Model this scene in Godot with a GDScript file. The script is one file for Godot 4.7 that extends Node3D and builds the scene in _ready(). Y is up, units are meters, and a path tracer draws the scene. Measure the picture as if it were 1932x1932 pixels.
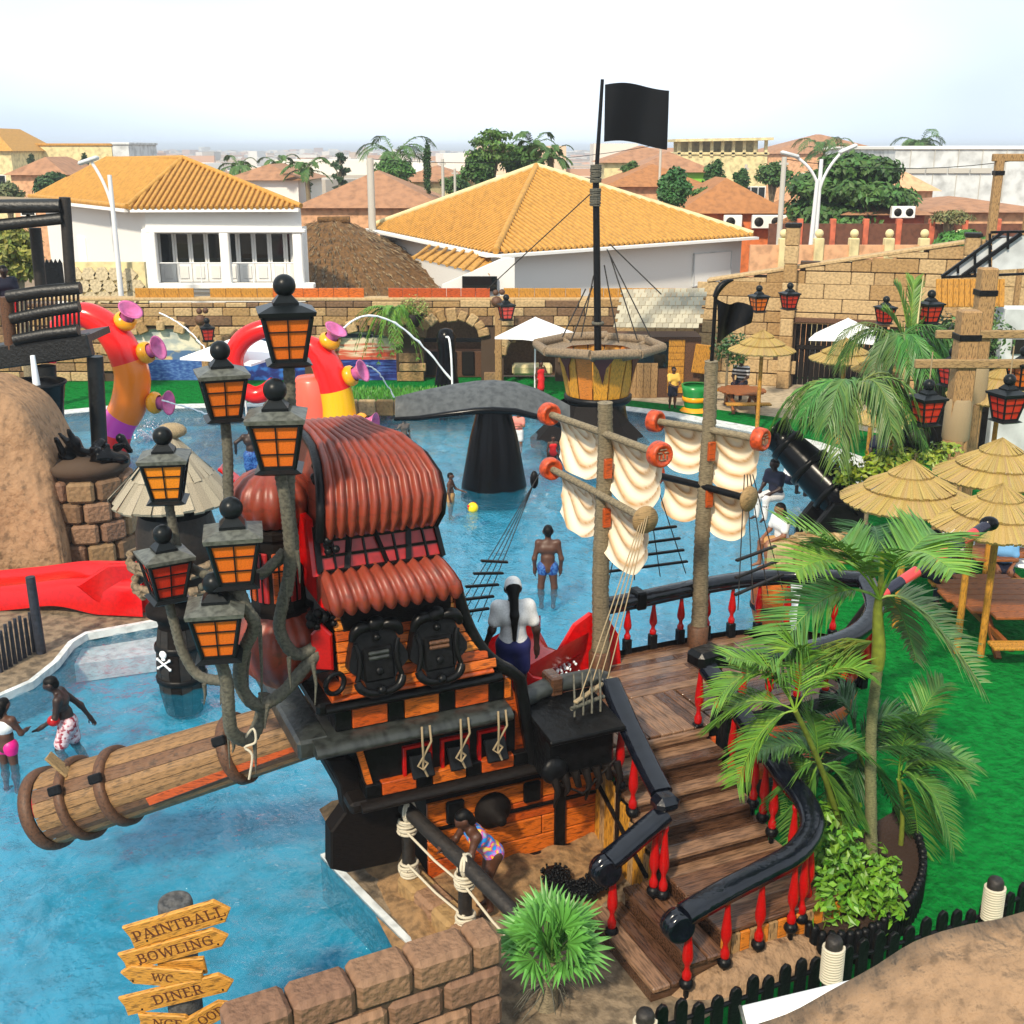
extends Node3D
const FOCAL:=2200.0
const EYE:=7.5
const HORIZON:=283.0
var cp:=1.0
var sp:=0.0
var used:={}
var M:={}
var T:={}
var rng:=RandomNumberGenerator.new()
# ---------- picture directions to places ----------
func ray(x: float,y: float) -> Vector3:
	var a:=(x - 966.0)/FOCAL
	var b:=-(y - 966.0)/FOCAL
	return Vector3(a,b*cp - sp,-(cp+b*sp))
func W(x: float,y: float,h:=0.0) -> Vector3:
	var r:=ray(x,y)
	return Vector3(0,EYE,0)+r*((h - EYE)/r.y)
func V(x: float,y: float,d: float) -> Vector3:
	var r:=ray(x,y)
	return Vector3(0,EYE,0)+r*(-d/r.z)
func rf(a: float,b: float) -> float:
	return rng.randf_range(a,b)
# ---------- mesh building ----------
class B:
	var st:=SurfaceTool.new()
	var xf:=Transform3D.IDENTITY
	var n:=0
	func _init():
		st.begin(Mesh.PRIMITIVE_TRIANGLES)
		st.set_smooth_group(-1)
	func flat():
		st.set_smooth_group(-1)
		return self
	func smooth(g:=1):
		st.set_smooth_group(g)
		return self
	func col(c: Color):
		st.set_color(c)
		return self
	func tri(a: Vector3,b: Vector3,c: Vector3):
		st.add_vertex(xf*a); st.add_vertex(xf*b); st.add_vertex(xf*c)
		n += 1
	func quad(a: Vector3,b: Vector3,c: Vector3,d: Vector3):
		tri(a,b,c); tri(a,c,d)
	func oquad(a: Vector3,b: Vector3,c: Vector3,d: Vector3,o: Vector3):
		if (b - a).cross(c - a).dot((a+c)*0.5 - o)>0.0:
			quad(a,d,c,b)
		else:
			quad(a,b,c,d)
	func otri(a: Vector3,b: Vector3,c: Vector3,o: Vector3):
		if (b - a).cross(c - a).dot((a+b+c)/3.0 - o)>0.0:
			tri(a,c,b)
		else:
			tri(a,b,c)
	func box(c: Vector3,s: Vector3,bv:=0.0,bs:=Basis.IDENTITY):
		flat()
		var h:=s*0.5
		var b: float = min(bv,min(h.x,min(h.y,h.z))*0.9)
		var P:=func(x: float,y: float,z: float,ax: int) -> Vector3:
			var e:=h
			if ax != 0: e.x -= b
			if ax != 1: e.y -= b
			if ax != 2: e.z -= b
			return c+bs*Vector3(x*e.x,y*e.y,z*e.z)
		for g: float in [-1.0,1.0]:
			oquad(P.call(g,-1,-1,0),P.call(g,1,-1,0),P.call(g,1,1,0),P.call(g,-1,1,0),c)
			oquad(P.call(-1,g,-1,1),P.call(1,g,-1,1),P.call(1,g,1,1),P.call(-1,g,1,1),c)
			oquad(P.call(-1,-1,g,2),P.call(1,-1,g,2),P.call(1,1,g,2),P.call(-1,1,g,2),c)
		if b <= 0.0: return self
		for g: float in [-1.0,1.0]:
			for k: float in [-1.0,1.0]:
				oquad(P.call(g,k,-1,0),P.call(g,k,1,0),P.call(g,k,1,1),P.call(g,k,-1,1),c)
				oquad(P.call(g,-1,k,0),P.call(g,1,k,0),P.call(g,1,k,2),P.call(g,-1,k,2),c)
				oquad(P.call(-1,g,k,1),P.call(1,g,k,1),P.call(1,g,k,2),P.call(-1,g,k,2),c)
				for j: float in [-1.0,1.0]:
					otri(P.call(g,k,j,0),P.call(g,k,j,1),P.call(g,k,j,2),c)
		return self
	func beam(a: Vector3,b: Vector3,w: float,h: float,bv:=0.0,up:=Vector3.UP):
		var x:=(b - a).normalized()
		if absf(x.dot(up))>0.98: up = Vector3.RIGHT if absf(x.x)<0.9 else Vector3.BACK
		var z:=x.cross(up).normalized()
		var y:=z.cross(x).normalized()
		return box((a+b)*0.5,Vector3((b - a).length(),h,w),bv,Basis(x,y,z))
	func frames(p: Array) -> Array:
		var out:=[]
		var t0: Vector3 = (p[1] - p[0]).normalized()
		var u: Vector3 = t0.cross(Vector3.UP)
		if u.length()<0.05: u = t0.cross(Vector3.RIGHT)
		u = u.normalized()
		for i in p.size():
			var t: Vector3 = (p[mini(i+1,p.size() - 1)] - p[maxi(i - 1,0)]).normalized()
			u = (u - t*u.dot(t)).normalized()
			out.append([u,t.cross(u).normalized(),t])
		return out
	func tube(p: Array,r,k:=8,caps:=true):
		var fr:=frames(p)
		var rings:=[]
		for i in p.size():
			var q:=PackedVector3Array()
			var rad: float = r[i] if r is Array else r
			for j in k:
				var a:=TAU*j/k
				q.append(p[i]+(fr[i][0]*cos(a)+fr[i][1]*sin(a))*rad)
			rings.append(q)
		smooth()
		for i in p.size() - 1:
			for j in k:
				var l:=(j+1) % k
				quad(rings[i][j],rings[i+1][j],rings[i+1][l],rings[i][l])
		if caps:
			flat()
			for e in [0,p.size() - 1]:
				for j in k:
					if e==0: tri(p[0],rings[0][j],rings[0][(j+1) % k])
					else: tri(p[e],rings[e][(j+1) % k],rings[e][j])
		return self
	func lathe(prof: Array,at:=Transform3D.IDENTITY,k:=16,sm:=true,arc:=TAU,wav:=0.0,waves:=0):
		if sm: smooth(2)
		else: flat()
		for i in prof.size() - 1:
			for j in k:
				var a0:=arc*j/k
				var a1:=arc*(j+1)/k
				var f0:=1.0+wav*absf(sin(a0*waves*0.5))
				var f1:=1.0+wav*absf(sin(a1*waves*0.5))
				var A:=at*Vector3(prof[i].x*f0*cos(a0),prof[i].y,prof[i].x*f0*sin(a0))
				var Bq:=at*Vector3(prof[i].x*f1*cos(a1),prof[i].y,prof[i].x*f1*sin(a1))
				var C:=at*Vector3(prof[i+1].x*f1*cos(a1),prof[i+1].y,prof[i+1].x*f1*sin(a1))
				var D:=at*Vector3(prof[i+1].x*f0*cos(a0),prof[i+1].y,prof[i+1].x*f0*sin(a0))
				if prof[i].x>1e-5: tri(A,Bq,C)
				if prof[i+1].x>1e-5: tri(A,C,D)
		return self
	func sweep(p: Array,prof: Array,up:=Vector3.UP,caps:=true,scales:=[]):
		var rings:=[]
		for i in p.size():
			var t: Vector3 = (p[mini(i+1,p.size() - 1)] - p[maxi(i - 1,0)]).normalized()
			var s:=t.cross(up).normalized()
			var u:=s.cross(t).normalized()
			var q:=PackedVector3Array()
			var f: float = scales[i] if scales.size() else 1.0
			for v: Vector2 in prof:
				q.append(p[i]+(s*v.x+u*v.y)*f)
			rings.append(q)
		var k:=prof.size()
		smooth(3)
		for i in p.size() - 1:
			for j in k:
				var l:=(j+1) % k
				oquad(rings[i][j],rings[i+1][j],rings[i+1][l],rings[i][l],(p[i]+p[i+1])*0.5)
		if caps:
			flat()
			for e in [0,p.size() - 1]:
				for j in range(1,k - 1):
					otri(rings[e][0],rings[e][j],rings[e][j+1],p[1] if e==0 else p[e - 1])
		return self
	func extrude(poly: PackedVector2Array,depth: float,at:=Transform3D.IDENTITY,bev:=0.0):
		flat()
		var ids:=Geometry2D.triangulate_polygon(poly)
		var cw:=Geometry2D.is_polygon_clockwise(poly)
		var inner:=poly
		if bev>0.0:
			var o:=Geometry2D.offset_polygon(poly,-bev,Geometry2D.JOIN_MITER)
			if o.size()==1 and o[0].size()==poly.size(): inner = o[0]
		var z:=depth*0.5
		if inner != poly:
			var best:=0
			for i in inner.size():
				if inner[i].distance_to(poly[0])<inner[best].distance_to(poly[0]): best = i
			var re:=PackedVector2Array()
			for i in inner.size(): re.append(inner[(best+i) % inner.size()])
			inner = re
			cw = Geometry2D.is_polygon_clockwise(poly)
		var P:=func(v: Vector2,zz: float) -> Vector3: return at*Vector3(v.x,v.y,zz)
		for i in range(0,ids.size(),3):
			var a:=inner[ids[i]]; var b:=inner[ids[i+1]]; var c:=inner[ids[i+2]]
			if (b - a).cross(c - a)>0.0:
				var sw:=b; b = c; c = sw
			tri(P.call(a,z),P.call(b,z),P.call(c,z))
			tri(P.call(a,-z),P.call(c,-z),P.call(b,-z))
		for i in poly.size():
			var j:=(i+1) % poly.size()
			var a:=poly[i]; var b:=poly[j]
			if cw:
				var sw:=a; a = b; b = sw
			var zi:=z - bev if inner != poly else z
			quad(P.call(a,-zi),P.call(a,zi),P.call(b,zi),P.call(b,-zi))
			if inner != poly:
				var c:=inner[i]; var d:=inner[j]
				if cw:
					var sw:=c; c = d; d = sw
				quad(P.call(a,zi),P.call(c,z),P.call(d,z),P.call(b,zi))
				quad(P.call(b,-zi),P.call(d,-z),P.call(c,-z),P.call(a,-zi))
		return self
	func ball(c: Vector3,r: float,k:=14,sq:=Vector3.ONE):
		var prof:=[]
		var m:=int(k/2.0)+1
		for i in m+1:
			var a:=PI*i/m - PI/2
			prof.append(Vector2(cos(a)*r if i>0 and i<m else 0.0,sin(a)*r))
		return lathe(prof,Transform3D(Basis.from_scale(sq),c),k)
	func frust(c0: Vector3,s0: Vector2,c1: Vector3,s1: Vector2,bs:=Basis.IDENTITY,caps:=true):
		flat()
		var p:=[]
		for e in 2:
			var c: Vector3 = c0 if e==0 else c1
			var s: Vector2 = (s0 if e==0 else s1)*0.5
			for g: Vector2 in [Vector2(-1,-1),Vector2(1,-1),Vector2(1,1),Vector2(-1,1)]:
				p.append(c+bs*Vector3(g.x*s.x,0,g.y*s.y))
		var o:=(c0+c1)*0.5
		for i in 4:
			var j:=(i+1) % 4
			oquad(p[i],p[j],p[4+j],p[4+i],o)
		if caps:
			oquad(p[0],p[1],p[2],p[3],o)
			oquad(p[4],p[5],p[6],p[7],o)
		return self
	func rope(p: Array,r: float,k:=6):
		return tube(p,r,k,false)
	func done() -> ArrayMesh:
		st.generate_normals()
		return st.commit()
# ---------- nodes ----------
func numbered(called: String) -> String:
	if not used.has(called):
		used[called] = 0
		return called
	used[called] += 1
	return "%s_%03d" % [called,used[called]]
func thing(called: String,label: String,category: String,at:=Vector3.ZERO,turn:=0.0,group:="") -> Node3D:
	var o:=Node3D.new()
	o.name = numbered(called)
	add_child(o)
	o.position = at
	o.rotation.y = turn
	tag(o,label,category,group)
	return o
func tag(o: Node,label: String,category: String,group:=""):
	o.set_meta("label",label)
	o.set_meta("category",category)
	if group: o.set_meta("group",group)
	return o
func part(parent: Node3D,called: String,b,m: Material,world:=false,at:=Transform3D.IDENTITY) -> MeshInstance3D:
	var o:=MeshInstance3D.new()
	o.name = called
	o.mesh = b if b is Mesh else b.done()
	o.material_override = m
	parent.add_child(o,true)
	if world: o.position = -parent.position
	else: o.transform = at
	return o
func struct(called: String,b,m: Material,kind:="structure") -> MeshInstance3D:
	var o:=MeshInstance3D.new()
	o.name = numbered(called)
	o.mesh = b if b is Mesh else b.done()
	o.material_override = m
	add_child(o)
	o.set_meta("kind",kind)
	return o
func copy(o: Node3D,at: Vector3,turn: float,label:="") -> Node3D:
	var c: Node3D = o.duplicate()
	var nm:=String(o.name)
	var k:=nm.length()
	if k>4 and nm[k - 4]=="_" and nm.substr(k - 3).is_valid_int(): nm = nm.left(k - 4)
	c.name = numbered(nm)
	add_child(c)
	c.position = at
	c.rotation.y = turn
	if label: c.set_meta("label",label)
	return c
# ---------- textures and materials ----------
func ramp(a: Array) -> Gradient:
	var g:=Gradient.new()
	var o:=PackedFloat32Array()
	var c:=PackedColorArray()
	for i in range(0,a.size(),2):
		o.append(a[i])
		c.append(a[i+1] if a[i+1] is Color else Color(a[i+1],a[i+1],a[i+1]))
	g.offsets = o
	g.colors = c
	return g
func noise(kind: int,freq: float,oct: int,seed: int,rmp: Array,size:=512,normal:=0.0,warp:=0.0,cell:=-1) -> Texture2D:
	var f:=FastNoiseLite.new()
	f.noise_type = kind
	f.frequency = freq
	f.fractal_octaves = oct
	f.fractal_type = FastNoiseLite.FRACTAL_FBM if oct>1 else FastNoiseLite.FRACTAL_NONE
	f.seed = seed
	if cell >= 0: f.cellular_return_type = cell
	if warp>0.0:
		f.domain_warp_enabled = true
		f.domain_warp_amplitude = warp
		f.domain_warp_frequency = freq
	var img:=f.get_seamless_image(size,size,false,false,0.12)
	if normal>0.0:
		img.convert(Image.FORMAT_RGBA8)
		img.bump_map_to_normal_map(normal)
		img.generate_mipmaps()
		return ImageTexture.create_from_image(img)
	var g:=ramp(rmp)
	var data:=img.get_data()
	var lo:=255
	var hi:=0
	for v in data:
		lo = mini(lo,v); hi = maxi(hi,v)
	var lut:=PackedByteArray()
	for i in 256:
		var c:=g.sample(clampf(float(i - lo)/maxf(1.0,hi - lo),0,1))
		lut.append_array([int(c.r*255),int(c.g*255),int(c.b*255)])
	var out:=PackedByteArray()
	out.resize(data.size()*3)
	for i in data.size():
		var k:=data[i]*3
		out[i*3] = lut[k]; out[i*3+1] = lut[k+1]; out[i*3+2] = lut[k+2]
	return ImageTexture.create_from_image(Image.create_from_data(size,size,false,Image.FORMAT_RGB8,out))
func mat(called: String,c: Color,rough:=0.7,tex:="",scale = 1.0,nrm:="",nscale:=1.0,world:=false) -> StandardMaterial3D:
	var m:=StandardMaterial3D.new()
	m.albedo_color = c
	m.roughness = rough
	m.resource_name = called
	if tex or nrm:
		m.uv1_triplanar = true
		m.uv1_world_triplanar = world
		m.uv1_scale = scale if scale is Vector3 else Vector3.ONE*scale
	if tex: m.albedo_texture = T[tex]
	if nrm:
		m.normal_enabled = true
		m.normal_texture = T[nrm]
		m.normal_scale = nscale
	M[called] = m
	return m
func vmat(called: String,rough:=0.6,back:=0.0) -> StandardMaterial3D:
	var m:=mat(called,Color.WHITE,rough)
	m.vertex_color_use_as_albedo = true
	if back>0.0:
		m.backlight_enabled = true
		m.backlight = Color(back,back,back*0.6)
	return m
func setup_view():
	var pitch:=atan((966.0 - HORIZON)/FOCAL)
	cp = cos(pitch)
	sp = sin(pitch)
	var cam:=Camera3D.new()
	cam.name = "camera"
	cam.fov = rad_to_deg(2.0*atan(966.0/FOCAL))
	cam.near = 0.1
	cam.far = 6000.0
	cam.position = Vector3(0,EYE,0)
	cam.rotation.x = -pitch
	add_child(cam)
	cam.current = true
	var sky:=ProceduralSkyMaterial.new()
	sky.sky_top_color = Color(0.765,0.815,0.85)
	sky.sky_horizon_color = Color(0.755,0.815,0.88)
	sky.ground_bottom_color = Color(0.42,0.4,0.37)
	sky.ground_horizon_color = Color(0.80,0.84,0.88)
	sky.sky_curve = 0.2
	sky.energy_multiplier = 1.0
	var cl:=FastNoiseLite.new()
	cl.noise_type = FastNoiseLite.TYPE_SIMPLEX_SMOOTH
	cl.frequency = 0.006
	cl.fractal_octaves = 5
	cl.seed = 8
	var ci:=Image.create(1024,512,false,Image.FORMAT_RGBA8)
	for y in 512:
		var el:=PI*(0.5 - (y+0.5)/512.0)
		for x in 1024:
			var az:=TAU*x/1024.0
			var q:=Vector3(cos(el)*cos(az),sin(el)*2.6,cos(el)*sin(az))*130.0
			var v:=clampf(cl.get_noise_3dv(q)*2.2+0.45,0.0,1.0)
			ci.set_pixel(x,y,Color(0.75,0.76,0.77,v*0.5))
	sky.sky_cover = ImageTexture.create_from_image(ci)
	sky.sky_cover_modulate = Color(1.0,1.0,1.0)
	var env:=Environment.new()
	env.background_mode = Environment.BG_SKY
	env.sky = Sky.new()
	env.sky.sky_material = sky
	env.tonemap_mode = Environment.TONE_MAPPER_LINEAR
	env.tonemap_exposure = 1.42
	env.background_energy_multiplier = 1.0
	env.fog_enabled = true
	env.fog_density = 0.0006
	env.fog_light_color = Color(0.86,0.9,0.95)
	env.sdfgi_enabled = true
	env.ssao_enabled = true
	env.ssil_enabled = true
	var we:=WorldEnvironment.new()
	we.name = "environment"
	we.environment = env
	add_child(we)
	var sun:=DirectionalLight3D.new()
	sun.name = "sun"
	sun.light_energy = 1.1
	sun.light_color = Color(1.0,0.94,0.84)
	sun.light_angular_distance = 4.0
	sun.shadow_enabled = true
	sun.rotation_degrees = Vector3(-43,-24,0)
	add_child(sun)
func setup_materials():
	var S:=FastNoiseLite.TYPE_SIMPLEX_SMOOTH
	var C:=FastNoiseLite.TYPE_CELLULAR
	T.fine = noise(S,0.035,4,1,[0.0,0.82,0.5,0.94,1.0,1.0])
	T.blotch = noise(S,0.008,5,2,[0.0,0.7,0.45,0.88,0.7,0.97,1.0,1.0])
	T.grain = noise(S,0.02,5,3,[0.0,0.4,0.35,0.72,0.5,0.97,0.62,0.84,1.0,1.0],512,0.0,12.0)
	T.worn = noise(S,0.012,6,4,[0.0,0.55,0.35,0.76,0.55,0.92,0.75,1.0,1.0,1.0])
	T.stone = noise(S,0.015,6,5,[0.0,0.76,0.3,0.87,0.5,0.94,0.7,0.98,1.0,1.0])
	T.speck = noise(S,0.12,3,6,[0.0,0.45,0.4,0.85,0.6,1.0,1.0,1.0])
	T.straw = noise(S,0.03,4,7,[0.0,0.45,0.3,0.7,0.5,0.95,1.0,1.0])
	T.roofpaint = noise(S,0.012,5,9,[0.0,Color(0.62,0.8,0.82),0.35,Color(0.85,0.9,0.9),0.5,Color(1,0.95,0.9),0.62,Color(0.92,1,0.95),1.0,Color(1,1,0.9)])
	T.turf = noise(S,0.014,8,51,[0.0,0.72,0.35,0.86,0.5,0.93,0.65,0.97,1.0,1.0],1024)
	T.rock = noise(S,0.01,7,52,[0.0,0.5,0.28,0.78,0.33,0.9,0.5,0.95,0.52,0.8,0.54,0.96,1.0,1.0],1024)
	T.n_fine = noise(S,0.06,4,11,[],512,6.0)
	T.n_rough = noise(S,0.018,6,12,[],512,10.0)
	T.n_grain = noise(S,0.03,5,13,[],512,6.0)
	T.n_water = noise(S,0.022,4,14,[],512,8.0,18.0)
	var wood:=Vector3(0.6,5,5)
	mat("orange_wood",Color(0.86,0.43,0.10),0.42,"grain",Vector3(0.5,4,4),"n_grain",0.25)
	mat("orange_wood_deep",Color(0.78,0.33,0.07),0.42,"grain",Vector3(0.6,5,5),"n_grain",0.25)
	mat("orange_wood_pale",Color(0.90,0.54,0.17),0.42,"grain",Vector3(0.55,4.5,4.5),"n_grain",0.25)
	mat("deck_wood",Color(0.42,0.295,0.215),0.14,"worn",wood,"n_grain",0.5)
	mat("deck_wood_dark",Color(0.34,0.235,0.17),0.12,"worn",wood,"n_grain",0.5)
	mat("deck_wood_pale",Color(0.55,0.42,0.32),0.28,"worn",wood,"n_grain",0.5)
	mat("cannon_wood",Color(0.60,0.45,0.28),0.6,"grain",Vector3(0.5,4,4),"n_grain",0.6)
	mat("cannon_wood_dark",Color(0.45,0.31,0.2),0.6,"grain",Vector3(0.5,4,4),"n_grain",0.6)
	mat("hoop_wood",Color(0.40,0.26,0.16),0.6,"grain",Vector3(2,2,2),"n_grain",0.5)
	mat("black_trim",Color(0.06,0.062,0.066),0.3,"worn",1.2,"n_rough",0.25)
	mat("dark_timber",Color(0.115,0.095,0.085),0.5,"grain",Vector3(0.7,4,4),"n_grain",0.6)
	mat("very_dark_timber",Color(0.075,0.045,0.032),0.7,"grain",Vector3(0.7,4,4),"n_grain",0.5)
	mat("rail_paint",Color(0.055,0.07,0.11),0.16,"worn",1.1,"n_rough",0.2)
	mat("moulding_grey",Color(0.2,0.215,0.205),0.4,"worn",1.2,"n_rough",0.2)
	mat("red_paint",Color(0.70,0.04,0.04),0.25,"fine",1.5)
	mat("slide_red",Color(0.80,0.03,0.035),0.18,"fine",0.6)
	mat("roof_red",Color(0.54,0.215,0.15),0.42,"roofpaint",1.2,"n_fine",0.12)
	mat("window_red",Color(0.66,0.13,0.13),0.35,"blotch",1.5)
	mat("skin",Color(0.32,0.19,0.125),0.5,"fine",4.0)
	mat("skin_deep",Color(0.2,0.12,0.09),0.48,"fine",4.0)
	mat("skin_light",Color(0.52,0.33,0.22),0.5,"fine",4.0)
	mat("hair",Color(0.025,0.022,0.022),0.55,"",1.0,"")
	mat("lantern_black",Color(0.085,0.105,0.115),0.32,"fine",3.0,"n_fine",0.15)
	mat("lantern_grey",Color(0.38,0.39,0.36),0.45,"worn",2.0,"n_rough",0.2)
	mat("amber_pane",Color(0.87,0.43,0.12),0.3,"fine",3.0)
	mat("amber_pane_bright",Color(0.93,0.55,0.12),0.3,"fine",3.0)
	mat("amber_pane_deep",Color(0.78,0.2,0.12),0.3,"fine",3.0)
	mat("vine",Color(0.37,0.36,0.31),0.75,"worn",Vector3(4,4,4),"n_rough",0.8)
	mat("bark",Color(0.54,0.49,0.39),0.8,"worn",Vector3(3,7,3),"n_rough",0.8)
	mat("rope",Color(0.66,0.58,0.45),0.85,"speck",6.0,"n_fine",0.6)
	mat("rope_white",Color(0.84,0.8,0.71),0.85,"speck",8.0,"n_fine",0.6)
	mat("rope_dark",Color(0.15,0.14,0.13),0.8)
	mat("sail",Color(0.93,0.87,0.76),0.6,"blotch",0.9,"n_fine",0.15)
	mat("iron",Color(0.06,0.065,0.075),0.4,"worn",2.0,"n_rough",0.3)
	mat("cloth_black",Color(0.02,0.02,0.024),0.35,"fine",3.0)
	mat("white_cloth",Color(0.9,0.9,0.9),0.8,"fine",2.0)
	mat("parasol_white",Color(0.93,0.94,0.95),0.7)
	mat("white_wall",Color(0.93,0.93,0.92),0.8,"fine",2.0)
	mat("white_trim",Color(0.92,0.92,0.91),0.7)
	mat("white_metal",Color(0.85,0.86,0.87),0.4)
	mat("roof_tile",Color(0.76,0.56,0.24),0.75,"stone",0.5,"n_rough",0.4)
	mat("roof_tile_deep",Color(0.64,0.43,0.16),0.75,"stone",0.6,"n_rough",0.4)
	mat("roof_terracotta",Color(0.66,0.48,0.35),0.8,"stone",0.2,"n_rough",0.3)
	mat("roof_orange",Color(0.66,0.44,0.25),0.8,"stone",0.3,"n_rough",0.3)
	mat("wall_orange",Color(0.85,0.47,0.25),0.85,"stone",0.3)
	mat("wall_salmon",Color(0.80,0.42,0.3),0.85,"stone",0.3)
	mat("wall_peach",Color(0.86,0.66,0.5),0.85,"stone",0.3)
	mat("wall_cream",Color(0.88,0.82,0.62),0.85,"stone",0.2)
	mat("wall_brown",Color(0.42,0.26,0.19),0.85,"stone",0.5)
	mat("wall_grey",Color(0.82,0.84,0.85),0.85,"stone",0.1)
	mat("wall_green",Color(0.5,0.75,0.25),0.85)
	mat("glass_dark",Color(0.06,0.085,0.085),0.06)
	mat("thatch",Color(0.78,0.62,0.30),0.85,"straw",Vector3(4,4,4),"n_grain",0.6)
	mat("thatch_grey",Color(0.64,0.56,0.43),0.85,"straw",Vector3(3,3,3),"n_grain",0.6)
	mat("thatch_brown",Color(0.44,0.31,0.15),0.9,"worn",Vector3(0.8,0.8,0.8),"n_rough",1.2)
	mat("yellow_wood",Color(0.80,0.56,0.17),0.55,"grain",Vector3(3,0.6,3),"n_grain",0.4)
	mat("table_wood",Color(0.62,0.35,0.15),0.5,"grain",Vector3(0.6,4,4),"n_grain",0.4)
	mat("post_wood",Color(0.70,0.55,0.36),0.75,"grain",Vector3(4,0.6,4),"n_grain",0.6)
	mat("beam_wood",Color(0.66,0.54,0.36),0.75,"grain",Vector3(0.6,4,4),"n_grain",0.5)
	mat("sign_wood",Color(0.86,0.60,0.22),0.6,"grain",Vector3(0.7,5,5),"n_grain",0.5)
	mat("sign_letter",Color(0.33,0.15,0.05),0.8)
	mat("turf",Color(0.05,0.46,0.185),0.95,"turf",0.3,"n_fine",1.0)
	M.turf.metallic_specular = 0.15
	mat("paving",Color(0.72,0.66,0.56),0.75,"stone",0.5,"n_rough",0.3)
	mat("pool_edge",Color(0.86,0.88,0.88),0.5,"stone",0.6,"n_rough",0.15)
	mat("pool_floor",Color(0.12,0.60,0.74),0.6,"stone",0.25)
	mat("pool_tile",Color(0.22,0.48,0.58),0.25,"blotch",3.0)
	mat("concrete",Color(0.52,0.45,0.36),0.75,"worn",0.7,"n_rough",0.6)
	mat("sandstone_rock",Color(0.60,0.48,0.36),0.8,"rock",0.7,"n_rough",2.0)
	mat("sand",Color(0.58,0.45,0.3),0.85,"worn",1.2,"n_rough",0.6)
	mat("earth",Color(0.22,0.14,0.09),0.95,"speck",2.0,"n_rough",1.0)
	mat("whale_black",Color(0.02,0.022,0.032),0.22,"fine",1.0)
	mat("whale_grey",Color(0.30,0.31,0.31),0.4,"worn",0.7,"n_rough",0.15)
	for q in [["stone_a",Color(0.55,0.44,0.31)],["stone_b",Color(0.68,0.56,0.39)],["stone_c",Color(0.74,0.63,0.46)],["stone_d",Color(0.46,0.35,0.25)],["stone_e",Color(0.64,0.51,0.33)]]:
		mat(q[0],q[1],0.85,"stone",1.1,"n_rough",0.6)
	for q in [["block_a",Color(0.54,0.41,0.31)],["block_b",Color(0.58,0.44,0.33)],["block_c",Color(0.50,0.37,0.285)]]:
		mat(q[0],q[1],0.75,"stone",1.2,"n_rough",0.9)
	mat("mortar",Color(0.30,0.23,0.17),0.9,"fine",2.0)
	for q in ["whale_black","cloth_black","black_trim","iron","very_dark_timber","dark_timber","hair","lantern_black"]: M[q].metallic_specular = 0.3
	vmat("leaf",0.45,0.35)
	vmat("leaf_far",0.6,0.3)
	vmat("painted",0.6)
	vmat("plastic",0.2)
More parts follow.
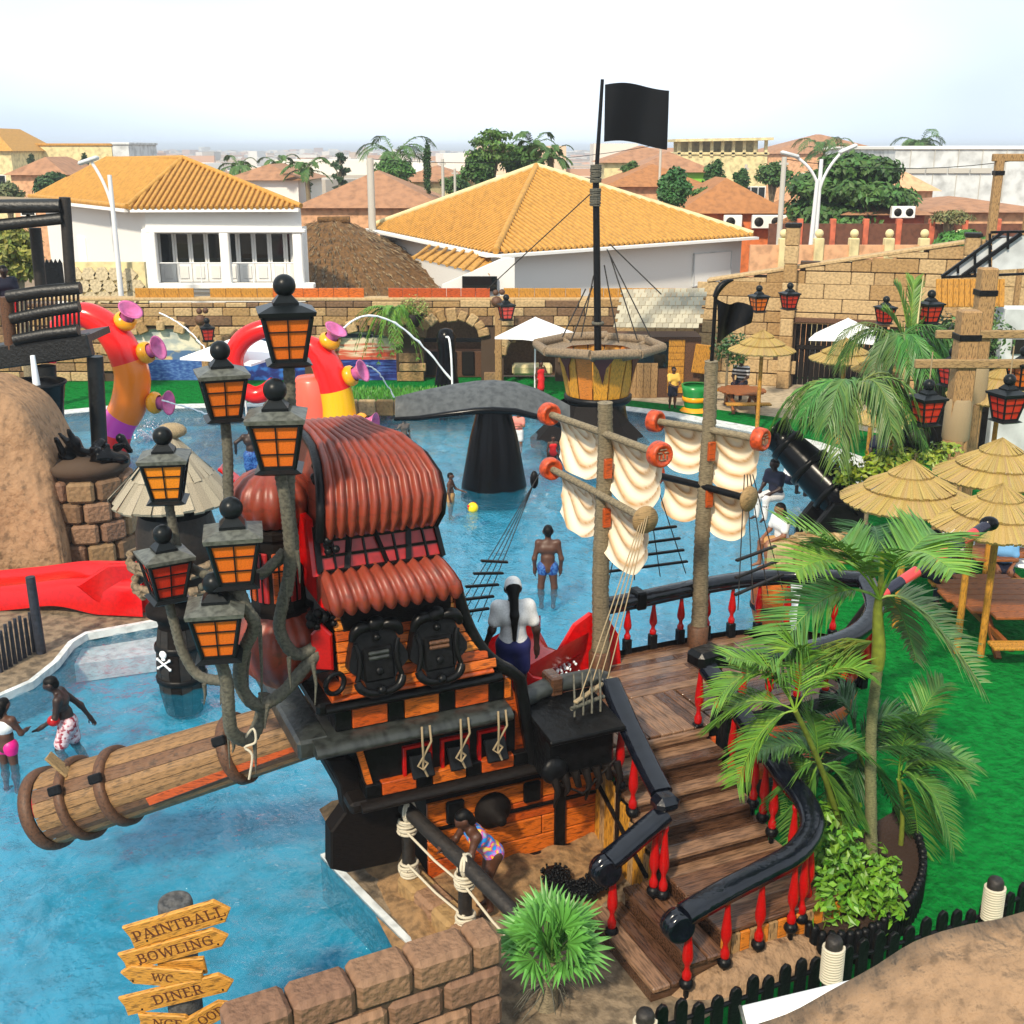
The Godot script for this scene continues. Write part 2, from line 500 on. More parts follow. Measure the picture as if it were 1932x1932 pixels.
# ---------- smooth bodies ----------
func cap(a: Vector3,b: Vector3,ra: float,rb: float) -> Array:
	return [a,b,ra,rb]
func net(caps: Array,cell: float,k: float,b: B):
	var lo:=Vector3.ONE*1e9
	var hi:=-lo
	for c in caps:
		var r: float = maxf(c[2],c[3])+k*0.5+cell*2.0
		lo = lo.min(c[0] - Vector3.ONE*r).min(c[1] - Vector3.ONE*r)
		hi = hi.max(c[0]+Vector3.ONE*r).max(c[1]+Vector3.ONE*r)
	var nx:=int((hi.x - lo.x)/cell)+2
	var ny:=int((hi.y - lo.y)/cell)+2
	var nz:=int((hi.z - lo.z)/cell)+2
	var g:=PackedFloat32Array()
	g.resize(nx*ny*nz)
	g.fill(1e3)
	for c in caps:
		var A: Vector3 = c[0]
		var D: Vector3 = c[1] - A
		var dd:=maxf(D.length_squared(),1e-9)
		var ra: float = c[2]
		var rd: float = c[3] - ra
		var r: float = maxf(c[2],c[3])+k+cell*2.0
		var l: Vector3 = (A.min(c[1]) - Vector3.ONE*r - lo)/cell
		var h: Vector3 = (A.max(c[1])+Vector3.ONE*r - lo)/cell
		for z in range(maxi(0,int(l.z)),mini(nz,int(h.z)+1)):
			for y in range(maxi(0,int(l.y)),mini(ny,int(h.y)+1)):
				var at:=(z*ny+y)*nx
				for x in range(maxi(0,int(l.x)),mini(nx,int(h.x)+1)):
					var p:=lo+Vector3(x,y,z)*cell - A
					var t:=clampf(p.dot(D)/dd,0.0,1.0)
					var d:=(p - D*t).length() - ra - rd*t
					var o:=g[at+x]
					if o>100.0:
						g[at+x] = d
					else:
						var q:=maxf(k - absf(o - d),0.0)/k
						g[at+x] = minf(o,d) - q*q*k*0.25
	var id:=PackedInt32Array()
	id.resize(nx*ny*nz)
	id.fill(-1)
	var pts:=PackedVector3Array()
	var off:=[0,1,nx,nx+1,nx*ny,nx*ny+1,nx*ny+nx,nx*ny+nx+1]
	var edges:=[[0,1],[2,3],[4,5],[6,7],[0,2],[1,3],[4,6],[5,7],[0,4],[1,5],[2,6],[3,7]]
	for z in nz - 1:
		for y in ny - 1:
			for x in nx - 1:
				var at:=(z*ny+y)*nx+x
				var v0:=g[at]
				if v0>cell*2.5: continue
				var inside:=0
				for o in off:
					if g[at+o]<0.0: inside += 1
				if inside==0 or inside==8: continue
				var s:=Vector3.ZERO
				var m:=0
				for e in edges:
					var a:=g[at+off[e[0]]]
					var c:=g[at+off[e[1]]]
					if (a<0.0) != (c<0.0):
						var t:=a/(a - c)
						var pa:=Vector3(e[0] & 1,(e[0] >> 1) & 1,e[0] >> 2)
						var pb:=Vector3(e[1] & 1,(e[1] >> 1) & 1,e[1] >> 2)
						s += pa.lerp(pb,t)
						m += 1
				id[at] = pts.size()
				pts.append(lo+(Vector3(x,y,z)+s/m)*cell)
	b.smooth(5)
	for z in range(1,nz - 1):
		for y in range(1,ny - 1):
			for x in range(1,nx - 1):
				var at:=(z*ny+y)*nx+x
				if id[at]<0: continue
				var s0:=g[at]<0.0
				for ax in 3:
					var st: int = off[[1,2,4][ax]]
					if (g[at+st]<0.0)==s0: continue
					var u: int = off[[2,4,1][ax]]
					var w: int = off[[4,1,2][ax]]
					if id[at - u]<0 or id[at - w]<0 or id[at - u - w]<0: continue
					if s0: b.quad(pts[id[at]],pts[id[at - w]],pts[id[at - u - w]],pts[id[at - u]])
					else: b.quad(pts[id[at]],pts[id[at - u]],pts[id[at - u - w]],pts[id[at - w]])
func person(label: String,at: Vector3,turn: float,h: float,pose: Dictionary,skin: Material,cloth: Array,cell:=0.016,hairstyle:="short",group:="") -> Node3D:
	var o:=thing("person",label,"person",at,turn,group)
	var J:={"hip": Vector3(0,0.52,0),"chest": Vector3(0,0.735,0),"head": Vector3(0,0.925,0.01)}
	for k in pose:
		if k in J: J[k] = pose[k]
	var up: Vector3 = (J.chest - J.hip).normalized()
	var sd:=Vector3(1,0,0)
	if pose.has("side"): sd = pose.side.normalized()
	var fw:=sd.cross(up).normalized()
	var D:={"sl": J.chest - sd*0.105+up*0.065,"sr": J.chest+sd*0.105+up*0.065,"hl": J.hip - sd*0.05,"hr": J.hip+sd*0.05}
	D.el = D.sl+Vector3(-0.035,-0.175,-0.01); D.er = D.sr+Vector3(0.035,-0.175,-0.01)
	D.wl = D.el+Vector3(-0.005,-0.145,0.03); D.wr = D.er+Vector3(0.005,-0.145,0.03)
	D.kl = Vector3(D.hl.x - 0.01,0.28,0.005); D.kr = Vector3(D.hr.x+0.01,0.28,0.005)
	D.al = Vector3(D.kl.x - 0.005,0.045,-0.01); D.ar = Vector3(D.kr.x+0.005,0.045,-0.01)
	for k in pose:
		if D.has(k): D[k] = pose[k]
	D.tl = D.al+Vector3(-0.015,-0.025,0.085); D.tr = D.ar+Vector3(0.015,-0.025,0.085)
	for k in pose:
		if D.has(k): D[k] = pose[k]
	for k in D: J[k] = D[k]
	for k in J: J[k] = J[k]*h
	var hd: Vector3 = pose.get("face",Vector3(0,0,1)).normalized()
	var neck: Vector3 = J.chest+up*0.085*h
	var hu: Vector3 = (J.head - neck).normalized()
	var torso:=[cap(J.hip - sd*0.038*h,J.hip+sd*0.038*h,0.066*h,0.066*h),cap(J.hip,J.hip.lerp(J.chest,0.5),0.075*h,0.066*h),
		cap(J.hip.lerp(J.chest,0.5) - sd*0.02*h,J.hip.lerp(J.chest,0.5)+sd*0.02*h,0.058*h,0.058*h),
		cap(J.chest - sd*0.045*h,J.chest+sd*0.045*h,0.068*h,0.068*h),cap(J.sl,J.sr,0.036*h,0.036*h)]
	var arms:=[]
	var legs:=[]
	for s in ["l","r"]:
		arms.append(cap(J["s"+s],J["e"+s],0.034*h,0.025*h))
		legs.append(cap(J["h"+s],J["k"+s],0.056*h,0.035*h))
	var caps:=torso+arms+legs+[cap(neck - up*0.02*h,J.head - hu*0.02*h,0.033*h,0.03*h),
		cap(J.head+hu*0.018*h - hd*0.008*h,J.head+hu*0.012*h+hd*0.01*h,0.052*h,0.05*h),cap(J.head - hu*0.03*h+hd*0.018*h,J.head+hd*0.02*h,0.034*h,0.04*h),
		cap(J.head+hd*0.06*h+hu*0.004*h,J.head+hd*0.066*h - hu*0.01*h,0.008*h,0.01*h)]
	for e in [-1.0,1.0]:
		caps.append(cap(J.head+hd.cross(hu)*e*0.052*h+hu*0.006*h,J.head+hd.cross(hu)*e*0.053*h - hu*0.012*h,0.011*h,0.008*h))
	for s in ["l","r"]:
		var f: Vector3 = (J["w"+s] - J["e"+s]).normalized()
		caps.append(cap(J["e"+s],J["w"+s],0.026*h,0.017*h))
		caps.append(cap(J["w"+s],J["w"+s]+f*0.045*h,0.017*h,0.021*h))
		caps.append(cap(J["k"+s],J["k"+s].lerp(J["a"+s],0.35),0.034*h,0.035*h))
		caps.append(cap(J["k"+s].lerp(J["a"+s],0.35),J["a"+s],0.035*h,0.02*h))
		caps.append(cap(J["a"+s],J["t"+s],0.022*h,0.015*h))
	var b:=B.new()
	net(caps,cell,0.028*h,b)
	for s in ["l","r"]:
		var f: Vector3 = (J["w"+s] - J["e"+s]).normalized()
		var side:=f.cross(fw).normalized()
		if side.length()<0.5: side = sd
		var pal: Vector3 = J["w"+s]+f*0.05*h
		var curl:=(fw*0.5+(-sd if s=="r" else sd)*0.6).normalized()
		for q in 4:
			var o0: Vector3 = pal+fw*(q - 1.5)*0.0105*h
			var ln: float = [0.036,0.045,0.043,0.034][q]*h
			b.tube([o0,o0+f*ln*0.55,o0+f*ln+curl*ln*0.35],[0.0062*h,0.0058*h,0.0042*h],5)
		var tb: Vector3 = J["w"+s]+f*0.02*h+fw*0.016*h
		b.tube([tb,tb+(f*0.7+fw*0.7)*0.022*h,tb+(f*0.95+fw*0.6)*0.042*h],[0.0075*h,0.0068*h,0.005*h],5)
	part(o,"body",b,skin)
	var grow:=func(c: Array,r: float) -> Array: return [c[0],c[1],c[2]+r,c[3]+r]
	for c in cloth:
		var cs:=[]
		var g: float = 0.009*h
		match c[1]:
			"shirt":
				for t in torso.slice(2): cs.append(grow.call(t,g*1.3))
				cs.append(cap(J.hip.lerp(J.chest,0.12) - sd*0.03*h,J.hip.lerp(J.chest,0.12)+sd*0.03*h,0.078*h,0.078*h))
				for t in arms: cs.append(grow.call([t[0],t[0].lerp(t[1],0.62),t[2],t[2]*0.98],g*1.3))
			"top":
				cs = [grow.call(torso[3],g*0.6),cap(J.chest - up*0.02*h,J.chest - up*0.04*h,0.075*h,0.072*h)]
			"suit":
				for t in torso.slice(0,4): cs.append(grow.call(t,g*0.7))
			"dress":
				for t in torso.slice(0,4): cs.append(grow.call(t,g))
				cs.append(cap(J.hip,J.hip.lerp((J.kl+J.kr)*0.5,0.9),0.09*h,0.1*h))
			"shorts":
				cs = [grow.call(torso[0],g*1.2),grow.call([torso[1][0],torso[1][0].lerp(torso[1][1],0.35),torso[1][2],torso[1][3]],g*0.8)]
				for t in legs: cs.append(grow.call([t[0],t[0].lerp(t[1],0.72),t[2],t[3]+0.016*h],g*1.6))
			"briefs":
				cs = [grow.call(torso[0],g*0.8)]
				for t in legs: cs.append(grow.call([t[0],t[0].lerp(t[1],0.22),t[2],t[2]*0.95],g*0.6))
			"trousers":
				cs = [grow.call(torso[0],g)]
				for t in legs: cs.append(grow.call(t,g*1.2))
				for s in ["l","r"]: cs.append(cap(J["k"+s],J["a"+s],0.045*h,0.034*h))
			"cap":
				cs = [cap(J.head+hu*0.03*h - hd*0.006*h,J.head+hu*0.036*h - hd*0.002*h,0.061*h,0.058*h),cap(J.head+hu*0.022*h+hd*0.05*h,J.head+hu*0.016*h+hd*0.085*h,0.01*h,0.008*h)]
		var cb:=B.new()
		net(cs,cell,0.03*h,cb)
		part(o,c[0],cb,c[2])
	if hairstyle != "none":
		var hb:=B.new()
		var hc:=[cap(J.head+hu*0.024*h - hd*0.014*h,J.head+hu*0.03*h+hd*0.002*h,0.053*h,0.05*h),cap(J.head - hd*0.026*h - hu*0.01*h,J.head - hd*0.02*h+hu*0.02*h,0.042*h,0.05*h)]
		if hairstyle=="long":
			hc.append(cap(J.head - hd*0.045*h,J.chest - hd*0.08*h+up*0.03*h,0.034*h,0.03*h))
			hc.append(cap(J.chest - hd*0.085*h+up*0.03*h,J.chest - hd*0.082*h - up*0.15*h,0.03*h,0.014*h))
		elif hairstyle=="braids":
			hc.append(cap(J.head - hd*0.04*h - hu*0.02*h,J.head - hd*0.05*h - hu*0.07*h,0.045*h,0.035*h))
		net(hc,cell,0.02*h,hb)
		part(o,"hair",hb,M.hair)
	return o
# ---------- plants ----------
func bez(a: Vector3,c: Vector3,e: Vector3,n: int) -> Array:
	var out:=[]
	for i in n+1:
		var t:=float(i)/n
		out.append(a.lerp(c,t).lerp(c.lerp(e,t),t))
	return out
func frond(b: B,a: Vector3,c: Vector3,e: Vector3,leaf: float,pairs: int,w: float,base: Color,droop:=0.35,from:=0.18,spread:=0.75):
	var p:=bez(a,c,e,10)
	var L:=0.0
	for i in 10: L += p[i].distance_to(p[i+1])
	var rr:=[]
	for i in 11: rr.append(0.014*L*(1.0 - i/11.5)*0.8)
	b.col(Color(base.r*1.9,base.g*1.35,base.b*1.0))
	b.tube(p,rr,5,false)
	var up0: Vector3 = Vector3.UP
	for i in pairs:
		var t:=from+(1.0 - from)*(i+0.5)/pairs
		var q:=a.lerp(c,t).lerp(c.lerp(e,t),t)
		var q2:=a.lerp(c,minf(t+0.03,1.03)).lerp(c.lerp(e,minf(t+0.03,1.03)),minf(t+0.03,1.03))
		var tg:=(q2 - q).normalized()
		var sd:=tg.cross(up0)
		if sd.length()<0.15: sd = tg.cross(Vector3(0.3,0.2,1))
		sd = sd.normalized()
		var nu:=sd.cross(tg).normalized()
		var tt:=(t - from)/(1.0 - from)
		var ln:=leaf*(0.45+0.55*sin(PI*clampf(0.18+tt*0.75,0,1)))*rf(0.88,1.1)
		if tt>0.85: ln *= 1.0 - (tt - 0.85)*2.2
		for s: float in [-1.0,1.0]:
			var f:=spread*rf(0.9,1.1)
			var dir:=(sd*s*f+tg*(1.05 - f*0.45)+nu*rf(0.12,0.3)).normalized()
			var q1:=q+dir*ln*0.5
			var tip:=q+dir*ln+Vector3.DOWN*ln*droop*rf(0.7,1.3)
			q1 += Vector3.DOWN*ln*droop*0.18
			var wd:=(tg - dir*tg.dot(dir)).normalized()*w*0.5
			var fold:=nu*w*0.25
			var k:=rf(0.72,1.25)
			var yl:=rf(0.0,0.12) if rng.randf()<0.8 else 0.4
			b.flat()
			b.col(Color(base.r*k*(1.0+yl*1.4),base.g*k*(1.0+yl*0.3),base.b*k))
			b.tri(q+wd*0.5,q1+wd,q1 - fold); b.tri(q+wd*0.5,q1 - fold,q)
			b.tri(q,q1 - fold,q1 - wd); b.tri(q,q1 - wd,q - wd*0.5)
			b.tri(q1+wd,tip,q1 - fold); b.tri(q1 - fold,tip,q1 - wd)
func trunk_rings(p: Array,r0: float,r1: float,ring: float) -> B:
	var b:=B.new()
	var L:=0.0
	for i in p.size() - 1: L += p[i].distance_to(p[i+1])
	var n:=maxi(4,int(L/ring))
	var cv:=Curve3D.new()
	for v in p: cv.add_point(v)
	var pts:=[]
	var rads:=[]
	var tot:=cv.get_baked_length()
	for i in n+1:
		for q in 2:
			var t:=clampf((i+q*0.75)/float(n),0,1)
			pts.append(cv.sample_baked(t*tot))
			rads.append(lerpf(r0,r1,t)*(1.07 if q==0 else 0.97)*rf(0.97,1.03))
			if t >= 1.0: break
	b.tube(pts,rads,10)
	return b
func leaf_quad(b: B,p: Vector3,d: Vector3,n: Vector3,ln: float,w: float,c: Color):
	var s:=d.cross(n).normalized()*w*0.5
	var m:=p+d*ln*0.5
	var t:=p+d*ln - n*ln*0.15
	b.col(c)
	b.tri(p,m+s,t); b.tri(p,t,m - s)
func rand_dir() -> Vector3:
	var z:=rf(-1,1)
	var a:=rf(0,TAU)
	var r:=sqrt(1.0 - z*z)
	return Vector3(r*cos(a),z,r*sin(a))
func clump(b: B,c: Vector3,r: Vector3,n: int,size: float,base: Color,shell:=0.55):
	b.flat()
	for i in n:
		var d:=rand_dir()
		var p:=c+d*r*(shell+(1.0 - shell)*sqrt(rng.randf()))
		var nn:=(d+rand_dir()*0.6+Vector3.UP*0.4).normalized()
		var dr:=nn.cross(rand_dir()).normalized()
		var k:=rf(0.65,1.3)
		leaf_quad(b,p,dr,nn,size*rf(0.7,1.3),size*rf(0.45,0.7),Color(base.r*k*rf(0.85,1.3),base.g*k,base.b*k))
func tree(called: String,label: String,at: Vector3,h: float,clumps: Array,leaf: float,base: Color,trunk_r:=0.15,group:="",per:=260) -> Node3D:
	var o:=thing(called,label,"tree",at,0.0,group)
	var b:=B.new()
	var low:=1e9
	for c in clumps: low = minf(low,c[0].y)
	b.tube([Vector3.ZERO,Vector3(0.03,low*0.5,0.02),Vector3(0,maxf(low,0.4),0)],[trunk_r*1.3,trunk_r,trunk_r*0.7],8)
	for c in clumps:
		b.tube([Vector3(0,maxf(low*0.75,0.2),0),Vector3(c[0].x*0.45,lerpf(low,c[0].y,0.4),c[0].z*0.45),c[0]],[trunk_r*0.55,trunk_r*0.35,trunk_r*0.12],6)
	part(o,"trunk",b,M.bark)
	var cr:=B.new()
	for c in clumps:
		var n: int = c[2] if c.size()>2 else per
		var k:=rf(0.8,1.2)
		clump(cr,c[0],c[1],n,leaf,Color(base.r*k,base.g*k,base.b*k))
	part(o,"crown",cr,M.leaf_far)
	return o
# ---------- repeated fittings ----------
func umbrella_thatch(label: String,top: Vector3,r: float,tiers: int,ground: float,group:="thatched parasols") -> Node3D:
	var o:=thing("thatched_parasol",label,"parasol",Vector3(top.x,ground,top.z),0.0,group)
	var hh:=top.y - ground
	part(o,"pole",B.new().tube([Vector3.ZERO,Vector3(0,hh - 0.1,0)],[0.055,0.05],10),M.yellow_wood)
	var drop:=r*0.62
	for k in tiers:
		var b:=B.new()
		var r0:=r*k/float(tiers)*0.93
		var r1:=r*(k+1)/float(tiers)
		var y0:=hh - drop*(k/float(tiers)) - (0.025 if k>0 else 0.0)
		var y1:=hh - drop*((k+1)/float(tiers))+0.005
		var n:=64+k*26
		for i in n:
			var a0:=TAU*i/n
			var a1:=TAU*(i+1)/n
			var am:=(a0+a1)*0.5
			var rr:=r1*rf(0.985,1.01)
			var yy:=y1+rf(-0.012,0.01)
			var f:=func(a: float,q: float,y: float) -> Vector3: return Vector3(cos(a)*q,y,sin(a)*q)
			var c:=rf(0.4,0.5)
			b.flat()
			b.col(Color(c,c*rf(0.66,0.74),c*rf(0.18,0.28)))
			var ridge:=0.006+0.006*rng.randf()
			var mA: Vector3 = f.call(am,r0,y0+ridge)
			var mB: Vector3 = f.call(am,rr,yy+ridge)
			b.quad(f.call(a0,r0,y0),mA,mB,f.call(a0,rr,yy))
			b.quad(mA,f.call(a1,r0,y0),f.call(a1,rr,yy),mB)
			b.quad(f.call(a0,rr,yy),mB,f.call(am,rr*0.97,yy - 0.035),f.call(a0,rr*0.97,yy - 0.035))
			b.quad(mB,f.call(a1,rr,yy),f.call(a1,rr*0.97,yy - 0.035),f.call(am,rr*0.97,yy - 0.035))
		part(o,"thatch_tier",b,M.straw)
	var ub:=B.new()
	for i in 8:
		var a:=TAU*i/8
		ub.tube([Vector3(0,hh - 0.1,0),Vector3(cos(a)*r*0.92,hh - drop - 0.02,sin(a)*r*0.92)],0.018,5)
	part(o,"rib_frame",ub,M.yellow_wood)
	return o
func lantern(label: String,at: Vector3,s: float,turn: float,pane: Material,roof: Material,group: String,hang:=0.0) -> Node3D:
	var o:=thing("ship_lantern",label,"lantern",at,turn,group)
	var bw:=s*0.62
	var tw:=s*0.98
	var p:=B.new()
	p.frust(Vector3(0,0,0),Vector2(bw,bw)*1.0,Vector3(0,s*0.07,0),Vector2(bw,bw)*1.5)
	p.frust(Vector3(0,s*0.07,0),Vector2(bw,bw)*1.5,Vector3(0,s*0.13,0),Vector2(bw,bw)*1.15)
	part(o,"foot_plate",p,M.lantern_black)
	var y0:=s*0.13
	var y1:=s*1.08
	var c:=B.new()
	for g: Vector2 in [Vector2(-1,-1),Vector2(1,-1),Vector2(1,1),Vector2(-1,1)]:
		c.beam(Vector3(g.x*bw*0.5,y0,g.y*bw*0.5),Vector3(g.x*tw*0.5,y1,g.y*tw*0.5),s*0.085,s*0.085,s*0.02)
	for e in 2:
		var w:=bw if e==0 else tw
		var y:=y0+s*0.03 if e==0 else y1 - s*0.03
		for q in 4:
			var d:=Vector3(0,0,1).rotated(Vector3.UP,q*PI/2)
			var x:=Vector3(1,0,0).rotated(Vector3.UP,q*PI/2)
			c.beam(d*w*0.5 - x*w*0.46+Vector3(0,y,0),d*w*0.5+x*w*0.46+Vector3(0,y,0),s*0.06,s*0.07)
	part(o,"cage",c,M.lantern_black)
	for q in 4:
		var bs:=Basis(Vector3.UP,q*PI/2)
		var pn:=B.new()
		var w0:=bw*0.5 - s*0.02
		var w1:=tw*0.5 - s*0.02
		var i:=s*0.025
		pn.flat().quad(bs*Vector3(-w0,y0,bw*0.5 - i),bs*Vector3(-w1,y1,tw*0.5 - i),bs*Vector3(w1,y1,tw*0.5 - i),bs*Vector3(w0,y0,bw*0.5 - i))
		pn.quad(bs*Vector3(w0,y0,bw*0.5 - i*2),bs*Vector3(w1,y1,tw*0.5 - i*2),bs*Vector3(-w1,y1,tw*0.5 - i*2),bs*Vector3(-w0,y0,bw*0.5 - i*2))
		var po:=part(o,"pane",pn,pane)
		var br:=B.new()
		for k in [1,2]:
			var t: float = k/3.0
			var ww:=lerpf(bw,tw,t)*0.5
			var yy:=lerpf(y0,y1,t)
			br.beam(bs*Vector3(-ww,yy,ww),bs*Vector3(ww,yy,ww),s*0.022,s*0.026)
		br.beam(bs*Vector3(0,y0,bw*0.5+0.001),bs*Vector3(0,y1,tw*0.5+0.001),s*0.022,s*0.028)
		part(po,"glazing_bar",br,M.lantern_black)
	var rfb:=B.new()
	rfb.frust(Vector3(0,y1,0),Vector2(tw,tw)*1.16,Vector3(0,y1+s*0.09,0),Vector2(tw,tw)*1.2)
	rfb.frust(Vector3(0,y1+s*0.09,0),Vector2(tw,tw)*1.2,Vector3(0,y1+s*0.2,0),Vector2(tw,tw)*0.62)
	part(o,"roof",rfb,roof)
	var f:=B.new()
	f.frust(Vector3(0,y1+s*0.2,0),Vector2(s,s)*0.52,Vector3(0,y1+s*0.26,0),Vector2(s,s)*0.52)
	f.frust(Vector3(0,y1+s*0.26,0),Vector2(s,s)*0.5,Vector3(0,y1+s*0.4,0),Vector2(s,s)*0.26)
	f.ball(Vector3(0,y1+s*0.58,0),s*0.235,20)
	part(o,"ball_finial",f,M.lantern_black)
	if hang>0.0:
		part(o,"hanger",B.new().tube([Vector3(0,y1+s*0.78,0),Vector3(0,y1+s*0.78+hang,0)],0.012,6),M.rope)
	return o
func baluster_mesh(h: float,r: float) -> ArrayMesh:
	var b:=B.new()
	var pr:=[Vector2(0,0),Vector2(0.75,0),Vector2(0.85,0.03),Vector2(0.85,0.1),Vector2(0.6,0.14),Vector2(0.45,0.2),Vector2(0.5,0.25),Vector2(0.95,0.34),Vector2(1.0,0.42),Vector2(0.85,0.55),Vector2(0.6,0.72),Vector2(0.45,0.86),Vector2(0.42,0.9),Vector2(0.6,0.93),Vector2(0.6,1.0),Vector2(0,1.0)]
	var q:=[]
	for v in pr: q.append(Vector2(v.x*r,v.y*h))
	b.lathe(q,Transform3D.IDENTITY,14)
	return b.done()
func letters(parent: Node3D,called: String,text: String,size: float,at: Transform3D,m: Material,depth:=0.012,font_name:="Droid Serif") -> MeshInstance3D:
	var t:=TextMesh.new()
	var f:=SystemFont.new()
	f.font_names = PackedStringArray([font_name])
	t.font = f
	t.text = text
	t.font_size = 64
	t.pixel_size = size/64.0
	t.depth = depth
	t.curve_step = 2.0
	var o:=MeshInstance3D.new()
	o.name = called
	o.mesh = t
	o.material_override = m
	parent.add_child(o,true)
	o.transform = at
	return o
# ---------- setting ----------
var wave:=FastNoiseLite.new()
const POOL_RIGHT:=[Vector2(1,-34.8),Vector2(2.8,-34.3),Vector2(4.4,-33.3),Vector2(6.5,-31.3),Vector2(7.7,-29.7),Vector2(8.35,-28.2),Vector2(8.3,-26.8),Vector2(7.6,-25.2),Vector2(6.2,-23.2),Vector2(5.1,-21),Vector2(4.3,-18.5),Vector2(3.7,-16.2),Vector2(3.06,-14.39),Vector2(-1.5,-11.5),Vector2(-2.1,-11.1),Vector2(-0.96,-9.52),Vector2(-0.6,-9.05),Vector2(-2.2,-7.6),Vector2(-3.2,-7.0),Vector2(-3.6,-6.2)]
const POOL_LEFT:=[Vector2(-14,-23.4),Vector2(-9.5,-22),Vector2(-7.6,-20.9),Vector2(-6.2,-19.6),Vector2(-5.7,-18.6),Vector2(-5.75,-17.9),Vector2(-6.85,-17.3),Vector2(-6.98,-16.9),Vector2(-6.95,-16.2),Vector2(-7.05,-15.5),Vector2(-7.5,-14.75),Vector2(-8.6,-14.1),Vector2(-12,-13.4),Vector2(-18,-12.6)]
const POOL_BACK:=[Vector2(-14,-33),Vector2(-12,-34.1),Vector2(-8,-34.5),Vector2(-3.3,-34.6),Vector2(1,-34.8)]
func sheet(poly: Array,y: float,thick:=0.0) -> B:
	var b:=B.new()
	var p:=PackedVector2Array()
	for v in poly: p.append(v)
	var ids:=Geometry2D.triangulate_polygon(p)
	for i in range(0,ids.size(),3):
		var q:=[]
		for j in 3: q.append(Vector3(p[ids[i+j]].x,y,p[ids[i+j]].y))
		b.otri(q[0],q[1],q[2],q[0]+Vector3.DOWN)
	if thick>0.0:
		var mid:=Vector2.ZERO
		for v in poly: mid += v/poly.size()
		for i in poly.size():
			var a: Vector2 = poly[i]
			var c: Vector2 = poly[(i+1) % poly.size()]
			b.oquad(Vector3(a.x,y,a.y),Vector3(c.x,y,c.y),Vector3(c.x,y - thick,c.y),Vector3(a.x,y - thick,a.y),Vector3(mid.x,y - thick*0.5,mid.y))
	return b
func strip(line: Array,y: float,w: float,thick: float) -> B:
	var b:=B.new()
	var out:=[]
	for i in line.size():
		var t: Vector2 = (line[mini(i+1,line.size() - 1)] - line[maxi(i - 1,0)]).normalized()
		out.append(line[i]+Vector2(-t.y,t.x)*w)
	for i in line.size() - 1:
		var a: Vector2 = line[i]; var c: Vector2 = line[i+1]
		var d: Vector2 = out[i+1]; var e: Vector2 = out[i]
		var o:=Vector3((a.x+d.x)*0.5,y - thick*0.5,(a.y+d.y)*0.5)
		b.oquad(Vector3(a.x,y,a.y),Vector3(c.x,y,c.y),Vector3(d.x,y,d.y),Vector3(e.x,y,e.y),o)
		b.oquad(Vector3(a.x,y,a.y),Vector3(c.x,y,c.y),Vector3(c.x,y - thick,c.y),Vector3(a.x,y - thick,a.y),o)
		b.oquad(Vector3(e.x,y,e.y),Vector3(d.x,y,d.y),Vector3(d.x,y - thick,d.y),Vector3(e.x,y - thick,e.y),o)
	return b
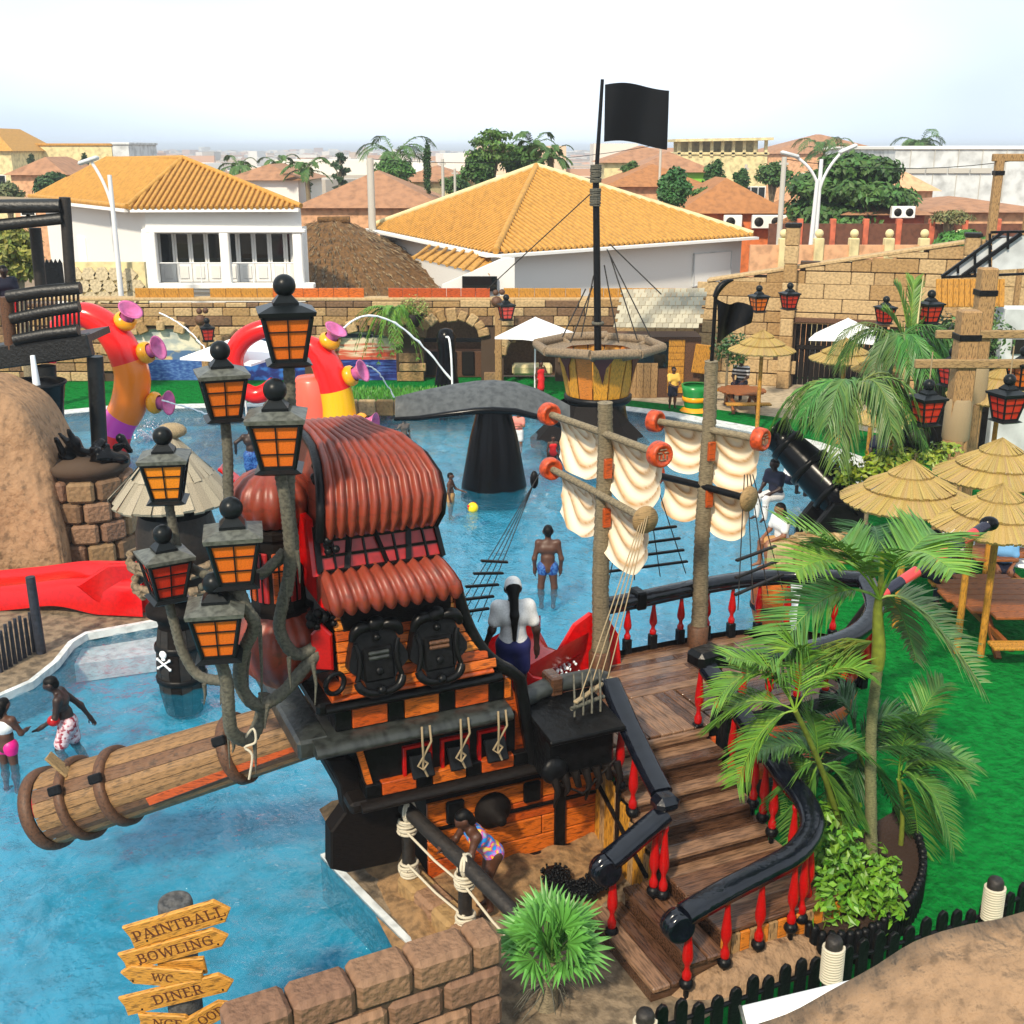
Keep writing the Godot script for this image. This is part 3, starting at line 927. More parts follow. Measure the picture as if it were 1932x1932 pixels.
func build_setting():
	var g:=B.new()
	var R:=[[-18.0,18.0,-39.4,-2600.0],[-2600.0,-18.0,30.0,-2600.0],[18.0,2600.0,30.0,-2600.0],[-18.0,18.0,30.0,-2.0]]
	for r in R: g.quad(Vector3(r[0],0.0,r[2]),Vector3(r[0],0.0,r[3]),Vector3(r[1],0.0,r[3]),Vector3(r[1],0.0,r[2]))
	mat("land",Color(0.55,0.47,0.38),0.95,"stone",0.05)
	struct("ground",g,M.land)
	var fl:=B.new()
	fl.quad(Vector3(-18,-0.46,-3),Vector3(-18,-0.46,-38),Vector3(12,-0.46,-38),Vector3(12,-0.46,-3))
	struct("pool_floor",fl,M.pool_floor)
	wave.noise_type = FastNoiseLite.TYPE_SIMPLEX_SMOOTH
	wave.frequency = 1.7
	wave.fractal_octaves = 3
	wave.fractal_gain = 0.6
	wave.domain_warp_enabled = true
	wave.domain_warp_amplitude = 0.7
	wave.domain_warp_frequency = 0.5
	wave.seed = 21
	var w:=B.new()
	w.smooth(1)
	var zs:=[]
	var z:=-5.9
	while z>-36.0:
		zs.append(z)
		z -= 0.062+(-z - 5.9)*0.0075
	var hv:=func(x: float,zz: float) -> float: return wave.get_noise_2d(x*1.0,zz*1.5)*0.075
	var prev:=PackedVector3Array()
	for i in zs.size():
		var dz: float = 0.085+(-zs[i] - 5.9)*0.0085
		var x0:=-18.0
		var n:=220
		var row:=PackedVector3Array()
		var xl:=maxf(-18.0,zs[i]*0.5 - 1.2)
		for j in n+1:
			var x:=lerpf(xl,minf(9.5,-zs[i]*0.5+1.5),float(j)/n)
			row.append(Vector3(x,hv.call(x,zs[i]),zs[i]))
		if i>0:
			for j in n:
				w.quad(prev[j],row[j],row[j+1],prev[j+1])
		prev = row
	var wm:=mat("water",Color(0.06,0.52,0.66,0.26),0.03,"",0.8,"n_water",1.0,true)
	wm.metallic_specular = 1.0
	wm.transparency = BaseMaterial3D.TRANSPARENCY_ALPHA
	struct("pool_water",w,wm)
	struct("lawn",sheet(POOL_RIGHT+[Vector2(-3.6,-2.0),Vector2(18,-2.0),Vector2(18,-39.4),Vector2(1,-39.4)],0.1),M.turf)
	struct("lawn",sheet(POOL_BACK+[Vector2(1,-39.4),Vector2(-18,-39.4),Vector2(-18,-33)],0.1),M.turf)
	struct("pavement",sheet(POOL_LEFT+[Vector2(-18,-33),Vector2(-14,-33)],0.1),M.concrete)
	var sides:=B.new()
	for line in [POOL_RIGHT,POOL_LEFT,POOL_BACK]:
		for i in line.size() - 1:
			var a: Vector2 = line[i]; var c: Vector2 = line[i+1]
			sides.quad(Vector3(a.x,0.1,a.y),Vector3(c.x,0.1,c.y),Vector3(c.x,-0.46,c.y),Vector3(a.x,-0.46,a.y))
	struct("pool_side",sides,M.pool_tile)
	var cop:=POOL_BACK+POOL_RIGHT.slice(1,13)
	struct("pool_coping",strip(cop,0.125,-0.55,0.2),M.pool_edge)
	struct("pool_coping",strip(POOL_RIGHT.slice(14,17),0.125,-0.07,0.05),M.pool_edge)
	struct("pool_coping",strip(POOL_LEFT.slice(4,14),0.12,-0.09,0.12),M.pool_edge)
	struct("pool_step",sheet([Vector2(-6.9,-17.2),Vector2(-5.6,-17.8),Vector2(-4.2,-18.3),Vector2(-4.0,-17.6),Vector2(-6.8,-16.6)],-0.14,0.3),M.pool_edge)
	struct("pavement",sheet([Vector2(3.2,-35.6),Vector2(9.5,-30.6),Vector2(16,-32),Vector2(16,-39),Vector2(3,-39)],0.104),M.paving)
	struct("lawn",sheet([Vector2(3.0,-34.75),Vector2(5.0,-33.35),Vector2(7.1,-31.6),Vector2(8.4,-30.0),Vector2(10.5,-30.6),Vector2(8.4,-32.6),Vector2(6.0,-34.2),Vector2(3.6,-35.5)],0.108),M.turf)
	struct("pavement",sheet([Vector2(-2.08,-11.08),Vector2(-1.4,-11.45),Vector2(1.2,-12.3),Vector2(2.8,-12.2),Vector2(2.9,-10.2),Vector2(3.1,-9.6),Vector2(1.6,-8.5),Vector2(0.2,-7.6),Vector2(-2.2,-7.5),Vector2(-0.62,-9.05),Vector2(-0.98,-9.54)],0.11),M.concrete)
	var sd:=B.new()
	var fn:=FastNoiseLite.new()
	fn.frequency = 0.9
	fn.seed = 5
	sd.smooth(1)
	var sh:=func(s: float,q: float) -> Vector3:
		var e:=clampf(minf(minf(s+1.3,2.1 - s)*2.2,minf(q+2.2,1.05 - q+0.25*sin(s*3.0))*2.0),0.0,1.0)
		var p:=ship_at(s,0,q)
		return Vector3(p.x,0.06+e*(0.16+0.1*fn.get_noise_2d(p.x*2.0,p.z*2.0)),p.z)
	for i in 44:
		for j in 40:
			var s:=-1.3+i*0.08
			var q:=-2.0+j*0.08
			sd.quad(sh.call(s,q),sh.call(s,q+0.08),sh.call(s+0.08,q+0.08),sh.call(s+0.08,q))
	struct("sand",sd,M.sand)
func ship_at(s: float,y: float,w: float) -> Vector3:
	var a:=deg_to_rad(24.0)
	return Vector3(-0.28+s*cos(a)+w*sin(a),y,-10.82 - s*sin(a)+w*cos(a))
func stone_wall(label: String,a: Vector3,b: Vector3,h0: float,h1: float,course: float,length: float,holes: Array,mats: Array,thick:=0.4,cap_m: Material = null) -> Node3D:
	var o:=thing("stone_wall",label,"wall",a)
	var dir:=b - a
	dir.y = 0
	var L:=dir.length()
	var ang:=atan2(-dir.z,dir.x)
	o.rotation.y = ang
	var core:=B.new()
	var rects:=[[0.0,L]]
	for hq in holes:
		var nr:=[]
		for r in rects:
			if hq[0]>r[0] and hq[1]<r[1]:
				nr.append([r[0],hq[0]]); nr.append([hq[1],r[1]])
			else: nr.append(r)
		rects = nr
		var hm:=lerpf(h0,h1,(hq[0]+hq[1])*0.5/L)
		core.box(Vector3((hq[0]+hq[1])*0.5,(hq[2]+hm - 0.05)*0.5,-thick*0.5),Vector3(hq[1] - hq[0],hm - 0.05 - hq[2],thick - 0.05))
	for r in rects:
		var n:=6
		for i in n:
			var x0:=lerpf(r[0],r[1],i/float(n)); var x1:=lerpf(r[0],r[1],(i+1)/float(n))
			var hm:=lerpf(h0,h1,(x0+x1)*0.5/L) - 0.06
			core.box(Vector3((x0+x1)*0.5,hm*0.5,-thick*0.5),Vector3(x1 - x0,hm,thick - 0.05))
	part(o,"core",core,M.mortar)
	var shapes:={}
	var y:=0.0
	var row:=0
	while y<maxf(h0,h1) - 0.06:
		var x:=-rf(0.0,length*0.5)
		var ch:=course*rf(0.85,1.15)
		while x<L:
			var ln:=snappedf(length*rf(0.55,1.5),0.1)
			var c:=x+ln*0.5
			var top:=lerpf(h0,h1,clampf(c/L,0,1))
			var hh:=ch
			if y+ch>top - 0.02: hh = top - y
			var skip:=hh<0.07 or c<-0.05 or c>L+0.05
			for hq in holes:
				var yy:=y+hh*0.5
				if hq.size()>3:
					var cx: float = (hq[0]+hq[1])*0.5
					var rx: float = (hq[1] - hq[0])*0.5
					var spring: float = hq[2] - rx*hq[3]
					if absf(c - cx)<rx+ln*0.35 and (yy<spring or pow((c - cx)/rx,2)+pow((yy - spring)/(rx*hq[3]),2)<1.15): skip = true
				elif c>hq[0] - ln*0.4 and c<hq[1]+ln*0.4 and yy<hq[2]: skip = true
			if not skip:
				var key:=Vector2(ln,snappedf(hh,0.04))
				if not shapes.has(key):
					var sb:=B.new()
					sb.box(Vector3.ZERO,Vector3(ln - 0.02,key.y - 0.018,0.14),0.02)
					shapes[key] = sb.done()
				part(o,"stone",shapes[key],mats[rng.randi() % mats.size()],false,Transform3D(Basis(Vector3.BACK,rf(-0.008,0.008)),Vector3(c,y+key.y*0.5,rf(-0.02,0.02))))
			x += ln
		y += ch
		row += 1
	if cap_m:
		var cb:=B.new()
		cb.beam(Vector3(-0.05,h0+0.05,-thick*0.4),Vector3(L+0.05,h1+0.05,-thick*0.4),thick+0.12,0.1,0.02)
		part(o,"coping",cb,cap_m)
	return o
func build_walls():
	var st:=[M.stone_a,M.stone_b,M.stone_c,M.stone_d,M.stone_e]
	var pale:=[M.stone_b,M.stone_c,M.stone_e,M.stone_c]
	var a:=Vector3(-17.9,0.1,-38.6)
	var b:=Vector3(6.6,0.1,-38.6)
	var lx:=func(px: float) -> float: return V(px,700,38.6).x - a.x
	var holes:=[[lx.call(212.0),lx.call(410.0),1.75,0.5],[lx.call(430.0),lx.call(575.0),1.6,0.5],[lx.call(630.0),lx.call(748.0),1.75,0.5],[lx.call(800.0),lx.call(908.0),2.1,0.6],[lx.call(950.0),lx.call(1048.0),1.6,0.8]]
	var o:=stone_wall("long low stone wall with arches behind the far pool edge",a,b,2.55,2.75,0.3,0.72,holes,st,0.5)
	var rb:=B.new()
	rb.box(Vector3(12.2,2.72,-0.25),Vector3(24.4,0.1,0.55),0.02)
	part(o,"ledge",rb,M.stone_c)
	for hq in holes:
		var cx: float = (hq[0]+hq[1])*0.5
		var rx: float = (hq[1] - hq[0])*0.5
		var ry: float = rx*hq[3]
		for i in 9:
			var t:=PI*(i+0.5)/9.0
			var ab:=B.new()
			ab.box(Vector3.ZERO,Vector3(rf(0.26,0.36),rf(0.3,0.46),0.2),0.04)
			part(o,"arch_stone",ab,st[rng.randi() % 5],false,Transform3D(Basis(Vector3.BACK,-(PI/2 - t)+rf(-0.12,0.12)),Vector3(cx+cos(t)*(rx+0.1),hq[2] - ry+sin(t)*(ry+0.12),0.03)))
	for i in 3:
		mural(i,a.x+holes[i][0] - 0.1,a.x+holes[i][1]+0.1,holes[i][2]+0.1)
	var k:=thing("bar_alcove","dark alcove with cupboards and stools inside a stone arch","alcove",Vector3(a.x+holes[3][0] - 0.1,0.11,-39.0))
	var kw: float = holes[3][1] - holes[3][0]+0.2
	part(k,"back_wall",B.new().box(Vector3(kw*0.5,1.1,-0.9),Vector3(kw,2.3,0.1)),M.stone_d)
	part(k,"lintel",B.new().box(Vector3(kw*0.5,1.32,0.05),Vector3(kw,0.13,0.1),0.01),M.iron)
	part(k,"counter",B.new().box(Vector3(kw*0.5,0.45,-0.5),Vector3(kw,0.9,0.5),0.02),M.hoop_wood)
	for i in 3:
		part(k,"cupboard_door",B.new().box(Vector3(0.35+i*0.6,0.5,-0.2),Vector3(0.42,0.8,0.06),0.02),M.dark_timber)
	var al:=thing("tunnel_alcove","round stone alcove with a pale bench behind the woman in red","alcove",Vector3(a.x+holes[4][0] - 0.1,0.11,-39.0))
	var aw: float = holes[4][1] - holes[4][0]+0.2
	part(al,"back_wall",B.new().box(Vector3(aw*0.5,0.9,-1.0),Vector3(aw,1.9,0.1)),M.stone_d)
	part(al,"bench",B.new().box(Vector3(aw*0.55,0.3,-0.2),Vector3(aw*0.7,0.35,0.6),0.08),M.wall_cream)
	for q in [[262,372,2.95,"yellow_wood"],[402,520,2.95,"yellow_wood"],[520,690,2.98,"orange_wood"],[735,925,3.0,"orange_wood_deep"],[950,1095,2.98,"yellow_wood"],[1110,1300,2.98,"yellow_wood"]]:
		var x0: float = V(q[0],600,38.9).x
		var x1: float = V(q[1],600,38.9).x
		var f:=thing("timber_fascia","%s timber board topping the stone wall %s" % ["red-brown" if q[3]=="orange_wood_deep" else "orange" if q[3]=="orange_wood" else "yellow",{262: "below the balcony of the white house",402: "right of the carved figure post",520: "under the edge of the brown thatch",735: "in front of the brown thatched hut",950: "before the dark opening",1110: "behind the tall black mast"}[q[0]]],"fascia",Vector3(x0,2.85,-38.75))
		var n:=maxi(3,int((x1 - x0)/0.45))
		for i in n:
			part(f,"board",B.new().box(Vector3((i+0.5)*(x1 - x0)/n,0.16,rf(-0.012,0.012)),Vector3((x1 - x0)/n - 0.012,0.32*rf(0.96,1.0),0.06),0.008),M[q[3]])
	var p0:=Vector3(6.4,0.1,-38.4)
	var p1:=Vector3(14.2,0.1,-36.2)
	stone_wall("tall pale sandstone wall with a wide dark opening",p0,p1,3.3,4.75,0.42,1.0,[[2.85,5.75,2.15]],pale,0.5,M.stone_c)
	stone_wall("sandstone wall sloping up behind the steel staircase",p1+Vector3(0.02,0,-0.02),Vector3(19,0.1,-35.2),4.75,5.2,0.55,1.3,[],pale,0.5)
	var gd:=(p1 - p0).normalized()
	var g:=thing("timber_gate","wide black plank gate in the tall sandstone wall","gate",p0+gd*2.8+Vector3(0,0,-0.5),atan2(-gd.z,gd.x))
	for i in 18:
		part(g,"plank",B.new().box(Vector3(0.08+i*0.168,1.1,0),Vector3(0.155,2.2,0.06),0.008),M.dark_timber if i % 3 else M.very_dark_timber)
	part(g,"cross_rail",B.new().box(Vector3(1.5,1.25,0.06),Vector3(2.95,0.14,0.05),0.01),M.dark_timber)
	part(g,"lintel",B.new().box(Vector3(1.5,2.2,0.5),Vector3(3.1,0.16,0.3),0.02),M.hoop_wood)
	for e in [[0.3,"beside the gate",0.36],[5.6,"at the foot of the steel stair",0.3]]:
		var pp: Vector3 = p0+gd*(e[0]+2.2)
		var c:=thing("wall_pier","square sandstone pier with dark cap "+e[1],"pier",Vector3(pp.x,0.1,pp.z+0.25),atan2(-gd.z,gd.x))
		var hh: float = 5.1 if e[0]<1 else 4.9
		for k2 in 9:
			part(c,"stone",B.new().box(Vector3(0,(k2+0.5)*hh/9.0,0),Vector3(0.42+rf(-0.02,0.02),hh/9.0 - 0.01,0.42),0.03),pale[k2 % 4])
		part(c,"cap",B.new().box(Vector3(0,hh+0.06,0),Vector3(0.5,0.12,0.5),0.02),M.dark_timber)
func mural(i: int,x0: float,x1: float,h: float):
	var im:=Image.create(256,96,false,Image.FORMAT_RGB8)
	var f:=FastNoiseLite.new()
	f.seed = 30+i
	f.frequency = 0.02
	f.fractal_octaves = 4
	for y in 96:
		for x in 256:
			var v:=y/96.0
			var n:=f.get_noise_2d(x,y*2.5)
			var c: Color
			if i==0:
				if v<0.45: c = Color(0.86,0.84,0.76).lerp(Color(0.62,0.66,0.66),clampf(n*1.6+0.3,0,1))
				elif v<0.62: c = Color(0.78,0.68,0.5).lerp(Color(0.3,0.42,0.58),clampf(n*3.0+0.5,0,1))
				else: c = Color(0.12,0.28,0.55).lerp(Color(0.4,0.55,0.75),clampf(f.get_noise_2d(x*3.0,y*12.0)+0.3,0,1))
			elif i==1:
				c = Color(0.1,0.3,0.6).lerp(Color(0.5,0.75,0.85),clampf(n*2.0+0.4,0,1)) if v<0.6 else Color(0.05,0.12,0.4).lerp(Color(0.15,0.4,0.7),clampf(n*2.0+0.4,0,1))
			else:
				var s:=f.get_noise_2d(x*0.35+y*0.25,y*9.0)
				if v<0.22: c = Color(0.16,0.19,0.25).lerp(Color(0.7,0.7,0.68),clampf(s*2.0+0.3,0,1))
				elif v<0.62: c = Color(0.84,0.8,0.7).lerp(Color(0.75,0.3,0.2),clampf((v - 0.35)*4.0+s*1.5,0,1))
				else: c = Color(0.06,0.12,0.42).lerp(Color(0.3,0.45,0.75),clampf(s*1.5+0.2,0,1))
			im.set_pixel(x,y,c)
	var m:=StandardMaterial3D.new()
	m.albedo_texture = ImageTexture.create_from_image(im)
	m.roughness = 0.8
	var o:=thing("mural_board",["seaside mural of clouds and waves in a stone arch","deep blue sea mural in a stone arch behind the octopus","streaky sunset mural over dark blue sea in a stone arch"][i],"mural",Vector3(x0,0.11,-38.75))
	var q:=QuadMesh.new()
	q.size = Vector2(x1 - x0,h)
	part(o,"painted_panel",q,m,false,Transform3D(Basis.IDENTITY,Vector3((x1 - x0)*0.5,h*0.5,0.0)))
	part(o,"board",B.new().box(Vector3((x1 - x0)*0.5,h*0.5,-0.05),Vector3(x1 - x0,h,0.08)),M.stone_d)
# ---------- the play ship; its own axes: x along the keel,z outwards to the stairs ----------
var ship: Node3D
func SP(px: float,py: float,w:=0.0) -> Vector3:
	var a:=deg_to_rad(24.0)
	var n:=Vector3(sin(a),0,cos(a))
	var o:=Vector3(-0.28,0,-10.82)
	var r:=ray(px,py)
	var t:=(w - (Vector3(0,EYE,0) - o).dot(n))/r.dot(n)
	return to_ship(Vector3(0,EYE,0)+r*t)
func to_ship(p: Vector3) -> Vector3:
	return (p - Vector3(-0.28,0,-10.82)).rotated(Vector3.UP,-deg_to_rad(24.0))
func planks_run(parent: Node3D,called: String,a: Vector3,b: Vector3,n: int,across: Vector3,thick: Vector3,mats: Array,cuts:=1,gap:=0.008):
	var x:=(b - a).normalized()
	var y:=across.normalized()
	var z:=thick.normalized()
	var w:=across.length()/n
	for i in n:
		var at:=0.0
		var L:=(b - a).length()
		var c:=cuts
		for k in c:
			var ln:=L/c if c==1 else L/c+(0.3*L/c*(1 if (i+k) % 2 else -1) if k<c - 1 else 0.0)
			if k==c - 1: ln = L - at
			var bb:=B.new()
			bb.box(Vector3.ZERO,Vector3(ln - gap,w - gap,thick.length()),0.008)
			part(parent,called,bb,mats[rng.randi() % mats.size()],false,Transform3D(Basis(x,y,z),a+x*(at+ln*0.5)+y*w*(i+0.5)+z*rf(-0.003,0.003)))
			at += ln
func ribbed(prof: Array,s0: Array,s1: Array,ribs: int,depth: float) -> B:
	var b:=B.new()
	b.smooth(1)
	var sub:=6
	var n:=ribs*sub
	var P:=func(i: int,j: int) -> Vector3:
		var t:=float(j)/n
		var k:=absf(sin(PI*ribs*t))
		var dz: float = prof[mini(i+1,prof.size() - 1)].x - prof[maxi(i - 1,0)].x
		var dy: float = prof[mini(i+1,prof.size() - 1)].y - prof[maxi(i - 1,0)].y
		var nn:=Vector2(dy,-dz).normalized()
		var q: Vector2 = prof[i]+nn*depth*(k - 0.3)
		return Vector3(lerpf(s0[i],s1[i],t),q.y,q.x)
	for i in prof.size() - 1:
		for j in n:
			b.quad(P.call(i,j),P.call(i,j+1),P.call(i+1,j+1),P.call(i+1,j))
	b.flat()
	var c:=Vector3.ZERO
	for q in prof: c += Vector3(0,q.y,q.x)/prof.size()
	for e in [0,1]:
		for i in prof.size() - 1:
			var x0: float = s0[i] if e==0 else s1[i]
			var x1: float = s0[i+1] if e==0 else s1[i+1]
			var lo:=Vector3((x0+x1)*0.5,prof[0].y,prof[prof.size() - 1].x)
			b.tri(Vector3(x0,prof[i].y,prof[i].x),Vector3(x1,prof[i+1].y,prof[i+1].x),lo)
	return b
func build_ship():
	ship = thing("pirate_ship","wooden pirate play ship with red scalloped stern roof and furled sails","ship",Vector3(-0.28,0,-10.82),deg_to_rad(24.0))
	var OW:=[M.orange_wood,M.orange_wood_deep,M.orange_wood_pale,M.orange_wood]
	var h:=B.new()
	h.box(Vector3(0.35,0.75,-0.95),Vector3(1.98,1.5,1.86),0.03)
	h.box(Vector3(-0.55,1.75,-0.85),Vector3(1.6,0.9,1.96),0.02)
	h.box(Vector3(-0.95,2.95,-0.85),Vector3(1.1,1.1,2.0),0.02)
	h.box(Vector3(-0.3,2.3,-0.85),Vector3(0.9,0.4,1.96))
	h.box(Vector3(-1.08,3.85,-0.85),Vector3(1.0,0.9,1.75),0.02)
	part(ship,"hull",h,M.very_dark_timber)
	var k:=PackedVector2Array()
	for q in [[612,1428],[650,1428],[760,1500],[762,1590],[750,1622],[655,1643],[622,1636],[622,1566],[648,1530],[640,1480]]:
		var v:=SP(q[0],q[1],-0.05)
		k.append(Vector2(v.x,v.y))
	part(ship,"stern_post",B.new().extrude(k,0.24,Transform3D(Basis.IDENTITY,Vector3(0,0,-0.12)),0.02),M.very_dark_timber)
	planks_run(ship,"plank",Vector3(-0.66,0.18,0.0),Vector3(1.36,0.18,0.0),4,Vector3(0,0.9,0),Vector3(0,0,0.05),OW,2,0.012)
	var bands:=B.new()
	bands.box(Vector3(0.86,0.62,0.035),Vector3(0.13,1.0,0.05),0.01)
	bands.box(Vector3(0.35,0.78,0.032),Vector3(2.04,0.035,0.035))
	bands.box(Vector3(0.35,0.14,0.035),Vector3(2.06,0.12,0.06),0.01)
	bands.box(Vector3(0.52,0.97,0.05),Vector3(0.2,0.24,0.06),0.02)
	bands.box(Vector3(-0.36,0.95,0.05),Vector3(0.2,0.26,0.06),0.02)
	bands.box(Vector3(1.345,0.6,0.04),Vector3(0.04,1.0,0.05))
	part(ship,"iron_band",bands,M.black_trim)
	var gb:=B.new()
	gb.lathe([Vector2(0.2,0),Vector2(0.205,0.04),Vector2(0.17,0.07),Vector2(0.16,0.1),Vector2(0.1,0.12),Vector2(0.085,0.2),Vector2(0.06,0.24),Vector2(0.05,0.28),Vector2(0,0.29)],Transform3D(Basis(Vector3.RIGHT,PI/2),Vector3(0.06,0.86,0.03)),22)
	part(ship,"gun_boss",gb,M.very_dark_timber)
	var led:=func(x0: float,x1: float,y: float,hh: float,w: float,tilt:=0.0) -> B:
		var b:=B.new()
		var pr:=[Vector2(-0.3,-hh*0.5),Vector2(w*0.9,-hh*0.5),Vector2(w,-hh*0.25),Vector2(w,hh*0.1),Vector2(w*0.82,hh*0.4),Vector2(w*0.55,hh*0.5),Vector2(-0.3,hh*0.5)]
		var pts:=[]
		for i in 7: pts.append(Vector3(lerpf(x0,x1,i/6.0),y+tilt*pow(i/6.0,2),0))
		b.sweep(pts,pr)
		return b
	part(ship,"rubbing_strake",led.call(-1.42,0.52,1.37,0.1,0.32),M.dark_timber)
	part(ship,"moulding",led.call(-1.86,0.14,2.12,0.14,0.42),M.moulding_grey)
	part(ship,"moulding",led.call(-1.72,0.08,2.49,0.1,0.3),M.black_trim)
	part(ship,"moulding",led.call(-1.66,-0.02,2.58,0.06,0.3),M.orange_wood_deep)
	for q in [[1.36,0.13,-1.42,0.1,M.dark_timber],[2.1,0.2,-1.84,0.16,M.moulding_grey],[2.48,0.13,-1.7,0.1,M.black_trim]]:
		part(ship,"stern_moulding",B.new().box(Vector3(q[2],q[0],-0.85),Vector3(q[3]*2.0,q[1],2.2),0.03),q[4])
	for row in [[1.43,1.57,0.23,-1.36,0.44],[2.2,2.42,0.19,-1.62,0.22]]:
		var x: float = row[3]
		var i:=0
		while x<row[4] - 0.03:
			var ln:=(0.36 if i % 2 else 0.17)
			ln = minf(ln,row[4] - x)
			var bb:=B.new()
			bb.box(Vector3.ZERO,Vector3(ln - 0.006,row[1] - row[0],0.3),0.008)
			part(ship,"belt_plank" if i % 2 else "belt_block",bb,OW[i % 4] if i % 2 else M.black_trim,false,Transform3D(Basis.IDENTITY,Vector3(x+ln*0.5,(row[0]+row[1])*0.5,row[2] - 0.15)))
			x += ln
			i += 1
	part(ship,"gun_deck_panel",B.new().box(Vector3(-0.52,1.79,0.0),Vector3(1.62,0.48,0.3),0.02),M.black_trim)
	part(ship,"corner_post",B.new().beam(Vector3(-1.3,1.56,0.16),Vector3(-1.4,2.0,0.16),0.06,0.06),M.orange_wood)
	part(ship,"corner_post",B.new().beam(Vector3(0.36,1.55,0.12),Vector3(0.22,2.02,0.12),0.05,0.12),M.orange_wood_deep)
	for i in 3:
		var x:=-0.8+i*0.4
		var f:=B.new()
		for e: float in [-1.0,1.0]:
			f.box(Vector3(x+e*0.135,1.71,0.165),Vector3(0.035,0.35,0.06),0.006)
			f.box(Vector3(x,1.71+e*0.16,0.166),Vector3(0.3,0.032,0.062),0.006)
		var po:=part(ship,"gun_port",f,M.red_paint)
		part(po,"lid",B.new().box(Vector3.ZERO,Vector3(0.23,0.24,0.05),0.012,Basis(Vector3.RIGHT,-0.55)),M.black_trim,false,Transform3D(Basis.IDENTITY,Vector3(x+0.02,1.68,0.25)))
		var r:=B.new()
		r.rope([Vector3(x - 0.03,2.2,0.42),Vector3(x - 0.04,2.05,0.46),Vector3(x,1.84,0.36),Vector3(x,1.72,0.34),Vector3(x+0.05,1.6,0.33)],0.012)
		r.rope([Vector3(x+0.05,2.2,0.42),Vector3(x+0.05,2.05,0.46),Vector3(x,1.84,0.36),Vector3(x - 0.05,1.74,0.34),Vector3(x,1.69,0.35),Vector3(x+0.05,1.75,0.34),Vector3(x,1.8,0.36)],0.012)
		part(po,"lashing",r,M.rope)
	var rows:=8
	for i in rows:
		var y0:=2.6+i*0.1
		var x1: float = [0.02,-0.06,-0.14,-0.2,-0.25,-0.28,-0.3,-0.32][i]
		var z:=0.27 - i*0.022
		var bb:=B.new()
		bb.box(Vector3.ZERO,Vector3(x1+1.56,0.094,0.06),0.008)
		part(ship,"castle_plank",bb,OW[i % 4],false,Transform3D(Basis(Vector3.RIGHT,-0.2),Vector3((x1 - 1.56)*0.5,y0+0.05,z - 0.03)))
	for zz: float in [0.2,-1.9]:
		part(ship,"sheer_rail",B.new().sweep(bez(Vector3(-0.34,3.5,zz - 0.12),Vector3(-0.24,2.75,zz),Vector3(0.2,2.5,zz),8)+bez(Vector3(0.3,2.4,zz),Vector3(0.36,2.0,zz),Vector3(0.46,1.42,zz),6),[Vector2(-0.06,-0.05),Vector2(0.06,-0.05),Vector2(0.06,0.03),Vector2(0.03,0.06),Vector2(-0.03,0.06),Vector2(-0.06,0.03)],Vector3.BACK),M.black_trim)
		part(ship,"sheer_panel",B.new().extrude(PackedVector2Array([Vector2(-0.36,3.45),Vector2(-0.26,2.8),Vector2(0.12,2.52),Vector2(0.28,2.2),Vector2(0.44,1.45),Vector2(0.1,1.45),Vector2(-0.4,2.5)]),0.05,Transform3D(Basis.IDENTITY,Vector3(0,0,zz - 0.08))),M.orange_wood_deep)
	for i in 2:
		var c:=Vector3(-1.22+i*0.6,2.95,0.27)
		var pl:=PackedVector2Array()
		for t in 36:
			var a:=TAU*t/36.0
			var rx:=0.25+0.035*cos(a*4.0)+0.02*cos(a*7.0+1.0)
			var ry:=0.37+0.04*cos(a*3.0 - PI/2)+0.03*cos(a*6.0)
			pl.append(Vector2(cos(a)*rx,sin(a)*ry))
		var at:=Transform3D(Basis(Vector3.RIGHT,-0.2),c)
		var w:=part(ship,"window_case",B.new().extrude(pl,0.16,Transform3D.IDENTITY,0.035),M.iron,false,at)
		var sw:=B.new()
		for e: float in [-1.0,1.0]:
			sw.tube(bez(Vector3(e*0.06,0.3,0.09),Vector3(e*0.2,0.36,0.13),Vector3(e*0.24,0.2,0.09),6),[0.04,0.055,0.06,0.06,0.055,0.045,0.03],8)
			sw.tube(bez(Vector3(e*0.21,0.16,0.08),Vector3(e*0.14,0.0,0.1),Vector3(e*0.22,-0.2,0.08),6),0.026,8)
			sw.tube(bez(Vector3(e*0.22,-0.2,0.08),Vector3(e*0.2,-0.33,0.11),Vector3(0,-0.33,0.09),6),[0.04,0.045,0.045,0.04,0.04,0.035,0.03],8)
		sw.ball(Vector3(0,0.33,0.1),0.085,12,Vector3(1.1,0.9,0.7))
		sw.ball(Vector3(0,0.2,0.1),0.04,10)
		sw.ball(Vector3(0,-0.3,0.11),0.05,10)
		sw.box(Vector3(0,-0.05,0.07),Vector3(0.3,0.34,0.06),0.02)
		part(w,"carving",sw,M.black_trim)
		var lo:=B.new()
		for q in 2: lo.box(Vector3(0,0.06 - q*0.045,0.125),Vector3(0.2,0.038,0.04),0.01,Basis(Vector3.RIGHT,-0.4))
		part(w,"louvre",lo,M.moulding_grey if i==0 else M.hoop_wood)
		part(w,"knob",B.new().ball(Vector3(0,-0.12,0.11),0.04,12,Vector3(1,1,0.5)),M.iron)
	part(ship,"awning",ribbed([Vector2(0.42,3.5),Vector2(0.48,3.56),Vector2(0.47,3.64),Vector2(0.4,3.73),Vector2(0.28,3.8),Vector2(0.12,3.83)],[-1.66,-1.69,-1.7,-1.71,-1.71,-1.71],[-0.4,-0.4,-0.42,-0.46,-0.5,-0.52],10,0.06),M.roof_red)
	part(ship,"awning_end",B.new().box(Vector3(-1.66,3.65,-0.1),Vector3(0.1,0.34,0.8),0.04),M.slide_red)
	var wb:=B.new()
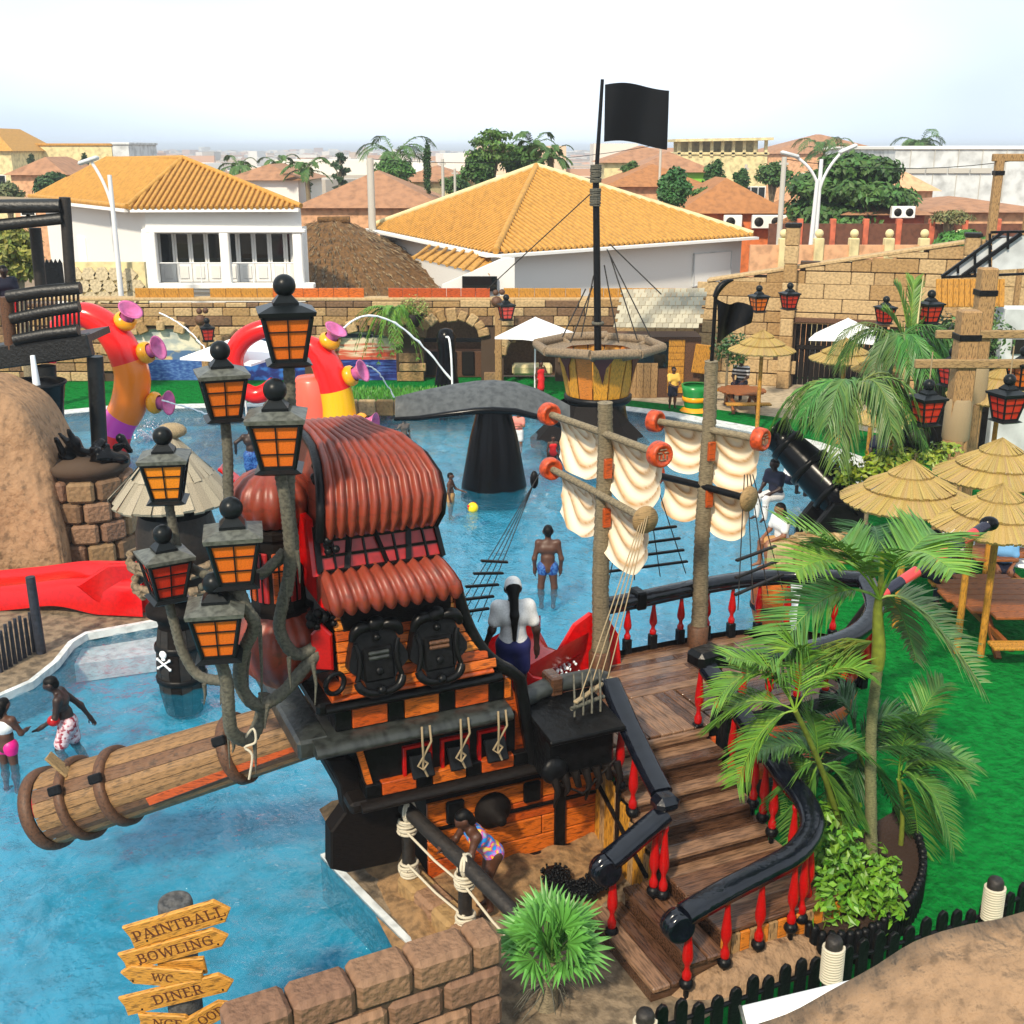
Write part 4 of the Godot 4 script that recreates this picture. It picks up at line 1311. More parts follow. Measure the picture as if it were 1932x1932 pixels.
	wb.flat().quad(Vector3(-1.69,3.83,0.2),Vector3(-1.69,4.24,0.08),Vector3(-0.56,4.24,0.08),Vector3(-0.5,3.83,0.2))
	var win:=part(ship,"window_band",wb,M.window_red)
	var bars:=B.new()
	var bp:=func(t: float,v: float) -> Vector3:
		return Vector3(lerpf(lerpf(-1.69,-0.5,t),lerpf(-1.69,-0.56,t),v),3.83+v*0.41,0.2 - v*0.12+0.012)
	for i in 9:
		var t:=i/8.0
		var wdt:=0.055 if i % 2==0 else 0.018
		var sl:=0.04*(1 if i % 4<2 else -1) if i % 2==0 and i>0 and i<8 else 0.0
		bars.beam(bp.call(t+sl,0.0),bp.call(t - sl,1.0),wdt,0.02)
	for v in [0.02,0.34,0.67,0.98]:
		bars.beam(bp.call(0.0,v),bp.call(1.0,v),0.03 if v in [0.02,0.98] else 0.016,0.024)
	part(win,"lattice",bars,M.black_trim)
	part(ship,"window_cheek",B.new().extrude(PackedVector2Array([Vector2(-0.8,3.8),Vector2(0.2,3.8),Vector2(0.06,4.3),Vector2(-0.8,4.3)]),0.06,Transform3D(Basis(Vector3.UP,-PI/2),Vector3(-1.73,0,0))),M.slide_red)
	var rp:=[]
	var r0:=[]
	var r1:=[]
	for q in [[0.3,4.2,-1.66,-0.6],[0.37,4.33,-1.67,-0.56],[0.37,4.5,-1.66,-0.54],[0.27,4.68,-1.63,-0.55],[0.05,4.82,-1.59,-0.6],[-0.25,4.91,-1.55,-0.69],[-0.6,4.93,-1.52,-0.84],[-0.95,4.94,-1.52,-0.88],[-1.3,4.88,-1.54,-0.84],[-1.6,4.75,-1.58,-0.74],[-1.85,4.5,-1.64,-0.6],[-1.95,4.2,-1.66,-0.58]]:
		rp.append(Vector2(q[0],q[1])); r0.append(q[2]); r1.append(q[3])
	part(ship,"scalloped_roof",ribbed(rp,r0,r1,11,0.065),M.roof_red)
	var br:=B.new()
	for e in 2:
		var pts:=[]
		for i in rp.size(): pts.append(Vector3((r0[i] - 0.03) if e==0 else (r1[i]+0.01),rp[i].y - 0.03,rp[i].x*0.98 - 0.02))
		br.tube(pts,0.045 if e==0 else 0.03,8)
	part(ship,"roof_trim",br,M.iron)
	var gc:=Vector3(-1.93,0,-0.5)
	var on:=B.new()
	on.lathe([Vector2(0,4.68),Vector2(0.12,4.665),Vector2(0.25,4.61),Vector2(0.34,4.52),Vector2(0.38,4.4),Vector2(0.35,4.27),Vector2(0.27,4.17),Vector2(0.16,4.1)],Transform3D(Basis.IDENTITY,gc),96,true,TAU,0.09,16)
	part(ship,"gallery_dome",on,M.roof_red)
	var dr:=B.new()
	dr.lathe([Vector2(0.2,4.15),Vector2(0.28,4.1),Vector2(0.28,4.04),Vector2(0.24,4.0),Vector2(0.27,3.3),Vector2(0.34,3.28),Vector2(0.34,3.2),Vector2(0.3,3.15)],Transform3D(Basis.IDENTITY,gc),10,false)
	part(ship,"gallery_drum",dr,M.dark_timber)
	for i in 5:
		var a:=PI*0.35+i*TAU/10
		var wp = B.new().box(Vector3.ZERO,Vector3(0.12,0.5,0.03),0.01)
		var wnd:=part(ship,"gallery_window",wp,M.orange_wood_deep if i % 2 else M.window_red,false,Transform3D(Basis(Vector3.UP,PI/2 - a),gc+Vector3(cos(a)*0.25,3.66,sin(a)*0.25)))
		part(wnd,"bar",B.new().box(Vector3(0,0,0.02),Vector3(0.014,0.5,0.014)).box(Vector3(0,0.08,0.02),Vector3(0.12,0.014,0.014)),M.iron)
	var bo:=B.new()
	bo.lathe([Vector2(0.26,3.3),Vector2(0.36,3.2),Vector2(0.42,3.06),Vector2(0.42,2.9),Vector2(0.36,2.74),Vector2(0.24,2.6),Vector2(0.1,2.5),Vector2(0,2.46)],Transform3D(Basis.IDENTITY,gc+Vector3(-0.02,0,0.1)),96,true,TAU,0.07,14)
	part(ship,"gallery_bowl",bo,M.roof_red)
	var sh:=PackedVector2Array([Vector2(-0.1,-0.22),Vector2(0.1,-0.22),Vector2(0.1,0.14),Vector2(0.0,0.24),Vector2(-0.1,0.14)])
	var sc:=SP(608,1222,0.12)
	part(ship,"red_shield",B.new().extrude(sh,0.06,Transform3D(Basis(Vector3.UP,-0.5),sc),0.015),M.red_paint)
	var orn:=B.new()
	for i in 14:
		orn.ball(sc+Vector3(rf(-0.1,0.12),rf(0.2,0.36),rf(-0.05,0.05)),rf(0.03,0.05),7)
	part(ship,"carved_leaves",orn,M.iron)
	var orn2:=B.new()
	for i in 26:
		var t:=i/25.0
		orn2.ball(Vector3(-1.6+rf(-0.04,0.04),lerpf(4.05,4.75,t),lerpf(0.28,-0.1,t*t)+rf(-0.04,0.04)),rf(0.03,0.055),7)
	part(ship,"carved_chain",orn2,M.iron)
	part(ship,"mooring_ring",B.new().tube(ring_pts(SP(632,1290,0.35),0.1,Vector3(0.3,0,1)),0.025,8,false),M.iron)
	build_deck()
	build_stairs()
	build_rig()
func ring_pts(c: Vector3,r: float,axis: Vector3,n:=18) -> Array:
	var z:=axis.normalized()
	var x:=z.cross(Vector3.UP).normalized()
	if x.length()<0.5: x = z.cross(Vector3.RIGHT).normalized()
	var y:=z.cross(x)
	var out:=[]
	for i in n+1: out.append(c+(x*cos(TAU*i/n)+y*sin(TAU*i/n))*r)
	return out
const RAIL:=[Vector2(-0.1,-0.06),Vector2(0.1,-0.06),Vector2(0.115,-0.02),Vector2(0.115,0.02),Vector2(0.095,0.05),Vector2(0.06,0.068),Vector2(-0.06,0.068),Vector2(-0.095,0.05),Vector2(-0.115,0.02),Vector2(-0.115,-0.02)]
func rail(parent: Node3D,pts: Array,m: Material):
	var o:=part(parent,"handrail",B.new().sweep(pts,RAIL),m)
	var low:=[]
	for p in pts: low.append(p+Vector3(0,-0.09,0))
	part(o,"lower_moulding",B.new().sweep(low,[Vector2(-0.06,-0.03),Vector2(0.06,-0.03),Vector2(0.075,0.03),Vector2(-0.075,0.03)]),m)
	return o
func smooth_path(pts: Array,n: int) -> Array:
	var out:=[]
	for i in pts.size() - 1:
		var a: Vector3 = pts[maxi(i - 1,0)]; var b: Vector3 = pts[i]; var c: Vector3 = pts[i+1]; var d: Vector3 = pts[mini(i+2,pts.size() - 1)]
		for k in n:
			out.append(b.cubic_interpolate(c,a,d,k/float(n)))
	out.append(pts[pts.size() - 1])
	return out
func baluster(parent: Node3D,foot: Vector3,h: float,block:=0.0):
	var key:="bal%.2f" % snappedf(h,0.04)
	if not T.has(key): T[key] = baluster_mesh(snappedf(h,0.04),0.052)
	var o:=part(parent,"baluster",T[key],M.red_paint,false,Transform3D(Basis.IDENTITY,foot))
	var bb:=B.new()
	if block>0.0:
		bb.box(Vector3(0,-block*0.5,0),Vector3(0.1,block,0.1),0.012)
	else:
		bb.ball(Vector3(0,-0.05,0),0.07,12,Vector3(1,0.9,1))
		bb.box(Vector3(0,-0.17,0),Vector3(0.035,0.16,0.035))
		bb.box(Vector3(0,-0.29,0),Vector3(0.085,0.12,0.05),0.01)
	part(o,"foot_block",bb,M.iron)
func build_deck():
	var DW:=[M.deck_wood,M.deck_wood_dark,M.deck_wood,M.deck_wood_pale]
	part(ship,"deck_frame",B.new().box(Vector3(2.75,1.2,-0.98),Vector3(3.8,0.13,2.05),0.01),M.very_dark_timber)
	planks_run(ship,"deck_plank",Vector3(1.36,1.29,0.08),Vector3(1.36,1.29,-0.85),10,Vector3(1.45,0,0),Vector3(0,0.05,0),DW)
	planks_run(ship,"deck_plank",Vector3(0.95,1.29,-0.86),Vector3(4.6,1.29,-0.86),8,Vector3(0,0,-1.16),Vector3(0,0.05,0),DW,2)
	planks_run(ship,"deck_plank",Vector3(2.83,1.29,0.08),Vector3(4.55,1.29,0.08),6,Vector3(0,0,-0.92),Vector3(0,0.05,0),DW)
	part(ship,"deck_nosing",B.new().box(Vector3(2.0,1.25,0.12),Vector3(1.34,0.1,0.08),0.02),M.deck_wood_pale)
	var back:=[Vector3(2.35,2.05,-1.98),Vector3(3.0,2.06,-2.0),Vector3(3.8,2.1,-1.98),Vector3(4.5,2.15,-1.85),Vector3(5.15,2.22,-1.5),Vector3(5.6,2.3,-0.9)]
	rail(ship,smooth_path(back,4),M.rail_paint)
	for i in 9:
		var t:=i/8.0
		var p: Vector3 = smooth_path(back,4)[int(t*17.0+1)]
		baluster(ship,Vector3(p.x,1.52,p.z),p.y - 1.62,0.2)
	part(ship,"rail_clamp",B.new().box(Vector3(2.95,2.05,-2.0),Vector3(0.14,0.24,0.26),0.02),M.black_trim)
	var near:=[Vector3(2.62,2.16,0.02),Vector3(3.1,2.1,0.12),Vector3(3.8,2.08,0.2),Vector3(4.6,2.12,0.15),Vector3(5.2,2.2,-0.2),Vector3(5.6,2.3,-0.85)]
	rail(ship,smooth_path(near,4),M.rail_paint)
	part(ship,"rail_head",B.new().box(Vector3(2.64,2.15,0.05),Vector3(0.4,0.2,0.28),0.05,Basis(Vector3.UP,0.15)),M.black_trim)
	for i in 8:
		var p: Vector3 = smooth_path(near,4)[2+i*2]
		baluster(ship,Vector3(p.x,1.5,p.z),p.y - 1.6,0.2)
	baluster(ship,Vector3(2.58,1.34,0.04),0.72,0.04)
	var hullp:=[]
	for q in [[2.7,0.1],[3.4,0.2],[4.2,0.22],[4.8,0.05],[5.3,-0.35],[5.65,-0.95],[5.3,-1.5],[4.7,-1.85],[4.0,-1.98],[2.4,-1.98]]:
		hullp.append(Vector3(q[0],0,q[1]))
	hullp = smooth_path(hullp,3)
	for row in 5:
		var y0:=0.15+row*0.25
		var b:=B.new()
		b.smooth(1)
		var k0:=0.8+0.2*row/5.0
		var k1:=0.8+0.2*(row+0.92)/5.0
		var c:=Vector3(3.6,0,-0.9)
		for i in hullp.size() - 1:
			var f:=func(p: Vector3,kk: float,y: float) -> Vector3: return Vector3(c.x+(p.x - c.x)*kk,y,c.z+(p.z - c.z)*kk)
			b.quad(f.call(hullp[i],k0,y0),f.call(hullp[i],k1,y0+0.235),f.call(hullp[i+1],k1,y0+0.235),f.call(hullp[i+1],k0,y0))
			b.quad(f.call(hullp[i],k1,y0+0.235),f.call(hullp[i],k1 - 0.03,y0+0.25),f.call(hullp[i+1],k1 - 0.03,y0+0.25),f.call(hullp[i+1],k1,y0+0.235))
		part(ship,"bow_plank",b,[M.dark_timber,M.orange_wood_deep,M.dark_timber,M.orange_wood_deep,M.black_trim][row])
	part(ship,"bow_core",B.new().box(Vector3(3.7,0.68,-0.9),Vector3(2.3,1.1,1.5)),M.hoop_wood)
	var cx:=B.new()
	cx.box(Vector3(0.83,1.62,0.25),Vector3(0.78,0.56,0.62),0.03)
	cx.box(Vector3(0.83,1.93,0.33),Vector3(0.86,0.06,0.8),0.015,Basis(Vector3.RIGHT,0.12))
	part(ship,"hatch_chest",cx,M.black_trim)
	part(ship,"chest_rail",B.new().sweep([Vector3(0.42,2.05,-0.02),Vector3(0.8,2.1,-0.1),Vector3(1.3,2.1,-0.1),Vector3(1.42,2.08,0.0)],RAIL),M.moulding_grey)
	part(ship,"rail_strap",B.new().box(Vector3(0.82,2.12,-0.1),Vector3(0.14,0.22,0.26),0.02),M.deck_wood_dark)
	var cl:=B.new()
	cl.tube([Vector3(0.78,2.06,0.42),Vector3(1.22,2.06,0.3)],0.022,8)
	for i in 4:
		var x:=0.82+i*0.1
		cl.rope([Vector3(x,1.96,0.42),Vector3(x+0.02,2.1,0.38),Vector3(x+0.12,2.3,0.15)],0.012)
	part(ship,"cleat",cl,M.vine)
	var hg:=B.new()
	for i in 7:
		var x:=0.5+i*0.12
		hg.tube([Vector3(x,1.45,0.6),Vector3(x+0.02,1.3,0.66),Vector3(x,1.1+0.1*(i % 3),0.62)],[0.05,0.035,0.012],6)
	hg.rope([Vector3(0.45,1.42,0.6),Vector3(0.8,1.22,0.68),Vector3(1.2,1.5,0.62)],0.014)
	part(ship,"hanging_tackle",hg,M.dark_timber)
	part(ship,"tackle_block",B.new().ball(Vector3(0.52,1.5,0.58),0.15,14,Vector3(1,1,0.5)),M.iron)
	var sl:=thing("red_slide","glossy red water slide dropping from the ship's deck to the pool","slide",ship_at(1.1,0,-1.9))
	var sp:=[]
	for q in [[985,1290,1.75],[1040,1300,1.6],[1100,1285,1.5],[1150,1230,1.45]]: sp.append(W(q[0],q[1],q[2]))
	var sb:=B.new()
	sb.smooth(1)
	var a0:=ship_at(0.85,1.42,-1.35)
	var a1:=ship_at(2.0,1.38,-1.75)
	var path:=bez(ship_at(0.7,1.36,-1.5),ship_at(1.4,1.5,-1.75),ship_at(2.1,1.36,-2.25),10)+bez(ship_at(2.15,1.3,-2.35),ship_at(2.4,0.8,-3.2),ship_at(2.6,0.1,-4.0),8)
	var sec:=[Vector2(-0.42,0.42),Vector2(-0.4,0.2),Vector2(-0.28,0.03),Vector2(0,-0.03),Vector2(0.28,0.03),Vector2(0.4,0.2),Vector2(0.42,0.42)]
	for i in path.size() - 1:
		for j in sec.size() - 1:
			var P:=func(ii: int,jj: int) -> Vector3:
				var t: Vector3 = (path[mini(ii+1,path.size() - 1)] - path[maxi(ii - 1,0)]).normalized()
				var s:=t.cross(Vector3.UP).normalized()
				var u:=s.cross(t)
				return path[ii]+s*sec[jj].x+u*sec[jj].y
			sb.quad(P.call(i,j),P.call(i+1,j),P.call(i+1,j+1),P.call(i,j+1))
	part(sl,"chute",sb,M.slide_red,true)
	var fin:=PackedVector2Array()
	for q in [[1020,1300],[1055,1230],[1085,1180],[1115,1158],[1150,1168],[1170,1200],[1178,1290]]:
		var v:=SP(q[0],q[1],-1.75)
		fin.append(Vector2(v.x,v.y))
	var fo:=part(sl,"side_wing",B.new().extrude(fin,0.07,Transform3D.IDENTITY,0.02),M.slide_red)
	fo.transform = sl.global_transform.affine_inverse()*ship.global_transform*Transform3D(Basis.IDENTITY,Vector3(0,0,-1.8))
	var near_lip:=PackedVector2Array()
	for q in [[985,1320],[985,1255],[1005,1275],[1040,1282],[1110,1262],[1112,1290],[1040,1312]]:
		var v:=SP(q[0],q[1],-1.1)
		near_lip.append(Vector2(v.x,v.y))
	var lo:=part(sl,"near_lip",B.new().extrude(near_lip,0.06,Transform3D.IDENTITY,0.015),M.slide_red)
	lo.transform = sl.global_transform.affine_inverse()*ship.global_transform*Transform3D(Basis.IDENTITY,Vector3(0,0,-1.1))
	var foam:=B.new()
	for i in 90:
		var p:=ship_at(rf(1.0,1.9),rf(1.44,1.54),rf(-1.75,-1.45))
		foam.ball(p,rf(0.008,0.026),5)
	mat("foam",Color(0.93,0.95,0.97),0.4)
	part(sl,"splash",foam,M.foam,true).set_meta("kind","stuff")
func build_stairs():
	var DW:=[M.deck_wood,M.deck_wood_dark,M.deck_wood_pale]
	for i in 4:
		var y:=1.3 - (i+1)*0.15
		var w:=0.14+i*0.3
		for q in 2:
			part(ship,"tread_board",B.new().box(Vector3.ZERO,Vector3(1.36,0.06,0.178),0.015),DW[2 - (i+q) % 2],false,Transform3D(Basis.IDENTITY,Vector3(2.0,y,w+0.09+q*0.17)))
		part(ship,"riser",B.new().box(Vector3(2.0,y - 0.1,w+0.29),Vector3(1.3,0.14,0.03)),M.deck_wood_dark)
	part(ship,"riser",B.new().box(Vector3(2.0,1.19,0.13),Vector3(1.28,0.16,0.03)),M.deck_wood_dark)
	planks_run(ship,"landing_plank",Vector3(1.34,0.57,1.36),Vector3(2.72,0.57,1.36),7,Vector3(0,0,1.08),Vector3(0,0.05,0),DW)
	part(ship,"landing_core",B.new().box(Vector3(2.03,0.32,1.85),Vector3(1.3,0.44,1.06),0.01),M.deck_wood_dark)
	for i in 2:
		for q in 2:
			part(ship,"step_board",B.new().box(Vector3.ZERO,Vector3(1.26,0.06,0.19),0.015),DW[(i+q) % 3],false,Transform3D(Basis(Vector3.UP,PI/2),Vector3(1.24 - i*0.38 - q*0.195,0.42 - i*0.16,1.9)))
		part(ship,"step_core",B.new().box(Vector3(1.14 - i*0.38,0.2 - i*0.06,1.9),Vector3(0.36,0.38 - i*0.14,1.16)),M.deck_wood_dark)
	for i in 12:
		var hh:=1.15 - 0.62*clampf(i/10.0,0,1)
		part(ship,"side_board",B.new().box(Vector3(0,hh*0.5,0),Vector3(0.1,hh,0.03),0.006),[M.yellow_wood,M.post_wood,M.yellow_wood][i % 3],false,Transform3D(Basis(Vector3.UP,-PI/2),Vector3(1.31,0.1,0.08+i*0.105)))
	for i in 13:
		part(ship,"side_board",B.new().box(Vector3(0,0.22,0),Vector3(0.1,0.46,0.03),0.006),[M.orange_wood_pale,M.post_wood][i % 2],false,Transform3D(Basis.IDENTITY,Vector3(1.4+i*0.106,0.08,2.43)))
	part(ship,"side_strap",B.new().beam(Vector3(1.28,0.95,0.05),Vector3(1.28,0.42,1.2),0.05,0.03).box(Vector3(1.285,0.6,0.55),Vector3(0.03,1.0,0.05)),M.iron)
	var R:=[Vector3(2.6,2.06,0.16),Vector3(2.63,1.86,0.6),Vector3(2.66,1.64,1.05),Vector3(2.64,1.47,1.5),Vector3(2.62,1.38,1.9),Vector3(2.45,1.32,2.25),Vector3(2.1,1.26,2.46),Vector3(1.7,1.19,2.5),Vector3(1.3,1.12,2.52),Vector3(0.85,1.02,2.55)]
	rail(ship,smooth_path(R,4),M.rail_paint)
	for e in [[Vector3(0.78,0.96,2.55),0.0],[Vector3(0.52,1.06,1.68),0.3]]:
		var s:=B.new()
		var c: Vector3 = e[0]
		for i in 3:
			var pts:=[]
		var sp:=[]
		var rr:=[]
		for i in 26:
			var t:=i/25.0
			var a:=PI/2+t*TAU*1.4
			sp.append(c+Vector3(cos(a),sin(a),0)*0.12*(1.0 - t*0.75)+Vector3(0,-0.04,0))
			rr.append(0.06*(1.0 - t*0.5))
		s.tube(sp,rr,8)
		s.lathe([Vector2(0,-0.09),Vector2(0.13,-0.09),Vector2(0.145,-0.06),Vector2(0.145,0.06),Vector2(0.13,0.09),Vector2(0.1,0.085),Vector2(0,0.075)],Transform3D(Basis(Vector3.RIGHT,PI/2),c+Vector3(0,-0.04,0)),20)
		part(ship,"rail_scroll",s,M.rail_paint)
	var Lp:=[Vector3(1.4,2.1,0.1),Vector3(1.36,1.9,0.5),Vector3(1.31,1.68,1.0),Vector3(1.27,1.52,1.42)]
	rail(ship,smooth_path(Lp,4),M.rail_paint)
	part(ship,"rail_corner",B.new().box(Vector3(1.25,1.48,1.52),Vector3(0.26,0.17,0.24),0.06),M.rail_paint)
	rail(ship,[Vector3(1.22,1.38,1.56),Vector3(0.95,1.27,1.6),Vector3(0.7,1.18,1.66),Vector3(0.55,1.12,1.68)],M.rail_paint)
	for q in [[2.64,0.92,1.06,0.62],[2.63,0.78,1.42,0.6],[2.6,0.62,1.8,0.62],[2.42,0.58,2.3,0.64],[2.1,0.5,2.48,0.66],[1.72,0.44,2.5,0.66],[1.32,0.4,2.54,0.62],[0.9,0.32,2.56,0.6],[2.62,1.08,0.66,0.66],[2.64,0.85,1.24,0.6],[2.26,0.52,2.42,0.66]]:
		baluster(ship,Vector3(q[0],q[1],q[2]),q[3])
	for q in [[1.37,1.1,0.42,0.7],[1.33,0.98,0.78,0.68],[1.28,0.7,1.36,0.66],[1.14,0.58,1.55,0.66],[0.62,0.34,1.66,0.68],[1.22,0.55,1.6,0.7]]:
		baluster(ship,Vector3(q[0],q[1],q[2]),q[3])
	var ch:=B.new()
	for q in [[2.76,1.3,0.3],[2.78,1.0,0.2]]: ch.tube([Vector3(q[0],0.2,q[2]),Vector3(q[0],q[1]+0.4,q[2])],0.05,8)
	part(ship,"rail_post",ch,M.iron)
func build_rig():
	var mk:=func(foot: Vector3,top: Vector3,r: float) -> MeshInstance3D:
		var p:=[]
		for i in 7: p.append(foot.lerp(top,i/6.0)+Vector3(0.02*sin(i*1.7),0,0.015*cos(i*2.1)))
		return part(ship,"mast",trunk_rings(p,r*1.12,r*0.85,0.085),M.bark)
	var f1:=to_ship(Vector3(1.08,1.28,-13.23))
	var f2:=to_ship(Vector3(2.42,1.28,-14.04))
	mk.call(f1,Vector3(f1.x,4.72,f1.z),0.1)
	mk.call(f2,Vector3(f2.x,5.06,f2.z),0.095)
	part(ship,"mast_socket",B.new().lathe([Vector2(0.13,0),Vector2(0.14,0.3),Vector2(0.12,0.32),Vector2(0.08,0.33)],Transform3D(Basis.IDENTITY,f2),14),M.hoop_wood)
	part(ship,"mast_socket",B.new().lathe([Vector2(0.13,0),Vector2(0.135,0.3),Vector2(0.12,0.32),Vector2(0.08,0.33)],Transform3D(Basis.IDENTITY,f1),14),M.hoop_wood)
	part(ship,"flag_pole",B.new().tube([Vector3(f2.x,5.0,f2.z),Vector3(f2.x+0.01,5.85,f2.z)],0.024,8).tube(bez(Vector3(f2.x,5.82,f2.z),Vector3(f2.x+0.05,6.0,f2.z),Vector3(f2.x+0.22,6.02,f2.z+0.04),6),[0.03,0.035,0.04,0.04,0.035,0.025,0.012],6),M.iron)
	var pn:=B.new()
	pn.smooth(1)
	var ft:=func(u: float,v: float) -> Vector3:
		var hh:=lerpf(0.52,0.2,u)
		return Vector3(f2.x+0.03+u*0.5,5.8 - u*0.12 - v*hh - 0.03*sin(u*6.0),f2.z+0.05*sin(u*7.0+v*2.0))
	for i in 10:
		for j in 6:
			pn.quad(ft.call(i/10.0,j/6.0),ft.call((i+1)/10.0,j/6.0),ft.call((i+1)/10.0,(j+1)/6.0),ft.call(i/10.0,(j+1)/6.0))
	part(ship,"pennant",pn,M.cloth_black)
	var Y:=[[Vector3(0.475,4.35,-14.25),Vector3(1.59,4.35,-12.27),0.7],[Vector3(0.505,3.63,-14.3),Vector3(1.45,3.63,-12.2),0.72],[Vector3(1.84,4.2,-14.52),Vector3(2.95,4.2,-13.57),0.66],[Vector3(1.86,3.48,-14.58),Vector3(2.84,3.48,-13.5),0.56]]
	for i in 4:
		var a:=to_ship(Y[i][0])
		var c:=to_ship(Y[i][1])
		var y:=part(ship,"yard",B.new().tube([a,a.lerp(c,0.5)+Vector3(0,0.01,0),c],0.045,10),M.bark if i != 3 else M.iron)
		var d:=(c - a).normalized()
		for e in 2:
			var p:=a - d*0.02 if e==0 else c+d*0.02
			var bs:=Basis(d.cross(Vector3.UP).normalized(),d,Vector3.UP*1.0).orthonormalized()
			var grey: bool = (i==1 or i==3) and e==1
			var drum:=part(y,"end_drum",B.new().lathe([Vector2(0,-0.07),Vector2(0.13,-0.07),Vector2(0.145,-0.05),Vector2(0.14,0.05),Vector2(0.125,0.075),Vector2(0.1,0.075),Vector2(0.09,0.06),Vector2(0,0.06)] if not grey else [Vector2(0,-0.02),Vector2(0.15,-0.02),Vector2(0.16,0.0),Vector2(0.15,0.03),Vector2(0,0.03)],Transform3D(bs,p),22),M.drum_orange if not grey else M.beam_wood)
			if not grey and e==1:
				var fc:=B.new()
				fc.xf = Transform3D(bs,p)
				for g in [[-0.04,0.03,0.05,0.015],[0.04,0.03,0.05,0.015],[0.0,-0.01,0.014,0.05],[0.0,-0.05,0.08,0.014],[0.0,0.065,0.09,0.012],[-0.05,-0.02,0.012,0.05],[0.05,-0.02,0.012,0.05]]: fc.box(Vector3(g[0],0.065,g[1]),Vector3(g[2],0.02,g[3]),0.004)
				part(drum,"carved_face",fc,M.log_pale)
		for half in 2:
			var h0:=a.lerp(c,0.03 if half==0 else 0.52)
			var h1:=a.lerp(c,0.48 if half==0 else 0.97)
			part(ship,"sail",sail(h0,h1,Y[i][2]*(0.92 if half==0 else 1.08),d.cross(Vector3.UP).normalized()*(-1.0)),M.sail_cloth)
	var strap:=B.new()
	for e in [f1,f2]:
		for yy in [3.35,3.95]:
			strap.box(Vector3(e.x,yy,e.z+0.1),Vector3(0.1,0.24,0.05),0.01)
	part(ship,"mast_strap",strap,M.orange_wood_deep)
	shroud("net of ropes and dark rungs running from the sail to the ship's back rail",[W(1010,905,3.0),W(1020,890,3.1)],[ship_at(0.75,2.1,-2.0),ship_at(0.35,2.1,-2.0)],4,M.rope_dark,true)
	part(get_node("rope_shroud"),"pulley_block",B.new().ball(W(1008,905,3.0),0.09,12,Vector3(0.7,1.5,0.7)),M.iron,true)
	shroud("pale rope shrouds fanned from the black chest to the first sail",[Y[1][1]+Vector3(-0.02,0.05,0.0),Y[1][1]+Vector3(0.03,0.05,0.05)],[ship_at(0.85,2.05,0.4),ship_at(1.35,2.05,0.1)],4,M.rope,false,5)
	shroud("dark rope ladder with planks hanging behind the first mast",[Vector3(1.5,4.1,-13.6),Vector3(1.6,4.1,-13.7)],[Vector3(1.25,2.12,-14.2),Vector3(2.3,2.15,-14.5)],4,M.rope_dark,true,4)
	shroud("dark rope ladder by the second mast near the palm",[Y[3][1]+Vector3(-0.05,0.3,0),Y[3][1]+Vector3(0.05,0.3,0)],[Vector3(2.75,2.15,-13.2),Vector3(3.45,2.15,-13.9)],4,M.rope_dark,true,3)
func sail(a: Vector3,c: Vector3,drop: float,out: Vector3) -> B:
	var b:=B.new()
	b.smooth(1)
	var n:=22
	var m:=26
	var L:=(c - a).length()
	var P:=func(u: float,v: float) -> Vector3:
		var x:=u - 0.5
		var edge:=1.0 - 0.22*pow(absf(x)*2.0,2.6)
		var y:=v*drop*edge
		var r:=sqrt(pow(x*L*1.15,2)+pow(y*0.95,2))
		var bulge:=0.16*sin(PI*clampf(v,0,1))*cos(x*2.4)
		var fold:=0.05*absf(sin(r*19.0))*smoothstep(0.0,0.12,r) 
		return a.lerp(c,0.5+x*(1.0 - 0.06*v))+Vector3.DOWN*(y+0.03)+out*(0.03+bulge+fold)
	for j in m:
		for i in n:
			var q:=[P.call(i/float(n),j/float(m)),P.call((i+1)/float(n),j/float(m)),P.call((i+1)/float(n),(j+1)/float(m)),P.call(i/float(n),(j+1)/float(m))]
			for id in [0,1,2,0,2,3]:
				var u:=(i+(1 if id in [1,2] else 0))/float(n) - 0.5
				var v:=(j+(1 if id>1 else 0))/float(m)*drop*(1.0 - 0.22*pow(absf(u)*2.0,2.6))
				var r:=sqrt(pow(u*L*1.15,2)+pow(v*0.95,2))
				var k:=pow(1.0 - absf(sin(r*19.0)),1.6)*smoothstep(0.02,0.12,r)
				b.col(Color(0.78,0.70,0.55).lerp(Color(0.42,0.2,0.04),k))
				b.st.add_vertex(q[id])
	return b
func shroud(label: String,top: Array,foot: Array,n: int,m: Material,rungs: bool,nr:=5):
	var o:=thing("rope_shroud",label,"rigging",(foot[0]+foot[1])*0.5)
	for i in n:
		var t:=i/float(n - 1)
		var a: Vector3 = top[0].lerp(top[1],t)
		var c: Vector3 = foot[0].lerp(foot[1],t)
		part(o,"rope",B.new().rope([a,a.lerp(c,0.5)+Vector3(0,-0.02,0),c],0.007),m,true)
	for k in nr if rungs else 1:
		var t:=0.62+k*0.38/nr if rungs else 0.96
		var a: Vector3 = top[0].lerp(foot[0],t)
		var c: Vector3 = top[1].lerp(foot[1],t)
		var d:=(c - a).normalized()*0.08
		part(o,"rung",B.new().beam(a - d,c+d,0.05,0.03,0.008),M.dark_timber if rungs else M.rope,true)
